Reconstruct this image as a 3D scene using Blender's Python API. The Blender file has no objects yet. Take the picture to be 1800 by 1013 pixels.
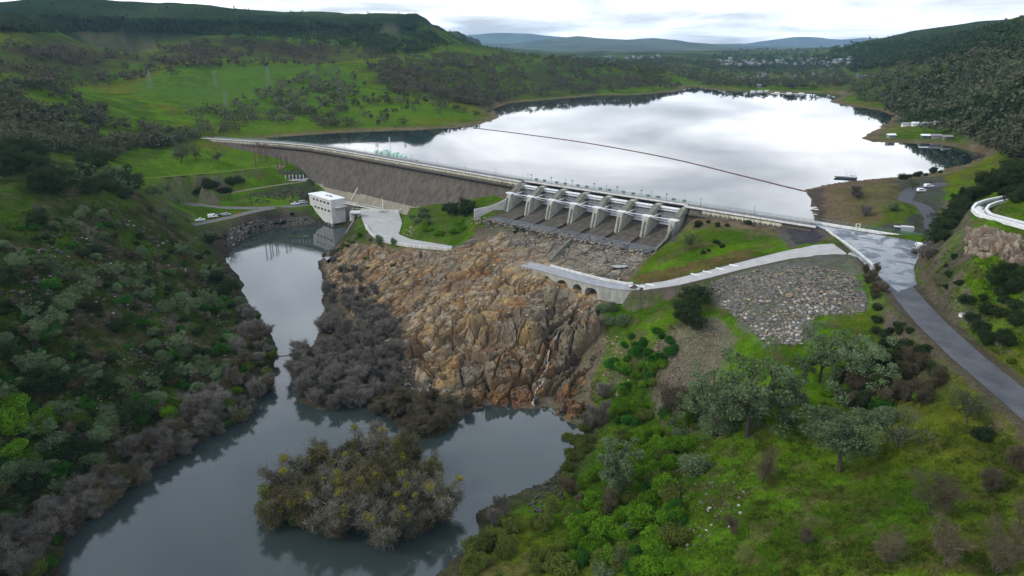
import bpy, bmesh, math, random
import numpy as np
from mathutils import Vector, Matrix

scene = bpy.context.scene
COL = scene.collection
rad = math.radians
RNG = np.random.default_rng(7)
random.seed(7)

# ------------------------------------------------------------------ camera
CZ, PITCH, F, CX, CY = 112.0, rad(19.3), 1200.0, 900.0, 506.5
cam_data = bpy.data.cameras.new('camera')
cam_data.sensor_width = 36.0
cam_data.lens = 24.0
cam_data.clip_start = 1.0
cam_data.clip_end = 40000.0
cam = bpy.data.objects.new('camera', cam_data)
cam.location = (0, 0, CZ)
cam.rotation_euler = (math.pi / 2 - PITCH, 0, 0)
COL.objects.link(cam)
scene.camera = cam

# ------------------------------------------------------------------ light
SUN_EL, SUN_AZ = rad(38), rad(-104)          # azimuth from +Y towards +X
world = bpy.data.worlds.new('World')
scene.world = world
world.use_nodes = True
def build_world():
    nt = world.node_tree
    N, L = nt.nodes, nt.links
    N.clear()
    out = N.new('ShaderNodeOutputWorld')
    bg = N.new('ShaderNodeBackground')
    sky = N.new('ShaderNodeTexSky')
    sky.sky_type = 'NISHITA'
    sky.sun_disc = False
    sky.sun_elevation = SUN_EL
    sky.sun_rotation = SUN_AZ
    sky.air_density = 1.0
    sky.dust_density = 1.5
    mul = N.new('ShaderNodeMix'); mul.data_type = 'RGBA'; mul.blend_type = 'MULTIPLY'
    mul.inputs[0].default_value = 1.0
    mul.inputs[7].default_value = (0.75, 0.80, 0.90, 1)
    L.new(sky.outputs[0], mul.inputs[6])
    tc = N.new('ShaderNodeTexCoord')
    sep = N.new('ShaderNodeSeparateXYZ')
    L.new(tc.outputs['Generated'], sep.inputs[0])
    # cloud sheet: direction projected on a flat layer overhead
    zc = N.new('ShaderNodeMath'); zc.operation = 'MAXIMUM'; zc.inputs[1].default_value = 0.0
    L.new(sep.outputs[2], zc.inputs[0])
    za = N.new('ShaderNodeMath'); za.operation = 'ADD'; za.inputs[1].default_value = 0.11
    L.new(zc.outputs[0], za.inputs[0])
    dx = N.new('ShaderNodeMath'); dx.operation = 'DIVIDE'
    L.new(sep.outputs[0], dx.inputs[0]); L.new(za.outputs[0], dx.inputs[1])
    dy = N.new('ShaderNodeMath'); dy.operation = 'DIVIDE'
    L.new(sep.outputs[1], dy.inputs[0]); L.new(za.outputs[0], dy.inputs[1])
    cmb = N.new('ShaderNodeCombineXYZ')
    L.new(dx.outputs[0], cmb.inputs[0]); L.new(dy.outputs[0], cmb.inputs[1])
    n1 = N.new('ShaderNodeTexNoise'); n1.inputs['Scale'].default_value = 0.75
    n1.inputs['Detail'].default_value = 7; n1.inputs['Roughness'].default_value = 0.55
    n1.inputs['Distortion'].default_value = 0.35
    L.new(cmb.outputs[0], n1.inputs['Vector'])
    # brightness of the overcast: pale towards the horizon, greyer overhead
    el = N.new('ShaderNodeValToRGB')
    el.color_ramp.interpolation = 'EASE'
    e = el.color_ramp.elements
    e[0].position = 0.0; e[0].color = (0.66, 0.675, 0.70, 1)
    e[1].position = 1.0; e[1].color = (0.32, 0.37, 0.45, 1)
    for p, c in ((0.13, (0.93, 0.945, 0.975, 1)), (0.34, (0.92, 0.98, 1.07, 1)), (0.60, (0.50, 0.56, 0.66, 1))):
        k = e.new(p); k.color = c
    L.new(sep.outputs[2], el.inputs[0])
    dens = N.new('ShaderNodeMapRange')
    dens.inputs[1].default_value = 0.33; dens.inputs[2].default_value = 0.62
    dens.inputs[3].default_value = 0.46; dens.inputs[4].default_value = 1.22
    L.new(n1.outputs[0], dens.inputs[0])
    shade = N.new('ShaderNodeMix'); shade.data_type = 'RGBA'; shade.blend_type = 'MULTIPLY'
    shade.inputs[0].default_value = 1.0
    L.new(el.outputs[0], shade.inputs[6]); L.new(dens.outputs[0], shade.inputs[7])
    sk = N.new('ShaderNodeMix'); sk.data_type = 'RGBA'; sk.blend_type = 'MULTIPLY'
    sk.inputs[0].default_value = 1.0; sk.inputs[7].default_value = (0.10, 0.10, 0.10, 1)
    L.new(mul.outputs[2], sk.inputs[6])
    cov = N.new('ShaderNodeMapRange')
    cov.inputs[1].default_value = 0.36; cov.inputs[2].default_value = 0.56
    cov.inputs[3].default_value = 0.75; cov.inputs[4].default_value = 1.0
    L.new(n1.outputs[0], cov.inputs[0])
    mix = N.new('ShaderNodeMix'); mix.data_type = 'RGBA'
    L.new(cov.outputs[0], mix.inputs[0])
    L.new(sk.outputs[2], mix.inputs[6]); L.new(shade.outputs[2], mix.inputs[7])
    L.new(mix.outputs[2], bg.inputs[0])
    bg.inputs[1].default_value = 1.75
    L.new(bg.outputs[0], out.inputs[0])
build_world()

sun_data = bpy.data.lights.new('sun', 'SUN')
sun_data.energy = 1.5
sun_data.angle = rad(11)
sun_data.color = (1.0, 0.955, 0.88)
sun = bpy.data.objects.new('sun', sun_data)
sd = Vector((math.sin(SUN_AZ) * math.cos(SUN_EL), math.cos(SUN_AZ) * math.cos(SUN_EL), math.sin(SUN_EL)))
sun.rotation_euler = (-sd).to_track_quat('-Z', 'Y').to_euler()
COL.objects.link(sun)

vs = scene.view_settings
vs.view_transform = 'Standard'; vs.look = 'None'; vs.exposure = 0.34; vs.gamma = 1.0
vs.use_curve_mapping = False
scene.render.engine = 'CYCLES'
scene.cycles.use_denoising = True
scene.cycles.use_adaptive_sampling = True
scene.cycles.adaptive_threshold = 0.015
try:
    scene.cycles.denoiser = 'OPENIMAGEDENOISE'
    scene.cycles.denoising_input_passes = 'RGB_ALBEDO_NORMAL'
    scene.cycles.denoising_prefilter = 'ACCURATE'
except Exception:
    pass
scene.cycles.max_bounces = 4
scene.cycles.diffuse_bounces = 1
scene.cycles.glossy_bounces = 2
scene.cycles.transmission_bounces = 2
scene.cycles.volume_bounces = 1
scene.cycles.transparent_max_bounces = 4
scene.cycles.volume_step_rate = 4
scene.cycles.caustics_reflective = False
scene.cycles.caustics_refractive = False

# ------------------------------------------------------------------ layout: survey points sighted from the camera
_c, _s = math.cos(PITCH), math.sin(PITCH)
def ray(px, py):
    u = np.asarray(px, float) - CX; v = CY - np.asarray(py, float)
    return u, F * _c + v * _s, -F * _s + v * _c          # x, y, z
def PZ(px, py, z):
    x, y, d = ray(px, py); t = (CZ - z) / (-d)
    return float(x * t), float(y * t)
def PF(px, py, fwd):
    x, y, d = ray(px, py); t = fwd / y
    return float(x * t), float(fwd), float(CZ + d * t)
def proj(x, y, z):
    x = np.asarray(x, float); y = np.asarray(y, float); z = np.asarray(z, float) - CZ
    dep = y * _c - z * _s; up = y * _s + z * _c
    return CX + F * x / dep, CY - F * up / dep, dep

# ------------------------------------------------------------------ noise
_T = [RNG.random((256, 256)).astype(np.float32) for _ in range(6)]
def vnoise(x, y, seed=0):
    T = _T[seed % 6]
    x = np.asarray(x, float) + seed * 17.31; y = np.asarray(y, float) + seed * 5.77
    xi = np.floor(x).astype(np.int64); yi = np.floor(y).astype(np.int64)
    fx = (x - xi).astype(np.float32); fy = (y - yi).astype(np.float32)
    fx = fx * fx * fx * (fx * (fx * 6 - 15) + 10); fy = fy * fy * fy * (fy * (fy * 6 - 15) + 10)
    a = xi & 255; b = (xi + 1) & 255; c = yi & 255; d = (yi + 1) & 255
    return (T[a, c] * (1 - fx) + T[b, c] * fx) * (1 - fy) + (T[a, d] * (1 - fx) + T[b, d] * fx) * fy
def fbm(x, y, oct=4, seed=0, gain=0.5):
    s = 0.0; a = 1.0; n = 0.0
    ca, sa = 0.8, 0.6
    for o in range(oct):
        s = s + a * vnoise(x, y, seed + o); n += a; a *= gain
        x, y = (x * ca - y * sa) * 2.03, (x * sa + y * ca) * 2.03
    return s / n                                       # 0..1
def facet(x, y, seed=0, slope=1.0):
    """blocky fractured relief: nearest jittered seed owns a tilted plane. returns height(-.5...5), cell random, crack 0..1"""
    xi = np.floor(x).astype(np.int64); yi = np.floor(y).astype(np.int64)
    T0, T1, T2, T3 = _T[seed % 6], _T[(seed + 1) % 6], _T[(seed + 2) % 6], _T[(seed + 3) % 6]
    b1 = np.full(x.shape, 9e9); b2 = b1.copy(); h = np.zeros(x.shape); r = np.zeros(x.shape)
    for i in (-1, 0, 1):
        for j in (-1, 0, 1):
            a = (xi + i + seed * 31) & 255; c = (yi + j + seed * 13) & 255
            sx = xi + i + 0.1 + 0.8 * T0[a, c]; sy = yi + j + 0.1 + 0.8 * T1[a, c]
            dx = x - sx; dy = y - sy
            d = dx * dx + dy * dy
            hh = (T2[a, c] - 0.5) + slope * ((T3[a, c] - 0.5) * dx * 1.6 + (T1[c, a] - 0.5) * dy * 1.6)
            near = d < b1
            b2 = np.where(near, b1, np.minimum(b2, d))
            h = np.where(near, hh, h); r = np.where(near, T2[a, c], r); b1 = np.where(near, d, b1)
    return h, r, np.sqrt(b2) - np.sqrt(b1)
def smooth(e0, e1, x):
    t = np.clip((x - e0) / (e1 - e0), 0, 1)
    return t * t * (3 - 2 * t)

def seg_dist(x, y, pts, vals=None):
    """distance to an open polyline, and the value interpolated along it"""
    best = np.full(np.shape(x), 1e9); bv = np.zeros(np.shape(x))
    for k in range(len(pts) - 1):
        ax, ay = pts[k][0], pts[k][1]; bx, by = pts[k + 1][0], pts[k + 1][1]
        ex, ey = bx - ax, by - ay
        t = np.clip(((x - ax) * ex + (y - ay) * ey) / (ex * ex + ey * ey + 1e-9), 0, 1)
        d = np.hypot(x - ax - t * ex, y - ay - t * ey)
        m = d < best
        best = np.where(m, d, best)
        if vals is not None:
            bv = np.where(m, vals[k] + t * (vals[k + 1] - vals[k]), bv)
    return (best, bv) if vals is not None else best
def inside(x, y, poly):
    r = np.zeros(np.shape(x), bool)
    n = len(poly)
    for k in range(n):
        ax, ay = poly[k]; bx, by = poly[(k + 1) % n]
        if ay == by: continue
        c = ((ay > y) != (by > y)) & (x < (bx - ax) * (y - ay) / (by - ay) + ax)
        r ^= c
    return r
def sdf(x, y, poly):
    d = seg_dist(x, y, list(poly) + [poly[0]])
    return np.where(inside(x, y, poly), -d, d)

# ------------------------------------------------------------------ object helpers
def link(o):
    COL.objects.link(o); return o
def tag(o, label=None, cat=None, group=None, kind=None):
    if label: o['label'] = label
    if cat: o['category'] = cat
    if group: o['group'] = group
    if kind: o['kind'] = kind
    return o
def empty(name, loc=(0, 0, 0), rz=0.0):
    o = bpy.data.objects.new(name, None); o.location = loc; o.rotation_euler = (0, 0, rz)
    o.empty_display_size = 0.5
    return link(o)
def mesh_np(name, V, Fs, mats=(), smooth_=False, mat_idx=None):
    """Fs: an (n,3) or (n,4) int array, or a list of such arrays"""
    me = bpy.data.meshes.new(name)
    V = np.asarray(V, np.float32).reshape(-1, 3)
    if isinstance(Fs, np.ndarray): Fs = [Fs]
    Fs = [np.asarray(f, np.int32) for f in Fs if len(f)]
    loops = np.concatenate([f.ravel() for f in Fs]) if Fs else np.zeros(0, np.int32)
    tot = np.concatenate([np.full(len(f), f.shape[1], np.int32) for f in Fs])
    start = np.concatenate([[0], np.cumsum(tot)[:-1]]).astype(np.int32)
    me.vertices.add(len(V)); me.vertices.foreach_set('co', V.ravel())
    me.loops.add(len(loops)); me.loops.foreach_set('vertex_index', loops)
    me.polygons.add(len(tot)); me.polygons.foreach_set('loop_start', start)
    me.polygons.foreach_set('loop_total', tot)
    if mat_idx is not None: me.polygons.foreach_set('material_index', np.asarray(mat_idx, np.int32))
    me.polygons.foreach_set('use_smooth', np.full(len(tot), smooth_, bool))
    me.update(calc_edges=True)
    for m in mats: me.materials.append(m)
    return me
def obj(name, me, parent=None, loc=None, rz=None):
    o = bpy.data.objects.new(name, me)
    if parent is not None: o.parent = parent
    if loc is not None: o.location = loc
    if rz is not None: o.rotation_euler = (0, 0, rz)
    return link(o)
def color_attr(me, rgb, name='Col'):
    a = me.color_attributes.new(name, 'FLOAT_COLOR', 'POINT')
    c = np.ones((len(rgb), 4), np.float32); c[:, :3] = rgb
    a.data.foreach_set('color', c.ravel())

class MB:
    """collects boxes, prisms, tubes into one mesh"""
    def __init__(s): s.V = []; s.F = []
    def add(s, vs, fs):
        b = len(s.V); s.V += [tuple(v) for v in vs]; s.F += [tuple(b + i for i in f) for f in fs]; return s
    def hexa(s, p):
        """8 corners: bottom ring 0-3, top ring 4-7"""
        return s.add(p, [(3, 2, 1, 0), (4, 5, 6, 7), (0, 1, 5, 4), (1, 2, 6, 5), (2, 3, 7, 6), (3, 0, 4, 7)])
    def box(s, c, d, rz=0.0):
        ca, sa = math.cos(rz), math.sin(rz); x, y, z = c; a, b, h = d[0] / 2, d[1] / 2, d[2] / 2
        q = [(-a, -b), (a, -b), (a, b), (-a, b)]
        r = [(x + u * ca - v * sa, y + u * sa + v * ca) for u, v in q]
        return s.hexa([(u, v, z - h) for u, v in r] + [(u, v, z + h) for u, v in r])
    def beam(s, p, q, w, h=None):
        h = h or w
        p = Vector(p); q = Vector(q); d = (q - p).normalized()
        up = Vector((0, 0, 1)) if abs(d.z) < 0.95 else Vector((1, 0, 0))
        a = d.cross(up).normalized() * (w / 2); b = a.cross(d).normalized() * (h / 2)
        return s.hexa([p - a - b, p + a - b, q + a - b, q - a - b, p - a + b, p + a + b, q + a + b, q - a + b])
    def tube(s, pts, r, n=6, cap=True):
        rs = r if isinstance(r, (list, tuple)) else [r] * len(pts)
        pts = [Vector(p) for p in pts]; rings = []
        for i, p in enumerate(pts):
            d = (pts[min(i + 1, len(pts) - 1)] - pts[max(i - 1, 0)]).normalized()
            up = Vector((0, 0, 1)) if abs(d.z) < 0.9 else Vector((1, 0, 0))
            a = d.cross(up).normalized(); b = a.cross(d)
            rings.append([p + (a * math.cos(t) + b * math.sin(t)) * rs[i] for t in [2 * math.pi * k / n for k in range(n)]])
        V = [v for r_ in rings for v in r_]; Fc = []
        for i in range(len(pts) - 1):
            for k in range(n):
                Fc.append((i * n + k, i * n + (k + 1) % n, (i + 1) * n + (k + 1) % n, (i + 1) * n + k))
        if cap:
            Fc.append(tuple(range(n))[::-1]); Fc.append(tuple((len(pts) - 1) * n + k for k in range(n)))
        return s.add(V, Fc)
    def prism(s, poly, z0, z1):
        """vertical prism over a plan polygon; z0, z1 numbers or per-corner lists"""
        n = len(poly)
        a = z0 if isinstance(z0, (list, tuple)) else [z0] * n
        b = z1 if isinstance(z1, (list, tuple)) else [z1] * n
        V = [(p[0], p[1], a[i]) for i, p in enumerate(poly)] + [(p[0], p[1], b[i]) for i, p in enumerate(poly)]
        area = sum(poly[i][0] * poly[(i + 1) % n][1] - poly[(i + 1) % n][0] * poly[i][1] for i in range(n))
        o = list(range(n)) if area > 0 else list(range(n))[::-1]
        Fc = [tuple(o[::-1]), tuple(n + i for i in o)]
        for k in range(n):
            i, j = o[k], o[(k + 1) % n]
            Fc.append((i, j, n + j, n + i))
        return s.add(V, Fc)
    def extrude(s, prof, A, u, w, up=(0, 0, 1)):
        """profile [(a,b)] in the plane spanned by u and up at A, extruded along w (a vector with length)"""
        A = Vector(A); u = Vector(u); w = Vector(w); up = Vector(up); n = len(prof)
        V = [A + u * a + up * b for a, b in prof]; V += [v + w for v in V]
        Fc = [tuple(range(n))[::-1], tuple(range(n, 2 * n))] + [(k, (k + 1) % n, n + (k + 1) % n, n + k) for k in range(n)]
        return s.add(V, Fc)
    def mesh(s, name, mat):
        me = bpy.data.meshes.new(name); me.from_pydata(s.V, [], s.F)
        bm = bmesh.new(); bm.from_mesh(me); bmesh.ops.recalc_face_normals(bm, faces=bm.faces); bm.to_mesh(me); bm.free()
        if mat: me.materials.append(mat)
        return me
    def build(s, name, mat, parent=None):
        return obj(name, s.mesh(name, mat), parent)

# ------------------------------------------------------------------ materials
MATS = {}
def mat(name, color, rough=0.9, noise=None, bump=None, attr=None, rand=0.0, metallic=0.0, spec=0.3, translucent=0.0, streak=None):
    """noise=(scale, amount[, detail]) value mottling; bump=(scale, strength, distance); attr multiplies a colour attribute; rand per-object value shift"""
    m = bpy.data.materials.new(name); m.use_nodes = True
    nt = m.node_tree; N, L = nt.nodes, nt.links
    b = N['Principled BSDF']; b.inputs['Roughness'].default_value = rough; b.inputs['Metallic'].default_value = metallic
    b.inputs['Specular IOR Level'].default_value = spec
    tc = N.new('ShaderNodeNewGeometry')
    if attr:
        a = N.new('ShaderNodeAttribute'); a.attribute_name = attr; cur = a.outputs['Color']
    else:
        r = N.new('ShaderNodeRGB'); r.outputs[0].default_value = (*color, 1); cur = r.outputs[0]
    def mulv(cur, val):
        mx = N.new('ShaderNodeMix'); mx.data_type = 'RGBA'; mx.blend_type = 'MULTIPLY'; mx.inputs[0].default_value = 1
        L.new(cur, mx.inputs[6]); L.new(val, mx.inputs[7]); return mx.outputs[2]
    for spec_ in ([noise] if noise and not isinstance(noise, list) else (noise or [])):
        n = N.new('ShaderNodeTexNoise'); n.inputs['Scale'].default_value = spec_[0]; n.inputs['Detail'].default_value = spec_[2] if len(spec_) > 2 else 5
        n.inputs['Roughness'].default_value = 0.65
        if streak:
            mp = N.new('ShaderNodeMapping'); mp.inputs['Scale'].default_value = streak
            L.new(tc.outputs['Position'], mp.inputs[0]); L.new(mp.outputs[0], n.inputs['Vector'])
        else:
            L.new(tc.outputs['Position'], n.inputs['Vector'])
        mr = N.new('ShaderNodeMapRange'); mr.inputs[1].default_value = 0.3; mr.inputs[2].default_value = 0.7
        mr.inputs[3].default_value = 1 - spec_[1]; mr.inputs[4].default_value = 1 + spec_[1]
        L.new(n.outputs[0], mr.inputs[0]); cur = mulv(cur, mr.outputs[0])
    if rand:
        oi = N.new('ShaderNodeObjectInfo'); mr = N.new('ShaderNodeMapRange')
        mr.inputs[3].default_value = 1 - rand; mr.inputs[4].default_value = 1 + rand
        L.new(oi.outputs['Random'], mr.inputs[0]); cur = mulv(cur, mr.outputs[0])
    L.new(cur, b.inputs['Base Color'])
    if bump:
        n = N.new('ShaderNodeTexNoise'); n.inputs['Scale'].default_value = bump[0]; n.inputs['Detail'].default_value = 6
        n.inputs['Roughness'].default_value = 0.7
        L.new(tc.outputs['Position'], n.inputs['Vector'])
        bp = N.new('ShaderNodeBump'); bp.inputs['Strength'].default_value = bump[1]; bp.inputs['Distance'].default_value = bump[2]
        L.new(n.outputs[0], bp.inputs['Height']); L.new(bp.outputs[0], b.inputs['Normal'])
    if translucent:
        t = N.new('ShaderNodeBsdfTranslucent'); L.new(cur, t.inputs[0])
        mx = N.new('ShaderNodeMixShader'); mx.inputs[0].default_value = translucent
        L.new(b.outputs[0], mx.inputs[1]); L.new(t.outputs[0], mx.inputs[2])
        L.new(mx.outputs[0], N['Material Output'].inputs[0])
    MATS[name] = m
    return m

M = {}
M['ground'] = mat('ground', (1, 1, 1), 0.95, noise=[(0.55, 0.28, 6), (0.11, 0.16, 3), (2.2, 0.30, 3)], bump=(1.1, 0.8, 0.6), attr='Col', spec=0.0)
M['rock'] = mat('rock', (1, 1, 1), 0.9, noise=[(0.9, 0.25, 6), (3.5, 0.20, 3)], bump=(1.6, 0.6, 0.35), attr='Col', spec=0.2)
M['boulder'] = mat('boulder', (0.250, 0.238, 0.215), 0.9, noise=(1.2, 0.25), rand=0.55, spec=0.2)
M['boulder_tan'] = mat('boulder_tan', (0.258, 0.198, 0.130), 0.9, noise=(1.2, 0.25), rand=0.4, spec=0.2)
M['boulder_dark'] = mat('boulder_dark', (0.060, 0.054, 0.046), 0.9, noise=(1.2, 0.3), rand=0.4, spec=0.2)
M['concrete'] = mat('concrete', (0.350, 0.344, 0.328), 0.9, noise=[(0.35, 0.16), (2.5, 0.10)], spec=0.2)
M['concrete_pale'] = mat('concrete_pale', (0.550, 0.544, 0.506), 0.85, noise=[(0.5, 0.22), (3.0, 0.12)], streak=(1, 1, 0.3), spec=0.2)
M['concrete_face'] = mat('concrete_face', (0.225, 0.200, 0.150), 0.92, noise=[(0.25, 0.20, 6), (0.06, 0.18, 4), (1.1, 0.08, 3)], streak=(1.0, 1.0, 0.16), spec=0.15)
M['parapet'] = mat('parapet', (0.54, 0.50, 0.39), 0.9, noise=(0.8, 0.4), streak=(1.0, 1.0, 0.12), rand=0.16, spec=0.15)
M['apron_wet'] = mat('apron_wet', (0.075, 0.076, 0.078), 0.6, noise=[(0.10, 0.5), (0.7, 0.3)], spec=0.4)
M['chute'] = mat('chute', (0.085, 0.074, 0.060), 0.9, noise=[(0.35, 0.4, 6), (1.6, 0.2, 3)], streak=(1.0, 1.0, 0.3), spec=0.15)
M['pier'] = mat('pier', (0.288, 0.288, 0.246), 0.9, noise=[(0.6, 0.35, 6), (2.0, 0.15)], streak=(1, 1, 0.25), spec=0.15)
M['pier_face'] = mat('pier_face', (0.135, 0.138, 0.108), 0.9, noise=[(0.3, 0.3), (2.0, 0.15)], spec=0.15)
M['white_steel'] = mat('white_steel', (0.80, 0.82, 0.83), 0.5, noise=(0.8, 0.06), spec=0.4)
M['gate_skin'] = mat('gate_skin', (0.70, 0.73, 0.75), 0.6, noise=(0.8, 0.25), streak=(1, 1, 0.2), spec=0.4)
M['dark_steel'] = mat('dark_steel', (0.06, 0.065, 0.07), 0.6, spec=0.4)
M['grey_steel'] = mat('grey_steel', (0.30, 0.31, 0.32), 0.55, spec=0.4)
M['green_steel'] = mat('green_steel', (0.10, 0.20, 0.17), 0.6, spec=0.4)
M['mint'] = mat('mint', (0.42, 0.60, 0.52), 0.6, spec=0.4)
M['asphalt'] = mat('asphalt', (0.070, 0.074, 0.080), 0.78, noise=[(0.16, 0.35), (1.4, 0.15)], spec=0.35)
M['asphalt_wet'] = mat('asphalt_wet', (0.094, 0.110, 0.130), 0.42, noise=[(0.22, 0.45), (1.4, 0.2)], spec=0.5)
M['gravel'] = mat('gravel', (0.132, 0.129, 0.122), 0.95, noise=[(0.4, 0.2), (2.5, 0.25)], spec=0.1)
M['gravel_dark'] = mat('gravel_dark', (0.075, 0.077, 0.085), 0.95, noise=[(0.4, 0.2), (2.5, 0.25)], spec=0.1)
M['dirt'] = mat('dirt', (0.17, 0.145, 0.105), 0.95, noise=[(0.4, 0.2), (2.5, 0.2)], spec=0.1)
M['wood'] = mat('wood', (0.085, 0.05, 0.035), 0.9, spec=0.2)
M['white_paint'] = mat('white_paint', (0.672, 0.672, 0.660), 0.6, noise=(0.9, 0.15), spec=0.4)
M['car_paint'] = mat('car_paint', (0.75, 0.76, 0.78), 0.3, spec=0.5)
M['car_paint_dark'] = mat('car_paint_dark', (0.05, 0.055, 0.06), 0.3, spec=0.5)
M['car_paint_silver'] = mat('car_paint_silver', (0.45, 0.47, 0.50), 0.3, spec=0.5, metallic=0.4)
M['glass'] = mat('glass', (0.02, 0.025, 0.03), 0.1, spec=0.6)
M['tyre'] = mat('tyre', (0.015, 0.015, 0.015), 0.9)
M['orange'] = mat('orange', (0.40, 0.10, 0.04), 0.7)
M['red_boom'] = mat('red_boom', (0.15, 0.075, 0.065), 0.7)
M['roof_white'] = mat('roof_white', (0.792, 0.792, 0.792), 0.6, noise=(0.5, 0.05))
M['roof_grey'] = mat('roof_grey', (0.28, 0.28, 0.29), 0.8)
M['wall_house'] = mat('wall_house', (0.17, 0.17, 0.18), 0.8, rand=0.5)
M['roof_house'] = mat('roof_house', (0.17, 0.18, 0.20), 0.8, rand=0.5)
M['pole'] = mat('pole', (0.10, 0.06, 0.05), 0.9)
M['tower_steel'] = mat('tower_steel', (0.16, 0.18, 0.18), 0.5, spec=0.4)
M['foam'] = mat('foam', (0.36, 0.39, 0.385), 0.35, noise=(1.5, 0.45))
M['opening_shade'] = mat('opening_shade', (0.03, 0.028, 0.024), 0.95)  # near-black colour stands in for shade inside arches and draft tubes
M['bark'] = mat('bark', (0.055, 0.047, 0.04), 0.95, noise=(3, 0.3), spec=0.1)
M['bark_pale'] = mat('bark_pale', (0.125, 0.115, 0.108), 0.95, noise=(3, 0.3), spec=0.1)
def leafmat(name, col, rand=0.25, tr=0.25, nz=0.35):
    return mat(name, col, 0.8, noise=[(0.6, nz, 2), (6.0, 0.25, 1)], rand=rand, spec=0.05, translucent=tr)
M['leaf_silver'] = leafmat('leaf_silver', (0.112, 0.160, 0.074))
M['leaf_bright'] = leafmat('leaf_bright', (0.090, 0.190, 0.010))
M['leaf_dark'] = leafmat('leaf_dark', (0.029, 0.049, 0.018))
M['leaf_olive'] = leafmat('leaf_olive', (0.095, 0.120, 0.024))
M['leaf_moss'] = leafmat('leaf_moss', (0.20, 0.18, 0.014), rand=0.2)
M['leaf_deep'] = leafmat('leaf_deep', (0.034, 0.115, 0.014))
M['twig'] = mat('twig', (0.138, 0.126, 0.106), 0.95, noise=(0.7, 0.3, 2), rand=0.25, spec=0.05, translucent=0.15)
M['twig_brown'] = mat('twig_brown', (0.100, 0.086, 0.052), 0.95, noise=(0.7, 0.3, 2), rand=0.25, spec=0.05, translucent=0.15)
M['far_oak'] = leafmat('far_oak', (0.072, 0.082, 0.046), rand=0.4)
M['far_oak_brown'] = leafmat('far_oak_brown', (0.084, 0.080, 0.052), rand=0.4)

def water_mat(name, deep, rough, bumps, ior=1.5):
    m = bpy.data.materials.new(name); m.use_nodes = True
    nt = m.node_tree; N, L = nt.nodes, nt.links
    b = N['Principled BSDF']
    b.inputs['Base Color'].default_value = (*deep, 1); b.inputs['Roughness'].default_value = rough
    b.inputs['IOR'].default_value = ior; b.inputs['Specular IOR Level'].default_value = 0.5
    g = N.new('ShaderNodeNewGeometry'); prev = None
    for sc, st, dist, sy in bumps:
        mp = N.new('ShaderNodeMapping'); mp.inputs['Scale'].default_value = (1, sy, 1)
        n = N.new('ShaderNodeTexNoise'); n.inputs['Scale'].default_value = sc; n.inputs['Detail'].default_value = 3
        L.new(g.outputs['Position'], mp.inputs[0]); L.new(mp.outputs[0], n.inputs['Vector'])
        bp = N.new('ShaderNodeBump'); bp.inputs['Strength'].default_value = st; bp.inputs['Distance'].default_value = dist
        L.new(n.outputs[0], bp.inputs['Height'])
        if prev: L.new(prev.outputs[0], bp.inputs['Normal'])
        prev = bp
    if prev: L.new(prev.outputs[0], b.inputs['Normal'])
    return m
M['lake'] = water_mat('lake', (0.010, 0.022, 0.026), 0.03, [(0.03, 0.04, 1.0, 1.0)])
M['river'] = water_mat('river', (0.030, 0.042, 0.040), 0.05, [(0.15, 0.04, 0.5, 1.0), (1.2, 0.02, 0.1, 1.0)], 1.6)
M['puddle'] = water_mat('puddle', (0.05, 0.06, 0.06), 0.04, [])

M['tuft_green'] = leafmat('tuft_green', (0.066, 0.128, 0.010), 0.0, 0.3, 0.5)
M['tuft_dry'] = leafmat('tuft_dry', (0.110, 0.108, 0.026), 0.0, 0.3, 0.5)
M['tuft_dark'] = leafmat('tuft_dark', (0.040, 0.055, 0.012), 0.0, 0.3, 0.5)

def wet(m):
    N, L = m.node_tree.nodes, m.node_tree.links; g = N.new('ShaderNodeNewGeometry'); n = N.new('ShaderNodeTexNoise'); n.inputs['Scale'].default_value = 0.09; n.inputs['Detail'].default_value = 6; n.inputs['Distortion'].default_value = 1.5
    L.new(g.outputs['Position'], n.inputs['Vector']); r = N.new('ShaderNodeMapRange'); r.inputs[1].default_value = 0.42; r.inputs[2].default_value = 0.60; r.inputs[3].default_value = 0.12; r.inputs[4].default_value = 0.7
    L.new(n.outputs[0], r.inputs[0]); L.new(r.outputs[0], N['Principled BSDF'].inputs['Roughness'])
wet(M['asphalt_wet'])

# ------------------------------------------------------------------ terrain
LAKE_Z, RIVER_Z, CREST_Z = 39.0, 0.0, 42.0
DAM_PX = [(360, 241), (440, 246), (500, 249.2), (550, 254), (595, 261), (640, 268.7), (924, 316.5), (1210, 358.5), (1440, 394), (1623, 422)]
DAM = [PZ(a, b, CREST_Z + 0.9) for a, b in DAM_PX]
SP0, SP1 = DAM[6], DAM[7]                      # spillway ends
LAKE_PX = [(470, 243), (540, 238), (600, 233.5), (700, 229.5), (790, 226), (845, 219), (872, 210), (880, 205), (870, 199), (866, 192), (890, 183), (930, 178.5), (1000, 173), (1060, 167), (1120, 167),
           (1180, 162), (1210, 157), (1200, 152), (1222, 152), (1240, 157), (1300, 160), (1360, 162), (1420, 163), (1478, 165), (1482, 168), (1456, 178), (1500, 188), (1545, 194), (1572, 204), (1560, 214),
           (1534, 230), (1514, 243), (1535, 250), (1600, 252), (1650, 254), (1700, 263), (1735, 274), (1690, 290), (1650, 300), (1590, 311), (1500, 317), (1450, 325), (1414, 334), (1426, 350), (1424, 368), (1432, 388)]
LAKE = [PZ(a, b, LAKE_Z) for a, b in LAKE_PX]
_lk_far = len(LAKE)
LAKE_POLY = LAKE + [(p[0] - 1.5, p[1] - 1.5) for p in DAM[::-1][1:-2]]
POND_PX = [(1308, 124), (1350, 122.6), (1406, 123), (1408, 126.5), (1350, 128), (1320, 127)]
POND = [PZ(a, b, LAKE_Z) for a, b in POND_PX]
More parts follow.
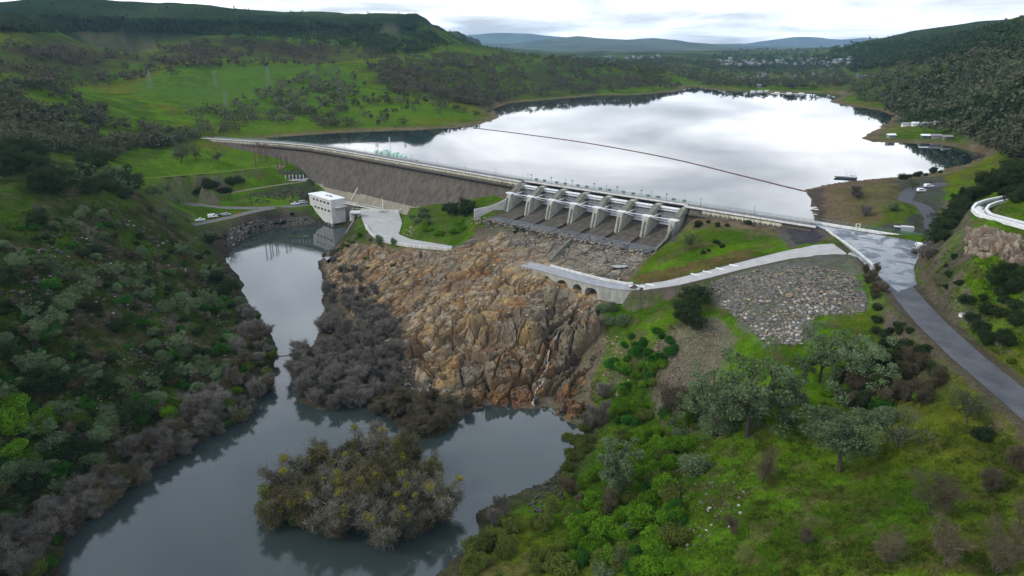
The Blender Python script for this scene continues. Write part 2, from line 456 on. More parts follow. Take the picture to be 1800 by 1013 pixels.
RIVER_PX = [(612, 402), (587, 399), (560, 396), (520, 397), (480, 402), (440, 414), (405, 436), (396, 458), (420, 485), (428, 515), (447, 545), (470, 575), (482, 610), (476, 650), (458, 695), (415, 738), (320, 792), (235, 850),
            (165, 905), (115, 950), (105, 1020), (60, 1200), (560, 1200), (720, 1060), (770, 1010), (840, 950), (835, 905), (875, 880), (950, 850), (985, 828), (1010, 790), (1030, 757), (995, 735), (940, 717), (880, 722), (838, 714),
            (812, 738), (755, 775), (718, 768), (690, 742), (650, 712), (600, 716), (555, 722), (520, 705), (517, 660), (538, 622), (560, 590), (568, 540), (566, 485), (556, 460), (585, 440), (612, 425)]
RIVER = [PZ(a, b, RIVER_Z) for a, b in RIVER_PX]

CPX = [  # sighted ground points: image x, image y, height
 # near left hill
 (0, 1000, 2), (0, 850, 8), (0, 700, 19), (0, 600, 28), (0, 500, 38), (0, 400, 48), (0, 330, 56), (100, 780, 9), (100, 650, 20), (100, 540, 30), (100, 430, 40), (100, 350, 50), (200, 700, 11), (200, 600, 18), (200, 500, 26), (200, 410, 35), (200, 350, 42),
 (300, 650, 8), (350, 600, 8), (300, 520, 17), (350, 500, 10.5), (380, 560, 7), (300, 440, 22), (350, 430, 11), (300, 395, 22), (250, 362, 34), (330, 372, 17), (380, 410, 8.5), (400, 470, 6), (410, 650, 5), (300, 720, 6), (380, 700, 5),
 # road bench, left abutment
 (330, 357, 13), (450, 366, 11.3), (520, 362, 10.4), (345, 394, 10.5), (400, 384, 11), (460, 388, 6), (520, 380, 5), (400, 340, 17), (470, 328, 19.5), (540, 318, 20), (550, 338, 16), (265, 313, 31), (380, 303, 30), (490, 291, 28.5), (300, 280, 35), (380, 275, 34),
 (430, 285, 31), (300, 258, 40), (400, 255, 38), (440, 256, 37), (480, 268, 33.5), (510, 280, 30), (530, 300, 25), (250, 300, 33), (350, 322, 25), (450, 312, 24), (360, 245, 41.5), (320, 238, 43),
 # behind dam, left shore and mesa flank
 (330, 215, 48), (200, 225, 50), (100, 225, 57), (0, 240, 62), (0, 185, 74), (0, 120, 92), (100, 160, 76), (200, 150, 70), (200, 100, 98), (300, 160, 66), (400, 180, 55), (500, 205, 46), (450, 150, 70), (450, 110, 92), (600, 130, 80), (600, 205, 46.5), (550, 222, 42.5),
 (400, 225, 45), (460, 236, 41), (700, 170, 58), (700, 205, 46), (780, 205, 44), (750, 150, 65), (650, 200, 47), (840, 200, 42.5), (800, 180, 52), (850, 170, 50), (900, 140, 60), (900, 163, 45), (950, 120, 75), (850, 112, 85), (1000, 150, 48), (1050, 140, 52), (1100, 150, 45), (1150, 145, 48),
 # middle ground below the dam
 (628, 362, 16), (690, 372, 15), (690, 400, 13.5), (720, 418, 13.5), (790, 436, 14), (650, 420, 11), (600, 425, 6), (640, 440, 9), (700, 440, 12), (745, 355, 21), (740, 385, 18), (780, 400, 18.5), (790, 360, 24), (850, 370, 28), (880, 360, 31.5), (830, 400, 22), (870, 395, 25), (800, 425, 15.5),
 (850, 425, 21), (900, 412, 26), (1000, 415, 26.5), (1100, 435, 26.3), (1150, 428, 28), (900, 440, 24), (960, 440, 24), (1050, 450, 24), (1060, 475, 24.2), (1110, 470, 24.5), (1000, 455, 24.3),
 # rock cliff
 (600, 460, 3.5), (650, 470, 8.5), (700, 470, 12), (750, 460, 15), (800, 460, 19), (850, 460, 22), (620, 520, 1.5), (680, 520, 5), (720, 520, 9), (780, 510, 14.5), (850, 510, 18.5), (920, 505, 21.5), (980, 530, 20.4), (1030, 545, 19.6),
 (925, 475, 25.3), (955, 488, 24.7), (985, 501, 23.4), (1010, 512, 22.6), (1045, 522, 22.2),
 (650, 590, 1), (700, 560, 5), (690, 600, 2.5), (750, 565, 9.5), (760, 600, 8.5), (820, 560, 13.5), (900, 565, 15.8), (980, 575, 16), (1040, 580, 16.5), (720, 640, 2.2), (780, 640, 6.8), (850, 640, 8.5), (940, 640, 8.2), (1020, 640, 9.2), (1060, 620, 12.5), (760, 680, 2), (830, 690, 2.5), (1040, 700, 4.5), (1000, 700, 3.5),
 (640, 650, 1), (580, 640, 0.8), (560, 690, 0.7), (600, 560, 0.9), (680, 680, 0.8),
 # right of the cliff
 (1100, 640, 14), (1100, 560, 20.5), (1100, 700, 8), (1060, 740, 3), (1150, 600, 21), (1150, 540, 25), (1200, 620, 23), (1200, 680, 17), (1240, 560, 27), (1250, 510, 31), (1300, 560, 30), (1300, 500, 34.5), (1350, 520, 36), (1350, 600, 30), (1420, 560, 36.5), (1420, 600, 33), (1500, 545, 38), (1450, 470, 39.5), (1520, 490, 40.5), (1480, 580, 36), (1560, 580, 38), (1550, 540, 40),
 (1620, 600, 40.5), (1650, 660, 39.5), (1600, 660, 36), (1300, 640, 25), (1260, 720, 19), (1350, 700, 26.5), (1200, 750, 12), (1350, 755, 23), (1500, 700, 31), (1600, 800, 33), (1700, 720, 39), (1750, 780, 39), (1790, 850, 38.5), (1500, 800, 28), (1400, 850, 24), (1200, 850, 13), (1300, 850, 19), (1100, 850, 7), (1050, 800, 3.5), (1100, 770, 6), (1150, 700, 10),
 (1000, 880, 3), (900, 930, 2), (950, 980, 5), (850, 1000, 2), (1100, 1000, 10), (1300, 1000, 21), (1500, 1000, 31), (1500, 900, 29), (1700, 1000, 38), (1700, 880, 36.5), (1800, 950, 39), (1900, 1000, 40),
 # abutment hill and spillway right bank
 (1225, 378, 38.5), (1300, 391, 39.5), (1380, 400, 40.5), (1250, 420, 35.5), (1180, 450, 30.5), (1140, 480, 27), (1220, 450, 33), (1300, 430, 37), (1350, 430, 38.2), (1200, 410, 34), (1190, 395, 33), (1410, 420, 40.3), (1200, 475, 31),
 # plaza, peninsula, right hill
 (1500, 420, 41.8), (1560, 430, 41.9), (1600, 420, 42), (1440, 398, 41.5), (1600, 400, 41.8), (1560, 385, 41), (1480, 390, 41.2), (1450, 360, 41), (1500, 340, 43), (1560, 350, 42.2), (1560, 325, 41), (1620, 340, 41.5), (1620, 370, 42), (1640, 320, 41.8), (1700, 300, 44),
 (1640, 400, 45), (1650, 430, 48), (1650, 370, 48), (1700, 400, 58), (1700, 350, 56), (1625, 470, 44), (1650, 500, 46), (1680, 520, 48.5), (1690, 570, 43), (1740, 560, 46), (1790, 610, 45), (1795, 500, 53), (1700, 450, 55), (1790, 430, 60), (1725, 378, 60), (1798, 400, 60), (1760, 350, 61), (1800, 300, 68), (1850, 350, 66), (1900, 500, 60), (1850, 600, 48), (1770, 300, 62), (1740, 320, 56),
 # right shore and hills
 (1560, 244, 40.5), (1640, 245, 41), (1600, 225, 44), (1700, 245, 44), (1750, 262, 46), (1800, 265, 54), (1700, 205, 56), (1800, 205, 72), (1600, 180, 52), (1560, 185, 43), (1520, 180, 42), (1600, 150, 70), (1700, 150, 75), (1800, 150, 87), (1600, 125, 82), (1500, 150, 52), (1500, 135, 62), (1700, 100, 100), (1450, 150, 43),
 (1250, 145, 43), (1300, 150, 41), (1400, 150, 41), (1350, 135, 43), (1250, 125, 55), (1450, 130, 48), (1150, 120, 62), (1050, 115, 72), (1300, 117, 52), (1400, 117, 52),
]
CPF = [  # skyline points: image x, image y, distance ahead
 (0, 60, 950), (0, 14, 1400), (-150, 14, 1300), (150, 22, 1450), (300, 26, 1500), (430, 30, 1550), (560, 34, 1600), (680, 36, 1650), (735, 35, 1680), (752, 42, 1690), (740, 50, 1600), (730, 60, 1560), (300, 75, 1300), (560, 85, 1350), (700, 85, 1450), (150, 75, 1250), (765, 52, 1700), (790, 68, 1700), (812, 82, 1700), (870, 97, 1700), (1000, 108, 1650), (1120, 125, 1500), (700, 110, 1200),
 (300, 110, 1050), (1800, 45, 1000), (1750, 58, 1200), (1700, 64, 1400), (1600, 72, 2000), (1500, 78, 2600), (1400, 104, 2800), (1300, 104, 2900), (1200, 104, 2700), (1100, 106, 2600), (1000, 107, 2600), (1900, 30, 1000), (1400, 100, 3400), (1200, 100, 3500), (1000, 100, 3600), (1900, 120, 500),
]
def _uv(x, y):
    return np.stack([np.arctan2(x, y) * 1.15, 0.52 * np.log(np.hypot(x, y))], -1)
def _fit():
    pts = []
    for a, b, z in CPX:
        x, y = PZ(a, b, z); pts.append((x, y, z))
    for a, b, f in CPF: pts.append(PF(a, b, f))
    # behind the mesa rim and far country
    for a, f, z in ((0, 2200, 190), (300, 2300, 185), (560, 2400, 180), (720, 2400, 165), (-300, 700, 150), (-300, 400, 90), (-300, 250, 62), (-300, 150, 40), (-200, 110, 6)):
        x, y, _ = PF(a, 100, f); pts.append((x, y, z))
    for x, y, z in ((40, 60, 14), (70, 50, 32), (100, 60, 42), (-30, 60, -2), (-90, 60, -2), (-150, 70, 10), (-220, 100, 35), (180, 100, 62), (220, 150, 70), (1500, 4800, 110), (0, 4800, 110), (-1500, 4500, 190), (3200, 4500, 170), (1800, 1500, 190), (1000, 500, 170), (500, 250, 110)):
        pts.append((x, y, z))
    for p in LAKE[::2]: pts.append((p[0], p[1], LAKE_Z + 0.3))
    for p in RIVER[::2]: pts.append((p[0], p[1], 0.3))
    pts = np.array(pts); Q = _uv(pts[:, 0], pts[:, 1])
    n = len(pts); d2 = ((Q[:, None] - Q[None]) ** 2).sum(-1)
    K = 0.5 * d2 * np.log(d2 + 1e-12)
    A = np.zeros((n + 3, n + 3)); A[:n, :n] = K + np.eye(n) * 2e-5
    A[:n, n] = 1; A[:n, n + 1:] = Q; A[n, :n] = 1; A[n + 1:, :n] = Q.T
    return Q, np.linalg.solve(A, np.concatenate([pts[:, 2], np.zeros(3)]))
_Q, _W = _fit()
def tps(x, y):
    x = np.asarray(x, float).ravel(); y = np.asarray(y, float).ravel()
    out = np.empty(len(x)); n = len(_Q)
    for i in range(0, len(x), 40000):
        q = _uv(x[i:i + 40000], y[i:i + 40000]).astype(np.float32)
        d2 = (q[:, None, 0] - _Q[None, :, 0].astype(np.float32)) ** 2 + (q[:, None, 1] - _Q[None, :, 1].astype(np.float32)) ** 2
        out[i:i + 40000] = (0.5 * d2 * np.log(d2 + 1e-12)) @ _W[:n] + _W[n] + q @ _W[n + 1:]
    return out

SILL = 32.2
CHUTE = [(-2.8, SILL - 0.6), (-1, SILL), (3.5, SILL), (6.5, SILL - 0.6), (11, SILL - 2.2), (16, SILL - 3.8), (21, SILL - 4.7), (26, SILL - 5.2), (34, SILL - 5.9), (46, SILL - 7.2)]
def Z3(l): return [(*PZ(a, b, z), z) for a, b, z in l]
ROAD = Z3([(1545, 462, 42), (1572, 492, 42), (1603, 530, 42), (1640, 571, 42), (1700, 627, 42), (1760, 676, 42), (1830, 735, 42), (1920, 815, 42)])
RAMP = Z3([(1545, 447, 41.95), (1500, 437, 41.7), (1450, 438, 40.8), (1380, 449, 39), (1300, 468, 36), (1230, 486, 33), (1180, 498, 31), (1130, 505, 29)])
LOW_ROAD = Z3([(325, 357, 13), (380, 365, 12), (450, 366, 11.3), (520, 362, 10.4), (541, 359.5, 10.3)])
LOW_BRANCH = Z3([(338, 396, 10.5), (400, 383, 11), (440, 373, 11.3), (480, 365.5, 11)])
TRACK_LOW = Z3([(318, 352, 13.8), (400, 340, 17), (470, 328, 19.5), (538, 318.5, 21.4)])
TRACK_UP = Z3([(200, 322, 31.5), (265, 313, 31), (380, 303, 30), (490, 292, 28.5)])
FLUME = Z3([(1830, 408, 60), (1790, 397, 60), (1755, 388, 60), (1729, 380.5, 60), (1720, 372, 60), (1726, 364, 60), (1742, 358, 60), (1775, 351, 60)])
SHORE_ROAD = Z3([(1640, 404, 42), (1640, 385, 42), (1622, 362, 42), (1590, 352, 41.8), (1600, 335, 41.6), (1660, 322, 41.8)])
PLAZA = [PZ(a, b, 42) for a, b in ((1432, 394), (1520, 410), (1628, 428), (1612, 446), (1600, 470), (1606, 500), (1580, 512), (1556, 490), (1530, 470), (1500, 440), (1466, 412))]
APRON = [PZ(a, b, 14) for a, b in ((632, 371), (700, 373), (706, 392), (700, 412), (722, 421), (795, 433), (793, 440), (720, 434), (668, 424), (644, 404))]
BRIDGE = Z3([(1128, 505, 29), (1095, 505.5, 27.8), (1050, 497, 26.9), (1000, 484, 26.3), (960, 473, 26), (924, 464.5, 25.8)])
# ground under walls: (polyline with heights, half width, blend)
GRADES = [(ROAD, 5.5, 5), (RAMP[:3], 8.5, 5), (RAMP, 4.0, 4), (LOW_ROAD, 4.2, 4), (LOW_BRANCH, 4.2, 4), (TRACK_LOW, 2.4, 3), (TRACK_UP, 2.4, 3), (FLUME, 2.6, 3), (SHORE_ROAD, 4.0, 6)]
DAM_EXT = [(DAM[0][0] - 2200, DAM[0][1] + 500)] + DAM + [(DAM[-1][0] + 2200, DAM[-1][1] - 1300)]
def dam_side(x, y):
    """signed distance from the crest line, downstream positive"""
    x = np.asarray(x, float); y = np.asarray(y, float)
    best = np.full(x.shape, 1e9); sg = np.ones(x.shape)
    for k in range(len(DAM_EXT) - 1):
        ax, ay = DAM_EXT[k]; bx, by = DAM_EXT[k + 1]; ex, ey = bx - ax, by - ay
        t = np.clip(((x - ax) * ex + (y - ay) * ey) / (ex * ex + ey * ey), 0, 1)
        d = np.hypot(x - ax - t * ex, y - ay - t * ey); c = ex * (y - ay) - ey * (x - ax)
        m = d < best; best = np.where(m, d, best); sg = np.where(m, np.where(c > 0, -1.0, 1.0), sg)
    return best * sg
def masked(fn, x, y, box, fill):
    """fn on the points inside a bounding box only"""
    m = (x > box[0]) & (x < box[1]) & (y > box[2]) & (y < box[3])
    out = np.full(x.shape, fill, float)
    if m.any(): out[m] = fn(x[m], y[m])
    return out
def bbox(p, pad):
    p = np.array([q[:2] for q in p]); return (p[:, 0].min() - pad, p[:, 0].max() + pad, p[:, 1].min() - pad, p[:, 1].max() + pad)
CLIFF_PX = [(560, 452), (640, 430), (700, 437), (790, 441), (820, 425), (880, 405), (930, 415), (1000, 412), (1110, 432), (1150, 440), (1105, 497), (1080, 520), (1062, 560), (1068, 610), (1045, 660), (1048, 738), (990, 746), (935, 727), (880, 732), (830, 722), (760, 690), (690, 640), (640, 600), (600, 540), (575, 500)]
RIM = [PF(a, b, f) for a, b, f in CPF if (a, b) in ((-150, 14), (0, 14), (150, 22), (300, 26), (430, 30), (560, 34), (680, 36), (735, 35))]
def height(x, y):
    x = np.asarray(x, float).ravel(); y = np.asarray(y, float).ravel(); r = np.hypot(x, y)
    z = tps(x, y)
    m = (y > 1000) & (x < 100)
    if m.any():
        d, rz_ = seg_dist(x[m], y[m], RIM, [p[2] for p in RIM]); rim_y = np.interp(x[m], [p[0] for p in RIM], [p[1] for p in RIM]); fr = y[m] < rim_y; wx = d + (fbm(x[m] / 30, y[m] / 30, 3, 2) - 0.5) * 30
        k = smooth(RIM[0][0] - 100, RIM[0][0], x[m]) * smooth(RIM[-1][0] + 30, RIM[-1][0] - 10, x[m])
        zz = z[m]; zz = np.where(fr, zz - k * 30 * smooth(3, 26, wx) * (1 - smooth(60, 260, wx)), np.maximum(zz, zz * (1 - k) + (rz_ - 3) * k * 1.0)); z[m] = zz
    kx, ky, _ = PF(736, 36, 1672); z = z + 9 * smooth(0.15, 0.9, np.exp(-((x - kx) ** 2 + (y - ky) ** 2) / 46.0 ** 2))
    # rolling relief, coarser with distance
    far = smooth(350, 1200, r)
    z = z + far * (fbm(x / 210, y / 210, 5, 1) - 0.5) * 26 * smooth(0, 40, np.abs(z - LAKE_Z)) + (1 - far) * (fbm(x / 34, y / 34, 4, 2) - 0.5) * 3.0
    # ledgy ground on the near left hill
    lh = smooth(-75, -105, x) * smooth(470, 360, y)
    z = z + lh * ((fbm(x / 13, y / 13, 4, 3) - 0.5) * 4.2)
    ds = masked(dam_side, x, y, (-2500, 2500, 0, 900), -500.0)
    up = ds < 2.0
    dl = masked(lambda a, b: sdf(a, b, LAKE_POLY), x, y, bbox(LAKE_POLY, 140), 150.0)
    wob = (fbm(x / 22, y / 22, 3, 4) - 0.5) * 6 * smooth(250, 600, r)
    dl = dl + wob
    lake_far = (dl > 0) & up
    z = np.where(lake_far, np.maximum(z, LAKE_Z + 0.12 * np.minimum(dl, 40)), z)
    z = np.where(lake_far, LAKE_Z + (z - LAKE_Z) * (0.25 + 0.75 * smooth(0, 28, dl)), z)
    z = np.where(dl <= 0, np.minimum(z, LAKE_Z - 0.4 - 0.10 * np.minimum(-dl, 90)), z)
    dp = masked(lambda a, b: sdf(a, b, POND), x, y, bbox(POND, 60), 60.0)
    z = np.where(dp < 25, np.minimum(z, LAKE_Z + 0.10 * dp), z)
    # land between the two lakes must stay low enough to show the far water
    dr = masked(lambda a, b: sdf(a, b, RIVER), x, y, bbox(RIVER, 60), 80.0)
    dr = dr + (fbm(x / 9, y / 9, 3, 5) - 0.5) * 3.5
    z = np.where(dr < 0, np.minimum(z, -0.3 + 0.25 * np.maximum(dr, -12)), np.where(dr < 40, np.maximum(z, 0.15 + 0.14 * dr), z))
    # graded surfaces
    for line, w, bl in GRADES:
        bx = bbox(line, w + bl + 2)
        m = (x > bx[0]) & (x < bx[1]) & (y > bx[2]) & (y < bx[3])
        if m.any():
            d, v = seg_dist(x[m], y[m], line, [p[2] for p in line])
            k = 1 - smooth(w, w + bl, d); z[m] = z[m] * (1 - k) + (v - 0.12) * k
    for poly, zz, bl in ((PLAZA, 41.85, 5), (APRON, 13.7, 3)):
        bx = bbox(poly, 12); m = (x > bx[0]) & (x < bx[1]) & (y > bx[2]) & (y < bx[3])
        if m.any():
            k = 1 - smooth(0, bl, sdf(x[m], y[m], poly)); z[m] = z[m] * (1 - k) + zz * k
    # ground stays under the dam's own section
    bxs = bbox([SP0, SP1], 62); m = (x > bxs[0]) & (x < bxs[1]) & (y > bxs[2]) & (y < bxs[3])
    if m.any():
        ex, ey = SP1[0] - SP0[0], SP1[1] - SP0[1]; Ls = math.hypot(ex, ey); xm, ym = x[m] - SP0[0], y[m] - SP0[1]
        t = (xm * ex + ym * ey) / Ls; d = (xm * ey - ym * ex) / Ls
        k = smooth(-5, 0, t) * smooth(Ls + 5, Ls, t) * smooth(-5, -3, d) * smooth(56, 44, d)
        z[m] = z[m] * (1 - k) + np.minimum(z[m], np.interp(d, [p[0] for p in CHUTE], [p[1] for p in CHUTE]) - 0.7) * k
    m = (ds > 3) & (ds < 44) & (x > -116) & (x < -60)
    z[m] = np.minimum(z[m], 13.4 + 30 * smooth(-66, -60, x[m]))
    m = (ds > -4.5) & (ds < 4.5) & (x > DAM[0][0] + 8) & (x < DAM[8][0] - 4)
    z[m] = np.minimum(z[m], CREST_Z - 3)
    return z

AZ = np.concatenate([np.linspace(rad(-80), rad(-47), 40)[:-1], np.linspace(rad(-47), rad(47), 680), np.linspace(rad(47), rad(80), 40)[1:]])
LR = np.linspace(math.log(42), math.log(4800), 820)
_ga, _gl = np.meshgrid(AZ, LR, indexing='ij')
GX = np.sin(_ga) * np.exp(_gl); GY = np.cos(_ga) * np.exp(_gl)
GZ = height(GX, GY).reshape(GX.shape)
def ground(x, y):
    """height of the finished ground (bilinear in the survey grid)"""
    x = np.atleast_1d(np.asarray(x, float)); y = np.atleast_1d(np.asarray(y, float))
    a = np.clip(np.interp(np.arctan2(x, y), AZ, np.arange(len(AZ))), 0, len(AZ) - 1.001)
    l = np.clip((np.log(np.hypot(x, y) + 1e-6) - LR[0]) / (LR[1] - LR[0]), 0, len(LR) - 1.001)
    i = a.astype(int); j = l.astype(int); fa = a - i; fl = l - j
    return (GZ[i, j] * (1 - fa) + GZ[i + 1, j] * fa) * (1 - fl) + (GZ[i, j + 1] * (1 - fa) + GZ[i + 1, j + 1] * fa) * fl
def gz(x, y): return float(ground(x, y)[0])
def hit(px, py):
    """where the sight line through an image point meets the ground; y is nan for sky"""
    px = np.atleast_1d(np.asarray(px, float)); py = np.atleast_1d(np.asarray(py, float))
    dx, dy, dz = ray(px, py); hor = np.hypot(dx, dy)
    rr = np.exp(LR)[None, :]
    X = dx[:, None] / hor[:, None] * rr; Y = dy[:, None] / hor[:, None] * rr
    Zr = CZ + (dz / hor)[:, None] * rr
    a = np.clip(np.interp(np.arctan2(dx, dy), AZ, np.arange(len(AZ))), 0, len(AZ) - 1.001)
    i = a.astype(int); fa = (a - i)[:, None]
    G = GZ[i] * (1 - fa) + GZ[i + 1] * fa
    below = Zr < G; ok = below.any(1); j = np.maximum(below.argmax(1), 1); k = np.arange(len(px))
    d0 = Zr[k, j - 1] - G[k, j - 1]; d1 = Zr[k, j] - G[k, j]; t = np.clip(d0 / (d0 - d1 + 1e-9), 0, 1)
    x = X[k, j - 1] * (1 - t) + X[k, j] * t; y = Y[k, j - 1] * (1 - t) + Y[k, j] * t
    x[~ok] = np.nan; y[~ok] = np.nan
    return x, y, ground(np.nan_to_num(x), np.nan_to_num(y, nan=100.0))
def hpoly(pts):
    x, y, z = hit([p[0] for p in pts], [p[1] for p in pts]); return [(a, b) for a, b in zip(x, y) if a == a]

# ------------------------------------------------------------------ ground sheet and its cover
def ground_colour(x, y, z, r, slope):
    n1 = fbm(x / 60, y / 60, 4, 0); n2 = fbm(x / 17, y / 17, 4, 2); n3 = fbm(x / 4.5, y / 4.5, 4, 4); n4 = fbm(x / 260, y / 260, 4, 3)
    def C(*c): return np.array(c)
    def mixc(a, b, t): return a * (1 - t[:, None]) + b * t[:, None]
    g = C(0.068, 0.142, 0.008); g2 = C(0.038, 0.086, 0.006); olive = C(0.098, 0.116, 0.012); brown = C(0.090, 0.074, 0.034)
    c = mixc(np.tile(g, (len(x), 1)), g2, smooth(0.35, 0.65, n2))
    c = mixc(c, olive, smooth(0.48, 0.70, n1) * 0.8)
    c = mixc(c, brown, smooth(0.54, 0.70, n3) * 0.65)
    rock = C(0.105, 0.088, 0.068)
    c = mixc(c, rock, smooth(0.62, 1.05, slope) * (0.4 + 0.6 * smooth(0.35, 0.6, n3)))
    PX, PY, dep = proj(x, y, z)
    def region(pts, warp=10, soft=None):
        poly = hpoly(pts)
        bx = bbox(poly, warp + 4); m = (x > bx[0]) & (x < bx[1]) & (y > bx[2]) & (y < bx[3])
        o = np.zeros(len(x))
        if m.any():
            wx = x[m] + (fbm(x[m] / (warp * 1.3 + 1), y[m] / (warp * 1.3 + 1), 4, 1) - 0.5) * 2 * warp
            wy = y[m] + (fbm(x[m] / (warp * 1.3 + 1), y[m] / (warp * 1.3 + 1), 4, 5) - 0.5) * 2 * warp
            s = soft or warp * 0.5
            o[m] = 1 - smooth(-s, s, sdf(wx, wy, poly))
        return o
    # scrubby near left hill; its shade and dim edge are painted into darker colours
    lh = smooth(-70, -95, x) * smooth(430, 370, y)
    dk = mixc(np.tile(C(0.020, 0.036, 0.007), (len(x), 1)), C(0.046, 0.044, 0.022), smooth(0.42, 0.62, n3))
    dk = mixc(dk, C(0.036, 0.078, 0.007), smooth(0.52, 0.66, n2) * 0.8)
    dk = mixc(dk, C(0.085, 0.074, 0.056), smooth(0.58, 0.72, fbm(x / 7, y / 7, 4, 1)) * 0.9)
    c = mixc(c, dk, lh * 0.92)
    # dry brown slopes under the mesa rim
    b1 = region([(-200, 60), (60, 75), (180, 70), (420, 65), (620, 80), (700, 100), (560, 112), (420, 105), (300, 112), (180, 120), (60, 130), (-200, 170)], 40)
    c = mixc(c, C(0.050, 0.048, 0.026), b1 * (0.55 + 0.4 * smooth(0.4, 0.6, n1)))
    scrub = smooth(900, 1300, y) * smooth(105, 140, z) * (x < 0)
    c = mixc(c, C(0.016, 0.034, 0.016), scrub * np.maximum(smooth(0.35, 0.55, n1), smooth(150, 165, z)))
    # the bright green meadow
    m1 = region([(240, 150), (300, 118), (420, 112), (560, 112), (640, 140), (560, 175), (470, 195), (380, 195), (320, 180), (260, 175)], 25)
    c = mixc(c, C(0.054, 0.118, 0.018), m1 * (0.35 + 0.55 * smooth(0.35, 0.6, n1)))
    m2 = region([(560, 165), (640, 155), (780, 185), (850, 205), (700, 222), (560, 228), (420, 236), (380, 225), (460, 205)], 14)
    c = mixc(c, C(0.066, 0.140, 0.012), m2 * 0.7)
    m3 = region([(190, 290), (300, 262), (440, 262), (500, 285), (480, 300), (300, 320), (210, 330)], 8)
    c = mixc(c, C(0.070, 0.140, 0.010), m3 * 0.75)
    wf = region([(640, 118), (760, 95), (870, 100), (1000, 112), (1130, 128), (1200, 150), (1060, 160), (900, 174), (862, 188), (790, 184), (680, 158)], 30)
    c = mixc(c, C(0.042, 0.054, 0.020), wf * (0.35 + 0.6 * smooth(0.38, 0.55, n1)))
    # far right hills: dark oak and chaparral
    rh = smooth(300, 420, x) * smooth(0.30, 0.45, x / np.maximum(y, 1)) * smooth(41, 47, z)
    c = mixc(c, mixc(np.tile(C(0.044, 0.080, 0.014), (len(x), 1)), C(0.072, 0.074, 0.028), smooth(0.4, 0.6, n1)), rh * 0.85)
    far = smooth(1500, 2200, r)
    c = mixc(c, mixc(np.tile(C(0.024, 0.040, 0.016), (len(x), 1)), C(0.062, 0.092, 0.030), smooth(0.45, 0.58, n4)), far * 0.9)
    # water margins
    dl = masked(lambda a, b: sdf(a, b, LAKE_POLY), x, y, bbox(LAKE_POLY, 60), 99.0)
    band = (1 - smooth(6, 22, dl + (n2 - 0.5) * 8)) * (np.abs(z - LAKE_Z) < 6)
    c = mixc(c, mixc(np.tile(C(0.110, 0.084, 0.052), (len(x), 1)), C(0.15, 0.12, 0.075), smooth(0.4, 0.6, n3)), band * 0.9)
    dr = masked(lambda a, b: sdf(a, b, RIVER), x, y, bbox(RIVER, 40), 99.0)
    band = 1 - smooth(2, 10, dr + (n3 - 0.5) * 8)
    c = mixc(c, C(0.044, 0.040, 0.029), band * 0.85)
    # worked ground
    for pts, col, w, k in (
        ([(1150, 600), (1215, 560), (1260, 560), (1300, 600), (1270, 650), (1230, 700), (1160, 700), (1135, 660)], (0.126, 0.108, 0.083), 4, 0.92),
        ([(1230, 500), (1300, 475), (1420, 465), (1510, 480), (1530, 540), (1500, 555), (1440, 555), (1420, 600), (1340, 605), (1290, 560)], (0.119, 0.114, 0.101), 3, 0.9),
        ([(1180, 505), (1300, 485), (1380, 455), (1450, 443), (1520, 455), (1545, 490), (1500, 480), (1420, 470), (1300, 485)], (0.108, 0.102, 0.092), 2, 0.9),
        ([(1355, 395), (1432, 393), (1462, 412), (1440, 428), (1390, 436), (1370, 420)], (0.086, 0.078, 0.072), 2, 0.95),
        ([(1378, 404), (1420, 402), (1450, 414), (1430, 428), (1395, 428)], (0.043, 0.044, 0.052), 1.5, 0.9),
        ([(1110, 485), (1200, 466), (1300, 440), (1330, 440), (1320, 456), (1220, 480), (1130, 500)], (0.104, 0.061, 0.032), 2, 0.75),
        ([(1414, 336), (1500, 318), (1560, 313), (1590, 330), (1600, 355), (1540, 395), (1470, 398), (1440, 392), (1425, 360)], (0.119, 0.086, 0.054), 4, 0.75),
        ([(1415, 336), (1450, 330), (1445, 360), (1455, 393), (1432, 393), (1424, 360)], (0.061, 0.056, 0.048), 3, 0.85),
        ([(1550, 365), (1600, 350), (1618, 362), (1600, 385), (1555, 392)], (0.058, 0.101, 0.013), 2, 0.85),
        ([(1560, 318), (1660, 308), (1660, 345), (1640, 395), (1645, 412), (1520, 402), (1590, 390), (1620, 365), (1590, 345)], (0.058, 0.058, 0.062), 3, 0.85),
        ([(440, 372), (540, 366), (575, 396), (500, 400), (440, 415), (395, 440), (380, 415), (410, 395)], (0.061, 0.053, 0.043), 2, 0.85),
        ([(340, 395), (420, 380), (440, 385), (390, 410), (375, 430), (350, 425)], (0.061, 0.053, 0.043), 2, 0.6),
        ([(480, 300), (545, 300), (560, 340), (545, 350), (520, 345), (440, 345), (400, 350), (470, 335), (530, 322)], (0.043, 0.042, 0.035), 2, 0.8),
        ([(700, 350), (860, 350), (880, 365), (840, 395), (800, 425), (735, 420), (720, 395)], (0.054, 0.086, 0.016), 4, 0.6),
        ([(880, 375), (960, 385), (1100, 420), (1170, 425), (1120, 470), (1090, 495), (1000, 470), (900, 460), (800, 440), (830, 415)], (0.108, 0.090, 0.071), 3, 0.9),
        ([(520, 700), (517, 655), (545, 615), (570, 560), (575, 500), (610, 520), (690, 600), (740, 660), (830, 715), (740, 760), (690, 745), (640, 720), (560, 728)], (0.076, 0.066, 0.053), 3, 0.9),
        ([(880, 380), (915, 345), (1215, 385), (1190, 425), (1100, 430), (1000, 410), (900, 400)], (0.062, 0.056, 0.048), 2, 1.0),
        ([(1625, 430), (1650, 425), (1640, 470), (1660, 520), (1700, 580), (1690, 590), (1630, 510), (1610, 470)], (0.090, 0.068, 0.043), 2, 0.7),
        ([(1500, 640), (1560, 600), (1640, 640), (1690, 700), (1640, 720), (1560, 690)], (0.050, 0.068, 0.016), 4, 0.6),
    ):
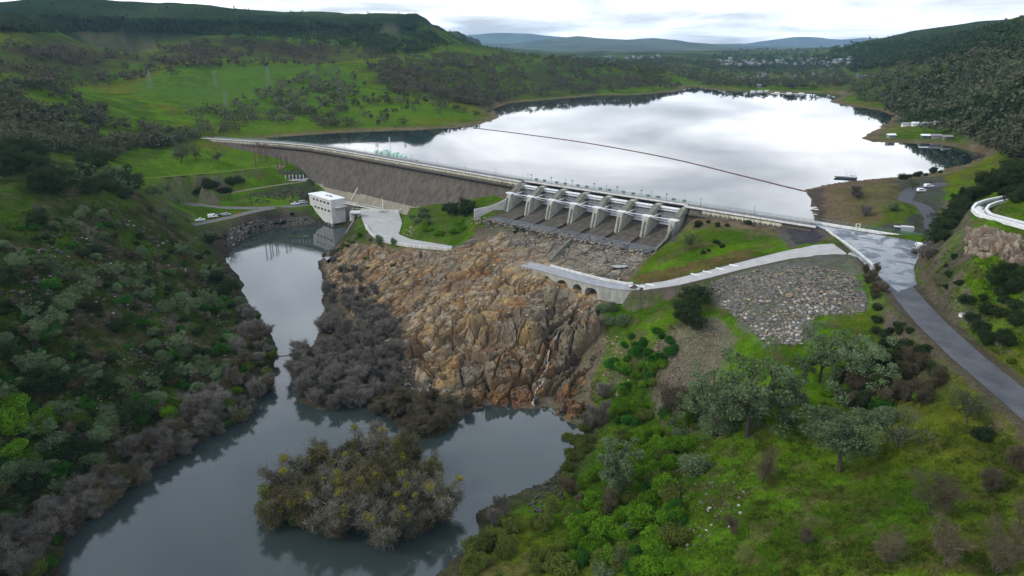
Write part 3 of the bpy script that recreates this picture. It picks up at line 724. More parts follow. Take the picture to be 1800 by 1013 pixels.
        c = mixc(c, C(*col), region(pts, w) * k * (0.8 + 0.4 * (n3 - 0.3)).clip(0, 1))
    # road shoulders
    for line, w in ((ROAD, 7), (RAMP, 5.2)):
        bx = bbox(line, 14); m = (x > bx[0]) & (x < bx[1]) & (y > bx[2]) & (y < bx[3])
        if m.any():
            d = seg_dist(x[m], y[m], line); t = (1 - smooth(w - 1.2, w + 0.8, d + (n3[m] - 0.5) * 3)) * 0.9
            c[m] = mixc(c[m], C(0.078, 0.066, 0.050), t)
    c = c * np.array([0.92, 0.88, 0.92])
    cl = region(CLIFF_PX, 2)
    c = mixc(c, C(0.12, 0.095, 0.065), cl * 0.9)
    return c

def build_ground():
    x, y, z = GX.ravel(), GY.ravel(), GZ.ravel().copy(); r = np.hypot(x, y)
    # rise over run for the rock mask
    dzr = np.gradient(GZ, LR, axis=1) / np.exp(_gl); dza = np.gradient(GZ, AZ, axis=0) / np.exp(_gl)
    slope = np.hypot(dzr, dza).ravel()
    c = ground_colour(x, y, z, r, slope)
    # fine relief
    fine = (fbm(x / 2.6, y / 2.6, 3, 1) - 0.5) * 0.9 * smooth(900, 200, r)
    on_grade = np.zeros(len(x))
    for line, w, bl in GRADES:
        bx = bbox(line, w + bl); m = (x > bx[0]) & (x < bx[1]) & (y > bx[2]) & (y < bx[3])
        if m.any(): on_grade[m] = np.maximum(on_grade[m], 1 - smooth(w - 0.5, w + 2, seg_dist(x[m], y[m], line)))
    for poly in (PLAZA, APRON):
        bx = bbox(poly, 6); m = (x > bx[0]) & (x < bx[1]) & (y > bx[2]) & (y < bx[3])
        if m.any(): on_grade[m] = np.maximum(on_grade[m], 1 - smooth(0, 3, sdf(x[m], y[m], poly)))
    z = z + fine * (1 - on_grade)
    # the rock cliff is its own mesh: sink the sheet beneath it
    cp = hpoly(CLIFF_PX); bx = bbox(cp, 6); m = (x > bx[0]) & (x < bx[1]) & (y > bx[2]) & (y < bx[3])
    sc_ = sdf(x[m], y[m], cp); z[m] -= 2.0 * (1 - smooth(-5, -1.5, sc_)) + 5.0 * (1 - smooth(-12, -5, sc_)) * smooth(2.0, 8.0, z[m])
    na, nl = GX.shape
    i, j = np.meshgrid(np.arange(na - 1), np.arange(nl - 1), indexing='ij'); b = (i * nl + j).ravel()
    Fq = np.stack([b, b + 1, b + nl + 1, b + nl], 1)[:, ::-1]
    me = mesh_np('ground', np.stack([x, y, z], 1), Fq, [M['ground']], True)
    color_attr(me, c)
    return tag(obj('ground', me), 'green oak hills and valley ground around the reservoir', 'terrain', kind='structure')
build_ground()

def sheet(name, poly, z, m, label, grow=0.0, cat='water'):
    p = np.array(poly)
    if grow:
        a = np.roll(p, 1, 0); b = np.roll(p, -1, 0); t = b - a; n = np.stack([t[:, 1], -t[:, 0]], 1)
        n /= np.linalg.norm(n, axis=1)[:, None] + 1e-9
        area = np.sum(p[:, 0] * np.roll(p[:, 1], -1) - np.roll(p[:, 0], -1) * p[:, 1])
        p = p + n * grow * (1 if area > 0 else -1)
    bm = bmesh.new(); f = bm.faces.new([bm.verts.new((q[0], q[1], z)) for q in p])
    bmesh.ops.triangulate(bm, faces=[f], ngon_method='EAR_CLIP')
    bmesh.ops.recalc_face_normals(bm, faces=bm.faces)
    if bm.faces[:][0].normal.z < 0: bmesh.ops.reverse_faces(bm, faces=bm.faces)
    me = bpy.data.meshes.new(name); bm.to_mesh(me); bm.free(); me.materials.append(m)
    return tag(obj(name, me), label, cat, kind='structure')
# the water lies in basins of the ground: the sheets reach under the banks
_dam_back = [p for p in DAM[::-1][1:-1]]
lk = [(p[0], p[1]) for p in LAKE]
cen = np.mean(np.array(lk), 0)
sheet('lake', LAKE + _dam_back, LAKE_Z, M['lake'], 'calm pale reservoir mirroring the cloudy sky', 7.0)
sheet('far_lake_arm', POND, LAKE_Z + 0.02, M['lake'], 'thin bright strip of water before the far town', 12.0)
sheet('river', RIVER, RIVER_Z, M['river'], 'dark green river and plunge pool below the dam', 5.0)

# ------------------------------------------------------------------ the dam
def polyline(pts):
    P = np.array([p[:2] for p in pts], float); s = np.concatenate([[0], np.cumsum(np.hypot(*np.diff(P, axis=0).T))])
    return P, s
def along(P, s, t):
    """point and unit tangent at arc length t"""
    t = min(max(t, 0), s[-1] - 1e-6); k = int(np.searchsorted(s, t, 'right') - 1); k = min(k, len(s) - 2)
    e = (P[k + 1] - P[k]) / (s[k + 1] - s[k]); return P[k] + e * (t - s[k]), e
def ribbon(name, line, w, m, parent=None, dz=0.0, step=3.0, thick=0.25, label=None, kind=None, cat=None, wl=None, wr=None, ws=None):
    """road slab along a 3-D polyline"""
    P, s = polyline(line); zz = [p[2] for p in line]
    n = max(2, int(s[-1] / step) + 1); V = []; L = w / 2
    for i in range(n):
        t = s[-1] * i / (n - 1)
        a, e0 = along(P, s, t - 3); b, e1 = along(P, s, t + 3); p, e = along(P, s, t)
        d = (b - a); d = d / (np.hypot(*d) + 1e-9); nx, ny = -d[1], d[0]; z = float(np.interp(t, s, zz)) + dz
        if ws: L = float(np.interp(t, s, ws)) / 2
        l = wl if wl is not None else L; r = wr if wr is not None else L
        V += [(p[0] + nx * l, p[1] + ny * l, z), (p[0] - nx * r, p[1] - ny * r, z), (p[0] + nx * l, p[1] + ny * l, z - thick), (p[0] - nx * r, p[1] - ny * r, z - thick)]
    Fc = []
    for i in range(n - 1):
        a = 4 * i; b = a + 4
        Fc += [(a, a + 1, b + 1, b), (a, b, b + 2, a + 2), (a + 1, a + 3, b + 3, b + 1)]
    me = mesh_np(name, V, np.array(Fc), [m])
    o = obj(name, me, parent)
    if label: tag(o, label, cat, kind=kind)
    return o

def build_dam():
    root = empty('dam', (0, 0, 0))
    tag(root, 'long grey concrete dam with seven white spillway gates and a road on its crest', 'dam')
    Pd, sd = polyline(DAM[:9])
    s_sp0 = sd[6]; s_sp1 = sd[7]; s_end = sd[8]
    def frame(t):
        p, e = along(Pd, sd, t); return p, e, np.array([e[1], -e[0]])          # downstream normal
    def W(t, d, z):
        # mitred cross-section: blend tangents around bends
        p, e = along(Pd, sd, t); a, _ = along(Pd, sd, t - 6); b, _ = along(Pd, sd, t + 6); q = b - a; q = q / np.hypot(*q)
        return (p[0] + q[1] * d, p[1] - q[0] * d, z)
    SL = 0.77
    # face, monolith by monolith, each poured in lifts
    def face_run(t0, t1, blk, m):
        n = int(round((t1 - t0) / blk)); 
        for k in range(n):
            a = t0 + (t1 - t0) * k / n + 0.10; b = t0 + (t1 - t0) * (k + 1) / n - 0.10
            ztop = CREST_Z - 4.4
            zb = 99
            for t in (a, b):
                for d in np.arange(4, 46, 3):
                    q = W(t, d, 0); g = gz(q[0], q[1]); f = ztop - (d - 3.2) / SL
                    if f < g: zb = min(zb, g - 2.5, f); break
                else: zb = min(zb, -4)
            zb = min(zb, ztop - 2)
            V = []; nl = max(1, int((ztop - zb) / 1.8)); j = (random.random() - 0.5) * 0.10
            for i in range(nl + 1):
                z = ztop + (zb - ztop) * i / nl; d = 3.2 + (ztop - z) * SL + j
                if i: V += [W(a, d - 0.16, z), W(b, d - 0.16, z)]
                V += [W(a, d, z), W(b, d, z)]
            Fq = [(2 * i, 2 * i + 1, 2 * i + 3, 2 * i + 2) for i in range(len(V) // 2 - 1)]
            me = mesh_np('face_block', V, np.array(Fq)[:, ::-1], [m]); obj('face_block', me, root)
    face_run(2, s_sp0 - 1, 15.0, M['concrete_face'])
    face_run(s_sp1 + 2, s_end - 12, 15.0, M['concrete_face'])
    # core behind the joints and the upstream face
    V = []; T = [t for t in np.arange(0, s_end, 7.0)] + [s_end]
    for t in T:
        if s_sp0 - 0.5 < t < s_sp1 + 0.5:
            V += [W(t, -3.4, CREST_Z - 1), W(t, -3.4, 20), W(t, -3.0, 33.0), W(t, -2.9, 20)]
        else:
            V += [W(t, -3.4, CREST_Z - 0.42), W(t, -3.4, 15), W(t, 3.0, CREST_Z - 0.42), W(t, 3.0 + 24 * SL - 0.5, CREST_Z - 0.42 - 28)]
    Fq = []
    for i in range(len(T) - 1):
        a = 4 * i; b = a + 4; Fq += [(a, a + 1, b + 1, b), (a + 2, b + 2, b + 3, a + 3)]
    obj('core', mesh_np('core', V, np.array(Fq), [M['chute']]), root)
    # parapet panels: the pale band under the crest
    for t0, t1 in ((1, s_sp0 - 1.4), (s_sp1 + 9, s_end - 14)):
        n = int((t1 - t0) / 4.3)
        for k in range(n):
            a = t0 + (t1 - t0) * k / n + 0.12; b = t0 + (t1 - t0) * (k + 1) / n - 0.12
            mb = MB(); h = 3.9 + (0.25 if k % 4 == 0 else 0)
            mb.hexa([W(a, 2.6, CREST_Z - 0.5 - h), W(b, 2.6, CREST_Z - 0.5 - h), W(b, 3.75, CREST_Z - 0.5 - h), W(a, 3.75, CREST_Z - 0.5 - h), W(a, 2.6, CREST_Z - 0.5), W(b, 2.6, CREST_Z - 0.5), W(b, 3.75, CREST_Z - 0.5), W(a, 3.75, CREST_Z - 0.5)])
            for q in (0.25, 0.75):
                t = a + (b - a) * q
                mb.hexa([W(t - 0.22, 3.7, CREST_Z - 4.2), W(t + 0.22, 3.7, CREST_Z - 4.2), W(t + 0.22, 4.05, CREST_Z - 4.2), W(t - 0.22, 4.05, CREST_Z - 4.2), W(t - 0.22, 3.7, CREST_Z - 0.55), W(t + 0.22, 3.7, CREST_Z - 0.55), W(t + 0.22, 4.05, CREST_Z - 0.55), W(t - 0.22, 4.05, CREST_Z - 0.55)])
            mb.build('parapet_panel', M['parapet'], root)
    # deck, kerbs, rails
    def strip(name, d0, d1, z0, z1, m, t0=0.0, t1=None, par=root):
        t1 = s_end if t1 is None else t1; T = np.linspace(t0, t1, int((t1 - t0) / 6) + 2); V = []
        for t in T: V += [W(t, d0, z0), W(t, d1, z0), W(t, d1, z1), W(t, d0, z1)]
        Fq = []
        for i in range(len(T) - 1):
            a = 4 * i; b = a + 4
            for k in range(4): Fq.append((a + k, b + k, b + (k + 1) % 4, a + (k + 1) % 4))
        Fq += [(0, 1, 2, 3), tuple(4 * (len(T) - 1) + k for k in (3, 2, 1, 0))]
        return obj(name, mesh_np(name, V, np.array(Fq), [m]), par)
    deck = strip('deck', -3.6, 4.0, CREST_Z - 0.45, CREST_Z, M['asphalt'], 0.0, s_sp0)
    strip('deck', -5.6, 0.6, CREST_Z - 0.45, CREST_Z - 0.01, M['asphalt'], s_sp0 + 0.01, s_sp1 - 0.01)
    strip('deck', -3.6, 4.0, CREST_Z - 0.45, CREST_Z, M['asphalt'], s_sp1, s_end)
    for u, v, dd in ((0.0, s_sp0, 3.7), (s_sp0, s_sp1, 0.3), (s_sp1, s_end, 3.7)):
        strip('kerb', dd, dd + 0.55, CREST_Z + 0.004, CREST_Z + 0.75, M['concrete_pale'], u, v, par=deck)
    strip('kerb', -3.8, -3.45, CREST_Z + 0.004, CREST_Z + 0.5, M['concrete'], par=deck)
    for d, m, u, v in ((3.98, 'grey_steel', 1, s_sp0), (0.6, 'grey_steel', s_sp0, s_sp1), (3.98, 'grey_steel', s_sp1, s_end - 1), (-3.62, 'green_steel', 1, s_end - 1)):
        mb = MB(); base = CREST_Z + (0.75 if d > 0 else 0.5)
        T = np.arange(u, v, 3.0)
        for t in T:
            p = W(t, d, base); mb.box((p[0], p[1], base + 0.45), (0.12, 0.12, 0.9))
        for h in (0.45, 0.9):
            for a, b in zip(T[:-1], T[1:]): mb.beam(W(a, d, base + h), W(b, d, base + h), 0.10)
        mb.build('guard_rail', M[m], deck)
    # lamp posts along the upstream rail
    for t in np.arange(20, s_end - 8, 26):
        mb = MB(); p = W(t, -3.3, CREST_Z); mb.tube([p, (p[0], p[1], CREST_Z + 3.6)], 0.10, 5); mb.box((p[0], p[1], CREST_Z + 3.7), (0.5, 0.3, 0.2))
        mb.build('lamp_post', M['green_steel'], root)
    # stairway and pale drip lines down the face
    def face_strip(px0, py0, bot, w, m, nm, proud):
        x, y = PZ(px0, py0, CREST_Z); D2 = [(np.hypot(*(along(Pd, sd, t)[0] - (x, y))), t) for t in np.arange(5, s_sp0, 1.0)]; t = min(D2)[1]
        V = []
        for z in np.linspace(CREST_Z - 4.6, bot, 18):
            d = 3.2 + (CREST_Z - 4.4 - z) * SL + proud
            V += [W(t - w / 2, d - 0.5, z), W(t - w / 2, d, z), W(t + w / 2, d, z), W(t + w / 2, d - 0.5, z)]
        Fq = []
        for i in range(17):
            a = 4 * i; b = a + 4; Fq += [(a, b, b + 1, a + 1), (a + 1, b + 1, b + 2, a + 2), (a + 2, b + 2, b + 3, a + 3)]
        obj(nm, mesh_np(nm, V, np.array(Fq), [m]), root)
    face_strip(666, 273, 14, 1.1, M['concrete'], 'stairway', 0.35)
    for a, b, bot in ((600, 263, 14), (712, 281, 16), (752, 288, 18), (640, 270, 22)):
        face_strip(a, b, bot, 0.30, M['pier'], 'drain_line', 0.12)
    # ---- spillway
    NB = 7; Ls = s_sp1 - s_sp0; pw = 2.7
    sill = SILL
    prof = CHUTE[:8]
    for k in range(NB):
        a = s_sp0 + Ls * k / NB + pw / 2 - 0.02; b = s_sp0 + Ls * (k + 1) / NB - pw / 2 + 0.02
        for q in range(3):                                            # three slabs to a bay
            c0 = a + (b - a) * q / 3 + 0.06; c1 = a + (b - a) * (q + 1) / 3 - 0.06; V = []
            for d, z in prof: V += [W(c0, d, z), W(c1, d, z)]
            Fq = [(2 * i, 2 * i + 2, 2 * i + 3, 2 * i + 1) for i in range(len(prof) - 1)]
            obj('chute_slab', mesh_np('chute_slab', V, np.array(Fq), [M['chute']], True), root)
        V = []
        for d in (26.05, 30, 33 + 3.5 * random.random()): V += [W(a - 1.1, d, float(np.interp(d, [p[0] for p in CHUTE], [p[1] for p in CHUTE]))), W(b + 1.1, d, float(np.interp(d, [p[0] for p in CHUTE], [p[1] for p in CHUTE])))]
        obj('apron_slab', mesh_np('apron_slab', V, np.array([(0, 2, 3, 1), (2, 4, 5, 3)]), [M['apron_wet']]), root)
        # radial gate
        gate = empty('gate'); gate.parent = root
        R, tz, td = 10.5, sill + 4.6, 12.6
        ang = np.linspace(rad(157), rad(208), 10)
        V = [];
        for th in ang:
            d = td + R * math.cos(th); z = tz - R * math.sin(th) * -1
            z = tz + R * math.sin(math.pi - th)
            V += [W(a + 0.15, d, z), W(b - 0.15, d, z)]
        Fq = [(2 * i, 2 * i + 1, 2 * i + 3, 2 * i + 2) for i in range(len(ang) - 1)]
        zt = max(v[2] for v in V); zl = min(v[2] for v in V)
        obj('skin_plate', mesh_np('skin_plate', V, np.array(Fq), [M['gate_skin']], True), gate)
        def gp(th, inset, t):
            return W(t, td + (R - inset) * math.cos(th), tz + (R - inset) * math.sin(math.pi - th))
        for th in np.linspace(rad(159), rad(206), 7):                 # girders
            mb = MB(); p = gp(th, 0.55, a + 0.2); q = gp(th, 0.55, b - 0.2); mb.beam(p, q, 0.8, 0.5); mb.build('girder', M['white_steel'], gate)
        for t in np.linspace(a + 0.8, b - 0.8, 9):                    # ribs
            mb = MB()
            for u, v in zip(ang[:-1], ang[1:]): mb.beam(gp(u, 0.16, t), gp(v, 0.16, t), 0.16, 0.28)
            mb.build('rib', M['white_steel'], gate)
        for t, tt in ((a + 1.6, a + 0.35), (b - 1.6, b - 0.35)):      # arms to the trunnions
            for th in (rad(174), rad(200)):
                mb = MB().beam(gp(th, 0.7, t), W(tt, td, tz), 0.36, 0.42); mb.build('arm', M['white_steel'], gate)
    for k in range(NB + 1):
        t = s_sp0 + Ls * k / NB
        mb = MB()
        pr = [(-5.4, 20), (-5.4, CREST_Z - 0.5), (3.0, CREST_Z - 0.5), (5.0, CREST_Z - 0.9), (11.6, sill + 5.1), (14.2, sill + 5.0), (15.0, sill + 3.8), (17.6, sill - 5.6), (17.6, 20)]
        p, e = along(Pd, sd, t); nrm = np.array([e[1], -e[0]])
        A = (p[0] - e[0] * pw / 2, p[1] - e[1] * pw / 2, 0)
        mb.extrude(pr, A, (nrm[0], nrm[1], 0), (e[0] * pw, e[1] * pw, 0))
        pier = mb.build('pier', M['pier'], root)
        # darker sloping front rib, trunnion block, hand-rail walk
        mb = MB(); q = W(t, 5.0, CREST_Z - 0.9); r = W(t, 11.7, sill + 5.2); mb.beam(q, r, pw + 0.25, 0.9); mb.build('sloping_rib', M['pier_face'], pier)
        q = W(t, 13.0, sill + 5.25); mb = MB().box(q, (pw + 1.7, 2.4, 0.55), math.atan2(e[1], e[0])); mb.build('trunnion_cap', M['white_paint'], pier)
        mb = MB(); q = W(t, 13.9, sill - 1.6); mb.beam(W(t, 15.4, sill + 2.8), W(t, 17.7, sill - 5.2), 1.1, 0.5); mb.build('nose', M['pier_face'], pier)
    # trunnion walkway across the bays
    for k in range(NB):
        a = s_sp0 + Ls * k / NB + pw / 2 + 0.9; b = s_sp0 + Ls * (k + 1) / NB - pw / 2 - 0.9
        mb = MB().beam(W(a, 13.2, sill + 5.25), W(b, 13.2, sill + 5.25), 0.28, 0.22); mb.build('walkway_beam', M['white_steel'], root)
    # hoists and posts on the spillway deck
    for k in range(NB):
        for q in (0.3, 0.7):
            t = s_sp0 + Ls * (k + q) / NB; p = W(t, -4.4, CREST_Z + 0.8); e = along(Pd, sd, t)[1]
            MB().box(p, (1.5, 1.1, 1.6), math.atan2(e[1], e[0])).build('hoist', M['green_steel'], root)
        t = s_sp0 + Ls * (k + 0.02) / NB; p = W(t, -4.6, CREST_Z)
        MB().tube([p, (p[0], p[1], CREST_Z + 3.2)], 0.13, 5).box((p[0], p[1], CREST_Z + 3.2), (0.9, 0.5, 0.5)).build('hoist_post', M['green_steel'], root)
    for t in (s_sp0 + 0.5, s_sp1 - 0.5):
        p = W(t, 3.0, CREST_Z); MB().tube([p, (p[0], p[1], CREST_Z + 6.5)], [0.12, 0.05], 5).build('mast', M['grey_steel'], root)
    # training walls
    def wall(pts, w, m, nm):
        mb = MB()
        for (x0, y0, a0, b0), (x1, y1, a1, b1) in zip(pts[:-1], pts[1:]):
            d = np.array([x1 - x0, y1 - y0]); d = d / np.hypot(*d); n = np.array([-d[1], d[0]]) * w / 2
            mb.hexa([(x0 - n[0], y0 - n[1], a0), (x1 - n[0], y1 - n[1], a1), (x1 + n[0], y1 + n[1], a1), (x0 + n[0], y0 + n[1], a0), (x0 - n[0], y0 - n[1], b0), (x1 - n[0], y1 - n[1], b1), (x1 + n[0], y1 + n[1], b1), (x0 + n[0], y0 + n[1], b0)])
        return mb.build(nm, m, root)
    q = [W(s_sp0 - 0.2, 15, 0), W(s_sp0 - 2.4, 20, 0), W(s_sp0 - 5.0, 24, 0), W(s_sp0 - 8.0, 28, 0), W(s_sp0 - 9.5, 31, 0)]
    hs = [sill + 2.8, sill + 0.4, sill - 1.2, sill - 2.0, sill - 2.4]
    wall([(p[0], p[1], 20, h) for p, h in zip(q, hs)], 1.1, M['concrete'], 'training_wall')
    q = [W(s_sp1 + 0.2, 15, 0), W(s_sp1 + 2.0, 24, 0), W(s_sp1 + 3, 34, 0)]
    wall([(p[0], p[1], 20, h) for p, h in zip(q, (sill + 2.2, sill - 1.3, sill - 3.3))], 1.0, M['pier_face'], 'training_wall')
    return root, W, (s_sp0, s_sp1, s_end)
DAM_OBJ, DW, (S0, S1, SE) = build_dam()

# ------------------------------------------------------------------ roads and built things
ribbon('road', ROAD, 8.0, M['asphalt'], label='grey asphalt road curving down past the green hill', kind='structure', cat='road')
ribbon('ramp_road', RAMP, 6.4, M['concrete'], dz=0.03, ws=[20, 17, 13, 8, 6.4, 6.4, 6.4, 6.4], label='pale concrete ramp leading from the plaza to the arched causeway', kind='structure', cat='road')
ribbon('service_road', LOW_ROAD, 7.0, M['gravel'], label='grey gravel road running to the powerhouse', kind='structure', cat='road')
ribbon('service_road', LOW_BRANCH, 7.0, M['gravel'], dz=0.02, label='gravel lay-by above the river bank with parked trucks', kind='structure', cat='road')
ribbon('track', TRACK_LOW, 3.6, M['dirt'], label='narrow dirt track climbing to the switchyard', kind='structure', cat='track')
ribbon('track', TRACK_UP, 3.4, mat('grass_track', (0.098, 0.125, 0.022), 0.95, noise=(0.5, 0.3), spec=0.1), label='grassy track across the slope below the left abutment', kind='structure', cat='track')
ribbon('shore_road', SHORE_ROAD, 6.5, M['gravel_dark'], label='dark gravel road round the lakeside spit', kind='structure', cat='road')
sheet('plaza', PLAZA, 42.03, M['asphalt_wet'], 'wide wet asphalt junction at the right end of the dam', 1.0, 'pavement')
sheet('concrete_apron', APRON, 14.0, M['concrete'], 'pale concrete apron at the foot of the dam', 0.3, 'apron')

def posts_wall(name, label, cat, line, h, w, seg, m, gap=0.08, base=-0.4, jitter=0.0):
    """a wall of separate segments along a 3-D line"""
    root = empty(name, (line[0][0], line[0][1], line[0][2])); tag(root, label, cat)
    P, s = polyline(line); zz = [p[2] for p in line]; n = max(1, int(s[-1] / seg)); me = None
    for k in range(n):
        a = s[-1] * k / n + gap; b = s[-1] * (k + 1) / n - gap
        p, e = along(P, s, a); q, e2 = along(P, s, b); za = float(np.interp(a, s, zz)); zb = float(np.interp(b, s, zz)); d = q - p; d = d / np.hypot(*d); nx = np.array([-d[1], d[0]]) * w / 2
        j = random.uniform(-jitter, jitter)
        V = [(p[0] - nx[0], p[1] - nx[1], za + base), (q[0] - nx[0], q[1] - nx[1], zb + base), (q[0] + nx[0], q[1] + nx[1], zb + base), (p[0] + nx[0], p[1] + nx[1], za + base)]
        V += [(a_, b_, c_ - base + h + j) for a_, b_, c_ in V]
        V = [(a_ - line[0][0], b_ - line[0][1], c_ - line[0][2]) for a_, b_, c_ in V]
        MB().hexa(V).build('wall_segment', m, root)
    return root
posts_wall('kerb_wall', 'pale concrete kerb between the wet junction and the ramp', 'kerb', Z3([(1452, 404, 42), (1480, 424, 42), (1510, 446, 42), (1538, 470, 42)]), 0.45, 0.8, 4.0, M['concrete_pale'])
posts_wall('crest_wall', 'long white kerb wall along the lake side of the junction', 'wall', Z3([(1434, 392, 42), (1500, 402.5, 42), (1560, 412, 42), (1622, 422, 42)]), 0.7, 0.6, 5.0, M['white_paint'])
def fence(name, label, line, h, m, step=3.0):
    root = empty(name, line[0]); tag(root, label, 'fence'); o = Vector(line[0])
    P, s = polyline(line); zz = [p[2] for p in line]; T = np.linspace(0, s[-1], max(2, int(s[-1] / step))); pts = []
    for t in T:
        p, e = along(P, s, t); pts.append(Vector((p[0], p[1], float(np.interp(t, s, zz)))) - o)
    pm = MB().tube([(0, 0, -0.3), (0, 0, h)], 0.09, 5).mesh('post', m)
    for p in pts: obj('post', pm, root, p)
    for k in (0.35, 0.7, 1.0):
        mb = MB()
        for a, b in zip(pts[:-1], pts[1:]): mb.beam(a + Vector((0, 0, h * k)), b + Vector((0, 0, h * k)), 0.08)
        mb.build('rail', m, root)
    return root
fence('railing', 'green steel railing beside the white wall at the junction', Z3([(1445, 390.5, 42), (1500, 399.5, 42), (1560, 409, 42), (1630, 420, 42)]), 1.6, M['green_steel'])
posts_wall('apron_wall', 'stained pale wall round the river side of the concrete apron', 'wall', Z3([(643, 398, 14), (650, 410, 14), (668, 424, 14), (720, 434, 14), (793, 440.5, 14)]), 1.3, 0.5, 4.0, M['concrete_pale'], base=-3.5)
posts_wall('retaining_wall', 'dark low wall stepping up from the end of the apron', 'wall', Z3([(797, 439, 14.5), (815, 433, 17), (838, 425, 19.5)]), 1.6, 0.6, 5.0, M['pier_face'], base=-3)
posts_wall('apron_wall', 'pale kerb along the foot of the dam above the apron', 'wall', Z3([(636, 369, 15), (700, 371.5, 15), (722, 364, 16.5), (745, 355, 20), (775, 350, 22)]), 0.8, 0.6, 4.0, M['concrete_pale'], base=-2)
posts_wall('apron_wall', 'low step wall crossing the middle of the concrete apron', 'wall', Z3([(650, 386, 14), (680, 388, 14), (706, 386, 14)]), 0.35, 0.5, 4.0, M['concrete_pale'])
posts_wall('weir_wall', 'long low weathered wall running diagonally through the rubble basin', 'wall', Z3([(1002, 424, 25.4), (985, 440, 25.0), (965, 462, 24.6)]), 1.0, 1.2, 5.0, M['pier_face'], base=-3)

def build_causeway():
    root = empty('causeway', BRIDGE[0]); tag(root, 'pale concrete causeway with three dark arches on top of the cliff', 'bridge')
    o = np.array(BRIDGE[0]); P, s = polyline(BRIDGE); zz = [p[2] for p in BRIDGE]
    def Wb(t, d, z):
        p, e = along(P, s, t); a, _ = along(P, s, t - 4); b, _ = along(P, s, t + 4); q = b - a; q = q / np.hypot(*q)
        return (p[0] - q[1] * d - o[0], p[1] + q[0] * d - o[1], z - o[2])
    w = 3.4
    T = np.arange(0, s[-1] + 0.2, 0.5); Lz = [float(np.interp(t, s, zz)) for t in T]
    # which side faces the cliff (camera): the one with the smaller y
    sgn = -1 if Wb(10, 1, 0)[1] > Wb(10, -1, 0)[1] else 1
    def nearest(px, py, z):
        x, y = PZ(px, py, z); return min((np.hypot(*(along(P, s, t)[0] - (x, y))), t) for t in np.arange(0, s[-1], 0.25))[1]
    arches = [(nearest(992, 486, 26.2), 3.1, 2.6), (nearest(1017, 494, 26.4), 2.6, 2.2), (nearest(1041, 500, 26.7), 3.2, 2.7)]
    # body: wall strips between deck and soffit
    V = []; 
    for t, z in zip(T, Lz):
        low = z - 5.5
        for c, r, h in arches:
            if abs(t - c) < r: low = z - 1.4 - 2.6 * (1 - math.sqrt(max(0, 1 - ((t - c) / r) ** 2)))
        V += [Wb(t, sgn * w, z), Wb(t, sgn * w, low), Wb(t, -sgn * w, z), Wb(t, -sgn * w, low)]
    Fq = []
    for i in range(len(T) - 1):
        a = 4 * i; b = a + 4; Fq += [(a, a + 1, b + 1, b), (a + 2, b + 2, b + 3, a + 3), (a + 1, a + 3, b + 3, b + 1)]
    e = 4 * (len(T) - 1); Fq += [(0, 2, 3, 1), (e, e + 1, e + 3, e + 2)]
    obj('arch_body', mesh_np('arch_body', V, np.array(Fq), [M['pier']]), root)
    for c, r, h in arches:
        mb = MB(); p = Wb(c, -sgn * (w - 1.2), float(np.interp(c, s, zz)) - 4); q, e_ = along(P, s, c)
        mb.box(p, (2 * r + 1.0, 0.4, 7.0), math.atan2(e_[1], e_[0])); mb.build('arch_shade', M['opening_shade'], root)  # near-black panel painted as the shade within each arch
    line = [(p[0] - o[0], p[1] - o[1], p[2] - o[2]) for p in BRIDGE]
    ribbon('deck', line, 2 * w + 0.3, mat('causeway_deck', (0.26, 0.268, 0.28), 0.8, noise=[(0.4, 0.2), (3, 0.12)], spec=0.25), root, dz=0.12, step=2, thick=0.3)
    n = 16; t0 = s[-1] * 0.08; t1 = s[-1] * 0.82
    for k in range(n):
        a = t0 + (t1 - t0) * k / n + 0.06; b = t0 + (t1 - t0) * (k + 1) / n - 0.06; za = float(np.interp(a, s, zz)); zb = float(np.interp(b, s, zz)); d0, d1 = -sgn * (w - 0.1), -sgn * (w + 0.5)
        MB().hexa([Wb(a, d0, za), Wb(b, d0, zb), Wb(b, d1, zb), Wb(a, d1, za), Wb(a, d0, za + 0.95), Wb(b, d0, zb + 0.95), Wb(b, d1, zb + 0.95), Wb(a, d1, za + 0.95)]).build('parapet_block', M['concrete_pale'], root)
    a, b = 0.3, s[-1] - 1
    for k in range(12):
        u = a + (b - a) * k / 12 + 0.08; v = a + (b - a) * (k + 1) / 12 - 0.08; zu = float(np.interp(u, s, zz)) + 0.12; zv = float(np.interp(v, s, zz)) + 0.12; d0, d1 = sgn * (w - 0.1), sgn * (w + 0.3)
        MB().hexa([Wb(u, d0, zu), Wb(v, d0, zv), Wb(v, d1, zv), Wb(u, d1, zu), Wb(u, d0, zu + 0.25), Wb(v, d0, zv + 0.25), Wb(v, d1, zv + 0.25), Wb(u, d1, zu + 0.25)]).build('kerb_block', M['concrete'], root)
build_causeway()
# wheel stops on the ramp
for i, (a, b, z, side) in enumerate([(1112, 505, 28.4, 'first by the causeway'), (1126, 504.5, 29, 'second from the causeway'), (1143, 502, 29.6, 'third from the causeway'), (1222, 484, 32.8, 'lowest on the upper ramp'), (1243, 479.5, 33.6, 'second lowest on the upper ramp'), (1266, 474, 34.6, 'third lowest on the upper ramp'), (1290, 468, 35.6, 'highest on the upper ramp')]):
    x, y = PZ(a, b, z); o = MB().box((0, 0, 0.2), (3.4, 0.55, 0.4)).build('wheel_stop', M['white_paint'])
    o.location = (x, y, z + 0.05); o.rotation_euler = (0, 0, rad(-38)); tag(o, 'short white concrete bar across the ramp edge, ' + side, 'barrier', 'white bars along the ramp')

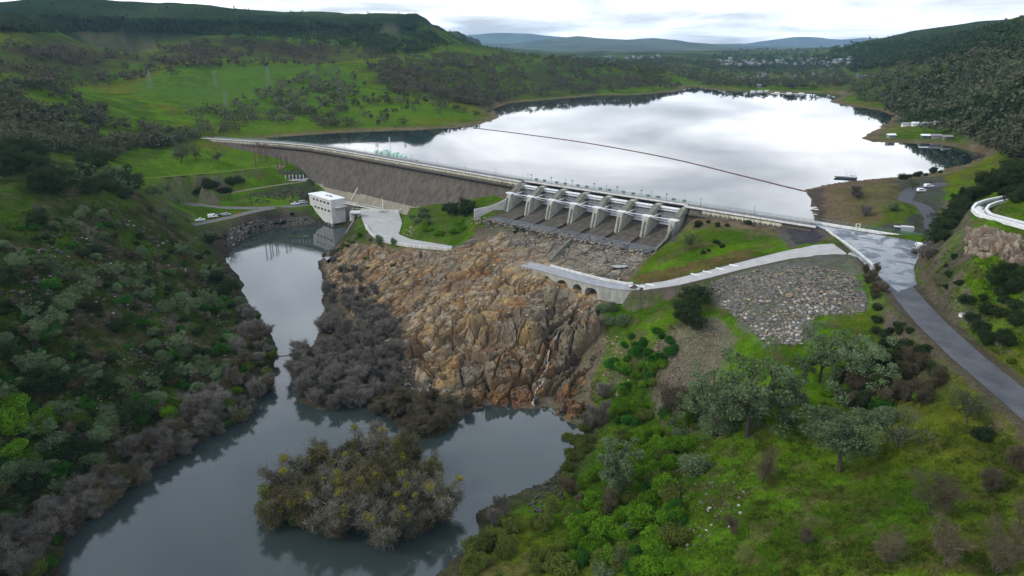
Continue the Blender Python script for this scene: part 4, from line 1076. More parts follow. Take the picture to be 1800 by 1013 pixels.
# ---- powerhouse
def build_powerhouse():
    zt = 17.6
    A = np.array(PZ(581, 353, zt)); B = np.array(PZ(543, 341.5, zt)); C = np.array(PZ(605, 349, zt))
    u = (B - A); Lu = np.hypot(*u); u /= Lu; v = np.array([u[1], -u[0]]); 
    if np.dot(v, C - A) < 0: v = -v
    Lv = max(9.5, abs(np.dot(v, C - A)))
    root = empty('powerhouse', (A[0], A[1], 0)); tag(root, 'tall white concrete powerhouse block standing in the river at the dam foot', 'building')
    def Wp(a, b, z): return (u[0] * a + v[0] * b, u[1] * a + v[1] * b, z)
    mb = MB(); V = []
    # side wall narrows towards the water at its far end
    V = [Wp(0, 0, 1.8), Wp(Lu - 11, 0, 1.8), Wp(Lu - 0.6, 0, 7.6), Wp(Lu, 0, zt), Wp(0, 0, zt)]
    n = 5; V2 = [Wp(0, Lv, 1.8), Wp(Lu - 11, Lv, 1.8), Wp(Lu - 0.6, Lv, 7.6), Wp(Lu, Lv, zt), Wp(0, Lv, zt)]
    mb.add(V + V2, [tuple(range(5))[::-1], tuple(range(5, 10))] + [(i, (i + 1) % 5, 5 + (i + 1) % 5, 5 + i) for i in range(5)])
    wall = mb.build('wall', M['concrete_pale'], root)
    roof = MB().hexa([Wp(-0.4, -0.4, zt + 0.004), Wp(Lu + 0.4, -0.4, zt + 0.004), Wp(Lu + 0.4, Lv + 0.4, zt + 0.004), Wp(-0.4, Lv + 0.4, zt + 0.004), Wp(-0.4, -0.4, zt + 0.6), Wp(Lu + 0.4, -0.4, zt + 0.6), Wp(Lu + 0.4, Lv + 0.4, zt + 0.6), Wp(-0.4, Lv + 0.4, zt + 0.6)]).build('roof', M['roof_white'], root)
    for a, b in ((8, 5), (10.5, 5.4), (13, 4.5)):
        p = Wp(a, b, zt + 1.0); MB().box(p, (1.2, 1.2, 0.9), math.atan2(u[1], u[0])).build('roof_vent', M['concrete'], roof)
    rz = math.atan2(u[1], u[0])
    for z in (15.4, 10.2):
        for k in range(5):
            a = 3.4 + k * 4.9 if z > 12 else 3.4 + k * 4.6
            w = MB().box(Wp(a, -0.03, z), (2.5, 0.24, 1.15), rz).build('window', M['glass'], root)
            MB().box(Wp(a, -0.14, z - 0.68), (2.8, 0.35, 0.18), rz).build('sill', M['concrete'], w)
    p = Wp(0.0, Lv * 0.5, 0)
    for z in (12.6, 7.2):                                            # pour joints
        MB().box(Wp(Lu / 2 - 0.6, -0.03, z), (Lu - 1.6 if z > 9 else Lu - 6.0, 0.10, 0.10), rz).build('band', M['concrete'], root)
    for k in range(4):                                               # draft tube piers
        a = 1.2 + k * 4.2
        MB().box(Wp(a, 0.9, 0.3), (1.0, 2.6, 3.3), rz).build('draft_pier', M['concrete'], root)
    MB().box(Wp(8.0, 3.0, 0.2), (15, 3.0, 3.2), rz).build('draft_shade', M['opening_shade'], root)  # solid near-black box, colour stands for shade between the draft piers
    # side door, handrail on the service deck
    MB().hexa([Wp(-3.5, Lv * 0.2, 12.6), Wp(-0.05, Lv * 0.2, 12.6), Wp(-0.05, Lv, 12.6), Wp(-3.5, Lv, 12.6), Wp(-3.5, Lv * 0.2, 13.1), Wp(-0.05, Lv * 0.2, 13.1), Wp(-0.05, Lv, 13.1), Wp(-3.5, Lv, 13.1)]).build('service_deck', M['concrete_pale'], root)
    return root
build_powerhouse()

def build_tower():
    x, y = PZ(628, 408, 4); root = empty('concrete_tower', (x, y, 3)); tag(root, 'braced concrete column frame with a platform beside the powerhouse', 'tower')
    top = 13.2
    for i, (a, b) in enumerate(((-1.9, -1.5), (1.9, -1.5), (1.9, 2.2), (-1.9, 2.2))):
        MB().box((a, b, top / 2 - 1.5), (1.0, 1.0, top + 3)).build('column', M['pier'], root)
    MB().box((0, 0.3, top + 0.4), (6.4, 6.0, 0.8)).build('platform', M['concrete_pale'], root)
    MB().box((-2.3, 0.3, top - 2.4), (2.6, 4.0, 4.4)).build('platform_box', M['concrete_pale'], root)
    MB().beam((-1.9, -1.5, 8), (-8.5, -4.5, -2.6), 0.7).build('brace', M['concrete'], root)
    MB().beam((1.9, -1.5, 3), (6.0, 2.5, 7.5), 0.6).build('brace', M['concrete'], root)
    MB().box((-0.5, -2.2, 0.4), (2.6, 1.6, 2.4)).build('footing', M['concrete_pale'], root)
    mb = MB()
    for a, b in ((-3, -2.5), (3, -2.5), (3, 3), (-3, 3)): mb.tube([(a, b, top + 0.8), (a, b, top + 2.0)], 0.08, 5)
    for a, b, c, d in ((-3, -2.5, 3, -2.5), (3, -2.5, 3, 3), (3, 3, -3, 3)): mb.beam((a, b, top + 1.9), (c, d, top + 1.9), 0.12)
    mb.build('railing', M['white_paint'], root)
build_tower()
def build_footbridge():
    p = Vector(PF(606, 357, 448)); q = Vector(PF(672, 370, 424)); root = empty('footbridge', p); tag(root, 'thin white footbridge from the powerhouse to the dam apron', 'bridge')
    q = q - p; p = Vector((0, 0, 0))
    MB().beam(p, q, 1.6, 0.35).build('deck', M['concrete_pale'], root)
    n = Vector((-(q - p).y, (q - p).x, 0)).normalized() * 0.75
    for s_ in (1, -1):
        mb = MB(); mb.beam(p + n * s_ + Vector((0, 0, 1.2)), q + n * s_ + Vector((0, 0, 1.2)), 0.14)
        for k in range(9):
            c = p.lerp(q, k / 8) + n * s_; mb.beam(c, c + Vector((0, 0, 1.2)), 0.1)
        mb.build('railing', M['white_paint'], root)
    for k in (0.35, 0.7):
        c = p.lerp(q, k); MB().beam(c + Vector((0, 0, -0.2)), c + Vector((0, 0, -7)), 0.5).build('support', M['concrete'], root)
    c = q + Vector((0.5, 0, 0)); MB().tube([c + Vector((0, 0, -0.5)), c + Vector((0, 0, 7))], 0.22, 6).build('post', M['white_paint'], root)
build_footbridge()

# ---- switchyard below the left abutment
def build_switchyard():
    x, y, z = [float(v[0]) for v in hit(520, 316)]; root = empty('switchyard', (x, y, z)); tag(root, 'small dark switchyard of steel frames with white insulators near the dam flank', 'switchyard')
    MB().box((0, 0, 0.1), (17, 9, 0.6)).build('pad', M['concrete'], root)
    for k in range(6):
        a = -6.5 + k * 2.6
        MB().tube([(a, -1.5, 0.4), (a, -1.5, 6.4)], 0.16, 5).build('frame_post', M['dark_steel'], root)
        mb = MB()
        for j in range(4): mb.tube([(a, -2.4, 2.4 + j * 0.4), (a, -2.4, 2.65 + j * 0.4)], 0.3, 6)
        mb.tube([(a, -2.4, 0.4), (a, -2.4, 2.4)], 0.2, 6); mb.build('insulator', M['white_paint'], root)
    MB().beam((-7.5, -1.5, 6.3), (7.5, -1.5, 6.3), 0.3).build('cross_beam', M['dark_steel'], root)
    MB().box((-3.5, 1.8, 1.7), (4.0, 2.6, 2.8)).build('transformer', M['dark_steel'], root)
    MB().box((3.0, 1.8, 1.7), (4.0, 2.6, 2.8)).build('transformer', M['dark_steel'], root)
    MB().beam((7, -3, 0.3), (15, -10, -7.5), 1.3, 0.9).build('cable_trough', M['concrete'], root)
build_switchyard()
# ---- wooden poles of the line crossing the left abutment
POLES = [(450, 293, 37, 'leftmost'), (457, 289, 38, 'second from the left'), (461, 287, 33, 'third from the left'), (468, 287, 33, 'fourth from the left'), (471, 283, 30, 'fifth from the left'), (488, 297, 26, 'nearest to the red earth pile'), (495, 297, 24, 'just beyond the red earth pile'), (505, 293, 18, 'short one by the dam flank')]
for px, py, h, w in POLES:
    x, y, z = [float(v[0]) for v in hit(px, py)]; H = h * y / F * 1.02; r = empty('wooden_pole', (x, y, z)); tag(r, 'dark wooden power pole on the left abutment, ' + w, 'pole', 'wooden poles by the left abutment')
    MB().tube([(0, 0, -1), (0, 0, H)], [0.42, 0.30], 6).build('shaft', M['pole'], r)
    MB().box((0, 0, H - 1.2), (3.4, 0.22, 0.28), rad(30)).build('crossarm', M['pole'], r)
# ---- lattice pylons across the meadow
for px, py, h, w in ((265, 155, 30, 'left of the three on the meadow'), (379, 153, 27, 'middle of the three on the meadow'), (473, 152, 34, 'right of the three on the meadow'), (398, 188, 26, 'below the meadow among the oaks')):
    x, y, z = [float(v[0]) for v in hit(px, py)]; H = h * y / F; r = empty('pylon', (x, y, z - 0.5)); tag(r, 'thin grey lattice power pylon, ' + w, 'pylon', 'pylons on the meadow')
    mb = MB(); b = H * 0.13
    for a, c in ((-1, -1), (1, -1), (1, 1), (-1, 1)): mb.beam((a * b, c * b, 0), (a * 0.4, c * 0.4, H), 0.20)
    for k in range(6):
        z0, z1 = H * k / 6, H * (k + 1) / 6; w0 = b + (0.4 - b) * k / 6; w1 = b + (0.4 - b) * (k + 1) / 6
        for a, c in ((-1, 1), (1, -1)): mb.beam((a * w0, -w0, z0), (c * w1, -w1, z1), 0.10); mb.beam((a * w0, w0, z0), (c * w1, w1, z1), 0.10)
    mb.build('lattice', M['tower_steel'], r)
    mb = MB()
    for k in (0.72, 0.85, 0.97): mb.beam((-H * 0.16, 0, H * k), (H * 0.16, 0, H * k), 0.20)
    mb.build('crossarm', M['tower_steel'], r)

# ---- intake machinery on the crest
def build_intake():
    t = min((abs(proj(*DW(t, -5, CREST_Z))[0] - 690), t) for t in np.arange(50, S0, 1.0))[1]; p = DW(t, -6.5, CREST_Z); e = along(*polyline(DAM[:9]), t)[1]
    root = empty('intake_house', p, math.atan2(e[1], e[0])); tag(root, 'pale green intake hoists and boxes on a deck behind the dam crest', 'machinery')
    MB().box((0, -0.2, -1.0), (46, 5, 2.0)).build('deck', M['concrete'], root)
    for i, (a, w, h) in enumerate(((-20, 2.2, 2.6), (-15.5, 2.5, 2.2), (-9, 3, 4.0), (-6, 2, 3.2), (-1, 3.5, 2.6), (3, 2.6, 3.4), (7.5, 3, 2.4), (11, 2.5, 1.8))):
        b = MB().box((a, 0, h / 2), (w, 2.6, h)).build('hoist_box', M['mint'], root)
        MB().box((a, 0, h + 0.15), (w * 0.6, 1.4, 0.3)).build('cover', M['white_paint'], b)
    MB().tube([(-3.6, 0.4, 0), (-4.6, 0.4, 13)], [0.28, 0.12], 6).build('jib', M['white_paint'], root)
    MB().tube([(-3.4, -0.4, 0), (-4.4, -0.4, 13)], [0.22, 0.10], 6).build('jib', M['white_paint'], root)
    for a in (-18, -12.5): MB().tube([(a, 0.4, 0), (a, 0.4, 5.5)], 0.13, 5).build('post', M['white_paint'], root)
build_intake()

# ---- float line across the lake and the short one on the river
def boom(name, label, pts, z, r, m, seg, n=4):
    P3 = [(*PZ(a, b, z), z) for a, b in pts]; P, s = polyline(P3); root = empty(name, P3[0]); tag(root, label, 'boom')
    o = P3[0]; cnt = int(s[-1] / seg)
    for k in range(cnt):
        a, _ = along(P, s, s[-1] * k / cnt + 0.02 * seg); b, _ = along(P, s, s[-1] * (k + 1) / cnt - 0.06 * seg)
        MB().tube([(a[0] - o[0], a[1] - o[1], 0.1), (b[0] - o[0], b[1] - o[1], 0.1)], r, 5).build('float', m, root)
    return root
def curve_px(pts, n=40):
    p = np.array(pts, float); t = np.linspace(0, len(p) - 1, n); i = np.clip(t.astype(int), 0, len(p) - 2); f = t - i; out = []
    for k, q in zip(i, f):
        a = p[max(k - 1, 0)]; b = p[k]; c = p[k + 1]; d = p[min(k + 2, len(p) - 1)]
        out.append(tuple(0.5 * (2 * b + (c - a) * q + (2 * a - 5 * b + 4 * c - d) * q * q + (3 * b - a - 3 * c + d) * q ** 3)))
    return out
boom('float_boom', 'long rust red float line strung across the reservoir', curve_px([(832, 225), (920, 236), (1040, 253), (1180, 279), (1300, 308), (1380, 328), (1418, 337)]), LAKE_Z, 0.32, M['red_boom'], 8.0)
boom('float_boom', 'short red float line across the narrow river channel', curve_px([(484, 627), (500, 626), (520, 624), (545, 622)], 12), RIVER_Z, 0.13, M['red_boom'], 2.2)

# ---- flume on the right hill
def build_flume():
    root = empty('flume', FLUME[2]); tag(root, 'curving white concrete water flume on the green right hill', 'flume'); o = FLUME[2]
    line = [(p[0] - o[0], p[1] - o[1], p[2] - o[2]) for p in FLUME]
    ribbon('bed', line, 3.4, M['concrete'], root, dz=0.15, step=1.5)
    for l, r in ((2.3, -1.5), (-1.5, 2.3)): ribbon('side_wall', line, 1, M['white_paint'], root, dz=1.15, step=1.5, thick=1.6, wl=l, wr=r)
    ribbon('water', line, 2.9, M['puddle'], root, dz=0.55, step=1.5, thick=0.05)
build_flume()

# ---- vehicles
def car(name, label, cat, loc, rz, paint, kind='suv', group=None):
    """length along x"""
    root = empty(name, loc, rz); tag(root, label, cat, group)
    L, Wd = {'suv': (4.8, 1.95), 'pickup': (5.6, 2.0), 'van': (5.6, 2.1)}[kind]; h0, h1, h2 = 0.45, 1.05, {'suv': 1.8, 'pickup': 1.85, 'van': 2.3}[kind]
    y = Wd / 2
    prof = {'suv': [(-L / 2, h0), (L / 2, h0), (L / 2, h1 - 0.1), (L / 2 - 1.3, h1), (L / 2 - 1.9, h2), (-L / 2 + 0.3, h2), (-L / 2, h1)],
            'pickup': [(-L / 2, h0), (L / 2, h0), (L / 2, h1), (L / 2 - 1.4, h1 + 0.08), (L / 2 - 2.0, h2), (L / 2 - 3.4, h2), (L / 2 - 3.6, h1 + 0.02), (-L / 2, h1)],
            'van': [(-L / 2, h0), (L / 2, h0), (L / 2, h1), (L / 2 - 0.7, h1 + 0.2), (L / 2 - 1.3, h2), (-L / 2, h2)]}[kind]
    MB().extrude(prof, (0, -y, 0), (1, 0, 0), (0, 2 * y, 0)).build('body', paint, root)
    x0 = {'suv': -L / 2 + 0.6, 'pickup': L / 2 - 3.3, 'van': 0.2}[kind]; x1 = L / 2 - 2.0 if kind != 'van' else L / 2 - 1.4
    for s_ in (1, -1): MB().box(((x0 + x1) / 2, s_ * (y + 0.005), (h1 + h2) / 2), (x1 - x0, 0.05, (h2 - h1) * 0.6)).build('side_window', M['glass'], root)
    xw = L / 2 - 1.6 if kind != 'van' else L / 2 - 1.0
    MB().beam((xw + 0.22, 0, h1 + 0.12), (xw - 0.18, 0, h2 - 0.14), Wd * 0.82, 0.08).build('windscreen', M['glass'], root)
    for a in (L / 2 - 0.95, -L / 2 + 1.0):
        for s_ in (1, -1):
            w = MB().tube([(a, s_ * (y - 0.22), 0.38), (a, s_ * (y + 0.03), 0.38)], 0.38, 10).build('wheel', M['tyre'], root)
            MB().tube([(a, s_ * (y + 0.03), 0.38), (a, s_ * (y + 0.05), 0.38)], 0.2, 8).build('rim', M['grey_steel'], w)
    for s_ in (1, -1):
        MB().box((L / 2 + 0.01, s_ * (y - 0.3), h1 - 0.28), (0.06, 0.4, 0.2)).build('headlight', M['white_paint'], root)
        MB().box((-L / 2 - 0.01, s_ * (y - 0.2), h1 - 0.2), (0.06, 0.25, 0.3)).build('tail_light', M['orange'], root)
    return root
def on_ground(px, py, up=0.0):
    x, y, z = hit(px, py); return (float(x[0]), float(y[0]), float(z[0]) + up)
car('pickup_truck', 'white pickup truck parked at the near end of the river lay-by', 'truck', on_ground(352, 389, 0.15), rad(28), M['car_paint'], 'pickup')
car('parked_van', 'white van parked between the two pickups on the river lay-by', 'van', on_ground(374, 383, 0.15), rad(30), M['car_paint'], 'van')
car('pickup_truck', 'dark grey pickup truck parked at the far end of the lay-by', 'truck', on_ground(398, 379.5, 0.15), rad(30), M['car_paint_silver'], 'pickup')
car('pickup_truck', 'silver pickup truck parked on the gravel next to the powerhouse', 'truck', on_ground(519, 360.5, 0.15), rad(18), M['car_paint'], 'pickup')
car('parked_van', 'silver van parked between the pickup and the powerhouse wall', 'van', on_ground(533, 358.5, 0.15), rad(16), M['car_paint_silver'], 'van')
car('parked_car', 'white car parked beside the junction below the dark trees', 'car', on_ground(1614, 436, 0.2), rad(70), M['car_paint'], 'suv')
car('parked_car', 'black and white car parked behind the white car at the junction', 'car', on_ground(1607, 444, 0.2), rad(64), M['car_paint_dark'], 'suv')
car('parked_car', 'white car far out on the dark lakeside gravel', 'car', on_ground(1632, 330, 0.2), rad(8), M['car_paint'], 'suv')
car('parked_car', 'white car nearest the dead tree on the lakeside gravel', 'car', on_ground(1620, 338, 0.2), rad(2), M['car_paint'], 'suv')
def trailer():
    loc = on_ground(389, 379, 0.2); r = empty('flat_trailer', loc, rad(30)); tag(r, 'grey flat trailer with red cones behind it on the lay-by', 'trailer')
    MB().box((0, 0, 0.8), (5.5, 2.1, 0.3)).build('bed', M['grey_steel'], r)
    for a in (-0.5, 0.6):
        for s_ in (1, -1): MB().tube([(a, s_ * 0.8, 0.38), (a, s_ * 1.1, 0.38)], 0.38, 8).build('wheel', M['tyre'], r)
    MB().box((-1.5, 0, 1.5), (1.6, 1.6, 1.2)).build('crate', M['dark_steel'], r)
trailer()
for k, (a, b, w) in enumerate(((416, 377.5, 'left'), (421, 376.5, 'right'))):
    o = MB().tube([(0, 0, 0), (0, 0, 0.1)], 0.5, 8).tube([(0, 0, 0.1), (0, 0, 1.5)], [0.4, 0.06], 8).build('traffic_cone', M['orange']); o.location = on_ground(a, b, 0.15)
    tag(o, 'orange traffic cone on the gravel, the %s of the pair' % w, 'cone', 'cones on the lay-by')
# ---- things round the junction
def container(px, py, label, m, d=(5.5, 2.3, 2.2), rz=-20):
    r = empty('storage_container', on_ground(px, py, 0.1), rad(rz)); tag(r, label, 'container', 'containers beyond the junction')
    MB().box((0, 0, d[2] / 2), d).build('body', m, r)
    for k in range(7): MB().box((-d[0] / 2 + (k + 0.5) * d[0] / 7, 0, d[2] + 0.05), (d[0] / 14, d[1] * 0.95, 0.1)).build('rib', M['white_paint'], r)
    MB().box((d[0] / 2 + 0.03, 0, d[2] / 2), (0.06, d[1] * 0.8, d[2] * 0.85)).build('door', M['grey_steel'], r)
container(1581, 406, 'dark storage rack at the left of the pair behind the green railing', M['car_paint_dark'], (4.5, 2.5, 1.6))
container(1594, 406.5, 'pale storage container at the right of the pair behind the green railing', M['grey_steel'], (4.5, 2.5, 1.8))
def sign():
    x, y = PZ(1507, 404, 42); r = empty('sign_board', (x, y, 42)); tag(r, 'small cream warning board with a dark disc on the white kerb wall', 'sign')
    MB().tube([(0, 0.1, 0), (0, 0.1, 1.4)], 0.08, 5).build('post', M['grey_steel'], r)
    MB().box((0, 0, 1.8), (2.0, 0.12, 1.7)).build('panel', mat('sign_cream', (0.68, 0.64, 0.45), 0.7), r)
    MB().tube([(0, -0.09, 1.85), (0, -0.13, 1.85)], 0.5, 14).build('disc', M['dark_steel'], r)
sign()
def gate_():
    x, y = PZ(1600, 418.5, 42); r = empty('access_gate', (x, y, 42), rad(-32)); tag(r, 'green metal gate in the railing at the far side of the junction', 'gate')
    for a in (-3.2, 3.2): MB().tube([(a, 0, -0.2), (a, 0, 2.4)], 0.16, 6).build('post', M['green_steel'], r)
    for h in (0.5, 1.1, 1.7, 2.2): MB().beam((-3.1, 0, h), (3.1, 0, h), 0.12).build('bar', M['green_steel'], r)
gate_()
def pole_at(px, py, h, label, m='bark_pale'):
    loc = on_ground(px, py); r = empty('lamp_post', loc); tag(r, label, 'post')
    MB().tube([(0, 0, -0.5), (0, 0, h)], [0.16, 0.1], 6).build('shaft', M[m], r); MB().box((0.5, 0, h), (1.2, 0.3, 0.15)).build('lamp', M['grey_steel'], r)
pole_at(1611, 482, 10, 'grey leaning post at the road bend under the hill')
def barge():
    x, y = PZ(1490, 314, LAKE_Z); r = empty('work_barge', (x, y, LAKE_Z), rad(-14)); tag(r, 'small grey work barge with a white arched frame moored at the spit', 'boat')
    MB().hexa([(-6, -1.8, -0.2), (4.5, -1.8, -0.2), (4.5, 1.8, -0.2), (-6, 1.8, -0.2), (-7.5, -2, 0.9), (5, -2, 0.9), (5, 2, 0.9), (-7.5, 2, 0.9)]).build('hull', M['dark_steel'], r)
    for a in (-1, 1.5, 4): MB().tube([(a, -1.7, 0.9), (a, -1.5, 3.2), (a, 0, 4.0), (a, 1.5, 3.2), (a, 1.7, 0.9)], 0.16, 5).build('hoop', M['white_paint'], r)
    MB().box((2.2, 0, 1.7), (3.4, 2.2, 1.6)).build('cabin', M['white_steel'], r)
    MB().beam((-1, 0, 4), (4, 0, 4), 0.15).build('ridge_bar', M['white_paint'], r)
barge()
def pump(px, py, label, d):
    o = empty('pump_box', on_ground(px, py), rad(20)); tag(o, label, 'box'); MB().box((0, 0, d[2] / 2 - 0.2), d).build('cabinet', M['white_paint'], o); MB().box((0, 0, d[2] - 0.15), (d[0] + 0.2, d[1] + 0.2, 0.15)).build('lid', M['grey_steel'], o)
pump(1158, 627, 'small pale survey box at the top of the gravel slope', (1.0, 1.0, 1.5))
pump(1690, 556, 'white culvert marker on the green hill above the road', (1.0, 0.9, 0.9))
# ---- houses of the far town and the lake shores
def house(px, py, w, d, h, wall, roof, label, group, rz=None, up=0.0):
    x, y, z = hit(px, py)
    if x[0] != x[0] or y[0] > 4500: return
    r = empty('house', (float(x[0]), float(y[0]), float(z[0]) + up), random.random() * 3 if rz is None else rz); tag(r, label, 'house', group)
    MB().box((0, 0, h / 2 - 0.5), (w, d, h + 1)).build('wall', wall, r)
    MB().extrude([(-d / 2 - 0.5, h - 0.1), (d / 2 + 0.5, h - 0.1), (0, h + d * 0.28)], (-w / 2 - 0.5, 0, 0), (0, 1, 0), (w + 1, 0, 0)).build('roof', roof, r)
rs_ = np.random.default_rng(77)
for k in range(80):
    a = rs_.uniform(1262, 1500); b = 103.5 + rs_.random() * 12 + abs(a - 1380) * 0.008
    house(a, b, rs_.uniform(9, 18), rs_.uniform(7, 11), rs_.uniform(4, 7), M['wall_house'], M['roof_house'], 'tiny pale house in the town across the far lake', 'houses of the far town')
for k in range(22):
    a = rs_.uniform(1290, 1520); b = rs_.uniform(130, 158)
    house(a, b, rs_.uniform(6, 13), rs_.uniform(5, 8), rs_.uniform(3, 4.5), M['wall_house'], M['roof_house'], 'small white building along the far lake shore', 'buildings on the far shore')
for k in range(12):
    house(rs_.uniform(1050, 1180), rs_.uniform(99.5, 104), rs_.uniform(10, 18), 9, 5, M['wall_house'], M['roof_house'], 'tiny pale house on the far left side of the valley', 'houses left in the far valley')
for i, (a, b, w, wall, lab) in enumerate(((1592, 222, 9, 'white_paint', 'white cabin at the left end of the lakeside row'), (1612, 221, 12, 'white_paint', 'long white trailer second in the lakeside row'), (1628, 221, 9, 'dark_steel', 'dark cabin third in the lakeside row'), (1650, 219, 11, 'grey_steel', 'grey cabin fourth in the lakeside row'), (1672, 214, 10, 'white_paint', 'white roofed trailer high in the lakeside row'), (1690, 212, 9, 'dark_steel', 'dark trailer near the top of the lakeside row'), (1706, 209, 9, 'wall_house', 'grey trailer at the top of the lakeside row'), (1720, 207, 9, 'dark_steel', 'last dark trailer of the lakeside row'), (1626, 243, 8, 'wall_house', 'white boathouse at the water edge'), (1645, 243, 10, 'roof_grey', 'grey boat shed beside the white boathouse'), (1665, 245, 9, 'dirt', 'brown shed right of the boat shed'), (1566, 242, 8, 'wall_house', 'white dock house on the lakeside point'))):
    house(a, b, w * 0.75, 4.0, 2.3, M[wall], M['roof_white' if i in (1, 4, 8, 11) else 'roof_grey'], lab, 'lakeside cabins', rad(-8 + 5 * (i % 4)))
for i, (a, b, L, lab) in enumerate(((1386, 160.5, 60, 'long pale dock jutting from the far shore'), (1405, 157, 50, 'second pale dock on the far shore'), (1340, 157, 55, 'thin dock left on the far shore'), (1470, 158.5, 40, 'short dock right on the far shore'))):
    x, y = PZ(a, b + 4.5, LAKE_Z); r = empty('dock', (x, y, LAKE_Z), rad(30 * (i - 1))); tag(r, lab, 'dock', 'docks on the far shore')
    MB().box((0, 0, 0.4), (L, 4, 0.6)).build('deck', M['concrete_pale'], r)
    for k in range(3): MB().box((-L / 3 + k * L / 3, 5, 1.0), (8, 5, 2)).build('boat_slip', M['white_paint'], r)

# ------------------------------------------------------------------ rock
def rock_patch(name, label, cat, poly_px, step, amp_fn, sets, palette_fn, edge=3.5, lift=0.0, terrace=False):
    poly = hpoly(poly_px); bx = bbox(poly, 2)
    xs = np.arange(bx[0], bx[1], step); ys = np.arange(bx[2], bx[3], step); gx, gy = np.meshgrid(xs, ys, indexing='ij'); x = gx.ravel(); y = gy.ravel()
    d = -sdf(x + (fbm(x / 6, y / 6, 3, 2) - 0.5) * 5, y + (fbm(x / 6, y / 6, 3, 4) - 0.5) * 5, poly)
    z = ground(x, y); e = 3.0
    sx = (ground(x + e, y) - ground(x - e, y)) / (2 * e); sy = (ground(x, y + e) - ground(x, y - e)) / (2 * e)
    nn = np.stack([-sx, -sy, np.ones_like(sx)], 1); nn /= np.linalg.norm(nn, axis=1)[:, None]
    if terrace:
        k = smooth(2, 10, d) * smooth(250, 240, y) * smooth(-60, -42, x); w = (fbm(x / 20, y / 20, 3, 1) - 0.5) * 6
        z = z + 1.3 * smooth(7, 2, z) * smooth(1, 5, d) * smooth(250, 240, y) * smooth(-45, -35, x)
        for z0, st, wd in ((13.6, 2.5, 5.5),):
            q = z + w - z0; z = z + k * st * np.tanh(q / 0.8) * np.exp(-(q / wd) ** 2)
    m = smooth(0, edge, d); amp = amp_fn(x, y); h = np.zeros(len(x)); cells = []
    for k, (cu, cv, a, ang, sl) in enumerate(sets):
        ca, sa = math.cos(ang), math.sin(ang); wx = x + (fbm(x / 12, y / 12, 2, k) - 0.5) * 1.6; wy = y + (fbm(x / 12, y / 12, 2, k + 2) - 0.5) * 1.6
        u = (wx * ca + wy * sa) / cu; v = (-wx * sa + wy * ca) / cv
        f, r, cr = facet(u, v, k, sl); h += a * (f - (0.7 if a > 2 else 0.5) * (1 - smooth(0.0, 0.07 + 0.25 / cu, cr))); cells.append((r, cr))
    h += (fbm(x / 1.1, y / 1.1, 3, 1) - 0.5) * 0.35
    if terrace: lift = -0.7 * smooth(11, 5, seg_dist(x, y, BRIDGE[:4]))
    off = h * amp * m + lift * m - (1 - m) * 1.3
    P = np.stack([x, y, z], 1) + nn * off[:, None]
    c = palette_fn(x, y, z, cells)
    na, nl = gx.shape; i, j = np.meshgrid(np.arange(na - 1), np.arange(nl - 1), indexing='ij'); b = (i * nl + j).ravel()
    Fq = np.stack([b, b + nl, b + nl + 1, b + 1], 1); keep = (d[Fq] > -0.6).all(1); Fq = Fq[keep]
    used = np.unique(Fq); remap = np.zeros(len(x), int); remap[used] = np.arange(len(used))
    me = mesh_np(name, P[used], remap[Fq], [M['rock']]); color_attr(me, c[used])
    o = tag(obj(name, me), label, cat, kind='structure')
    return o, P[used]
def pal(cols, r):
    C = np.array(cols); return C[np.clip((r * len(C)).astype(int), 0, len(C) - 1)]
def cliff_amp(x, y):
    a = 0.55 + 0.75 * smooth(250, 232, y) * smooth(-52, -30, x); a = a * (1 - 0.55 * smooth(255, 280, y) * smooth(-10, 10, x)); return a * (1 - 0.75 * smooth(13, 6, seg_dist(x, y, BRIDGE)))
def cliff_col(x, y, z, cells):
    tan = [(0.225, 0.160, 0.082), (0.275, 0.195, 0.092), (0.165, 0.132, 0.090), (0.205, 0.172, 0.125), (0.095, 0.070, 0.042), (0.165, 0.105, 0.052), (0.24, 0.20, 0.145), (0.13, 0.10, 0.07)]
    grey = [(0.125, 0.115, 0.096), (0.165, 0.15, 0.122), (0.075, 0.069, 0.060), (0.14, 0.118, 0.088), (0.19, 0.172, 0.145)]
    rust = [(0.120, 0.056, 0.026), (0.090, 0.046, 0.026), (0.165, 0.088, 0.038), (0.07, 0.040, 0.027)]
    r = (cells[0][0] * 0.75 + cells[1][0] * 0.45 + cells[2][0] * 0.2) % 1.0
    c = pal(tan, r); g = pal(grey, r); u = pal(rust, r)
    n = fbm(x / 14, y / 14, 4, 3); t = smooth(0.46, 0.62, n)[:, None] * 0.75; c = c * (1 - t) + g * t
    wet = (smooth(6, 16, x) * smooth(242, 232, y) * smooth(38, 28, x))[:, None] * 0.75; c = c * (1 - wet) + g * 0.72 * wet
    bs = (smooth(212, 203, y) * smooth(-22, -8, x))[:, None]; c = c * (1 - bs * 0.75) + u * bs * 0.75
    ru = (smooth(0.60, 0.70, fbm(x / 8, y / 8, 3, 5)))[:, None] * 0.6; c = c * (1 - ru) + u * 1.3 * ru
    bas = (smooth(262, 278, y) * smooth(12, 24, x))[:, None] * 0.8; c = c * (1 - bas) + g * 1.1 * bas
    return (c * 0.95 + c.mean(1, keepdims=True) * 0.05) * np.array([1.16, 1.10, 0.98])
CLIFF, CLIFF_V = rock_patch('rock_cliff', 'fractured tan and brown rock cliff dropping to the plunge pool', 'cliff', CLIFF_PX, 0.32, cliff_amp,
    [(12.0, 6.5, 3.4, rad(62), 1.0), (5.2, 3.6, 1.35, rad(-12), 1.2), (2.0, 1.5, 0.62, rad(35), 1.4), (24.0, 13.0, 4.4, rad(46), 0.8), (0.9, 0.7, 0.26, rad(-30), 1.3)], cliff_col, terrace=True)
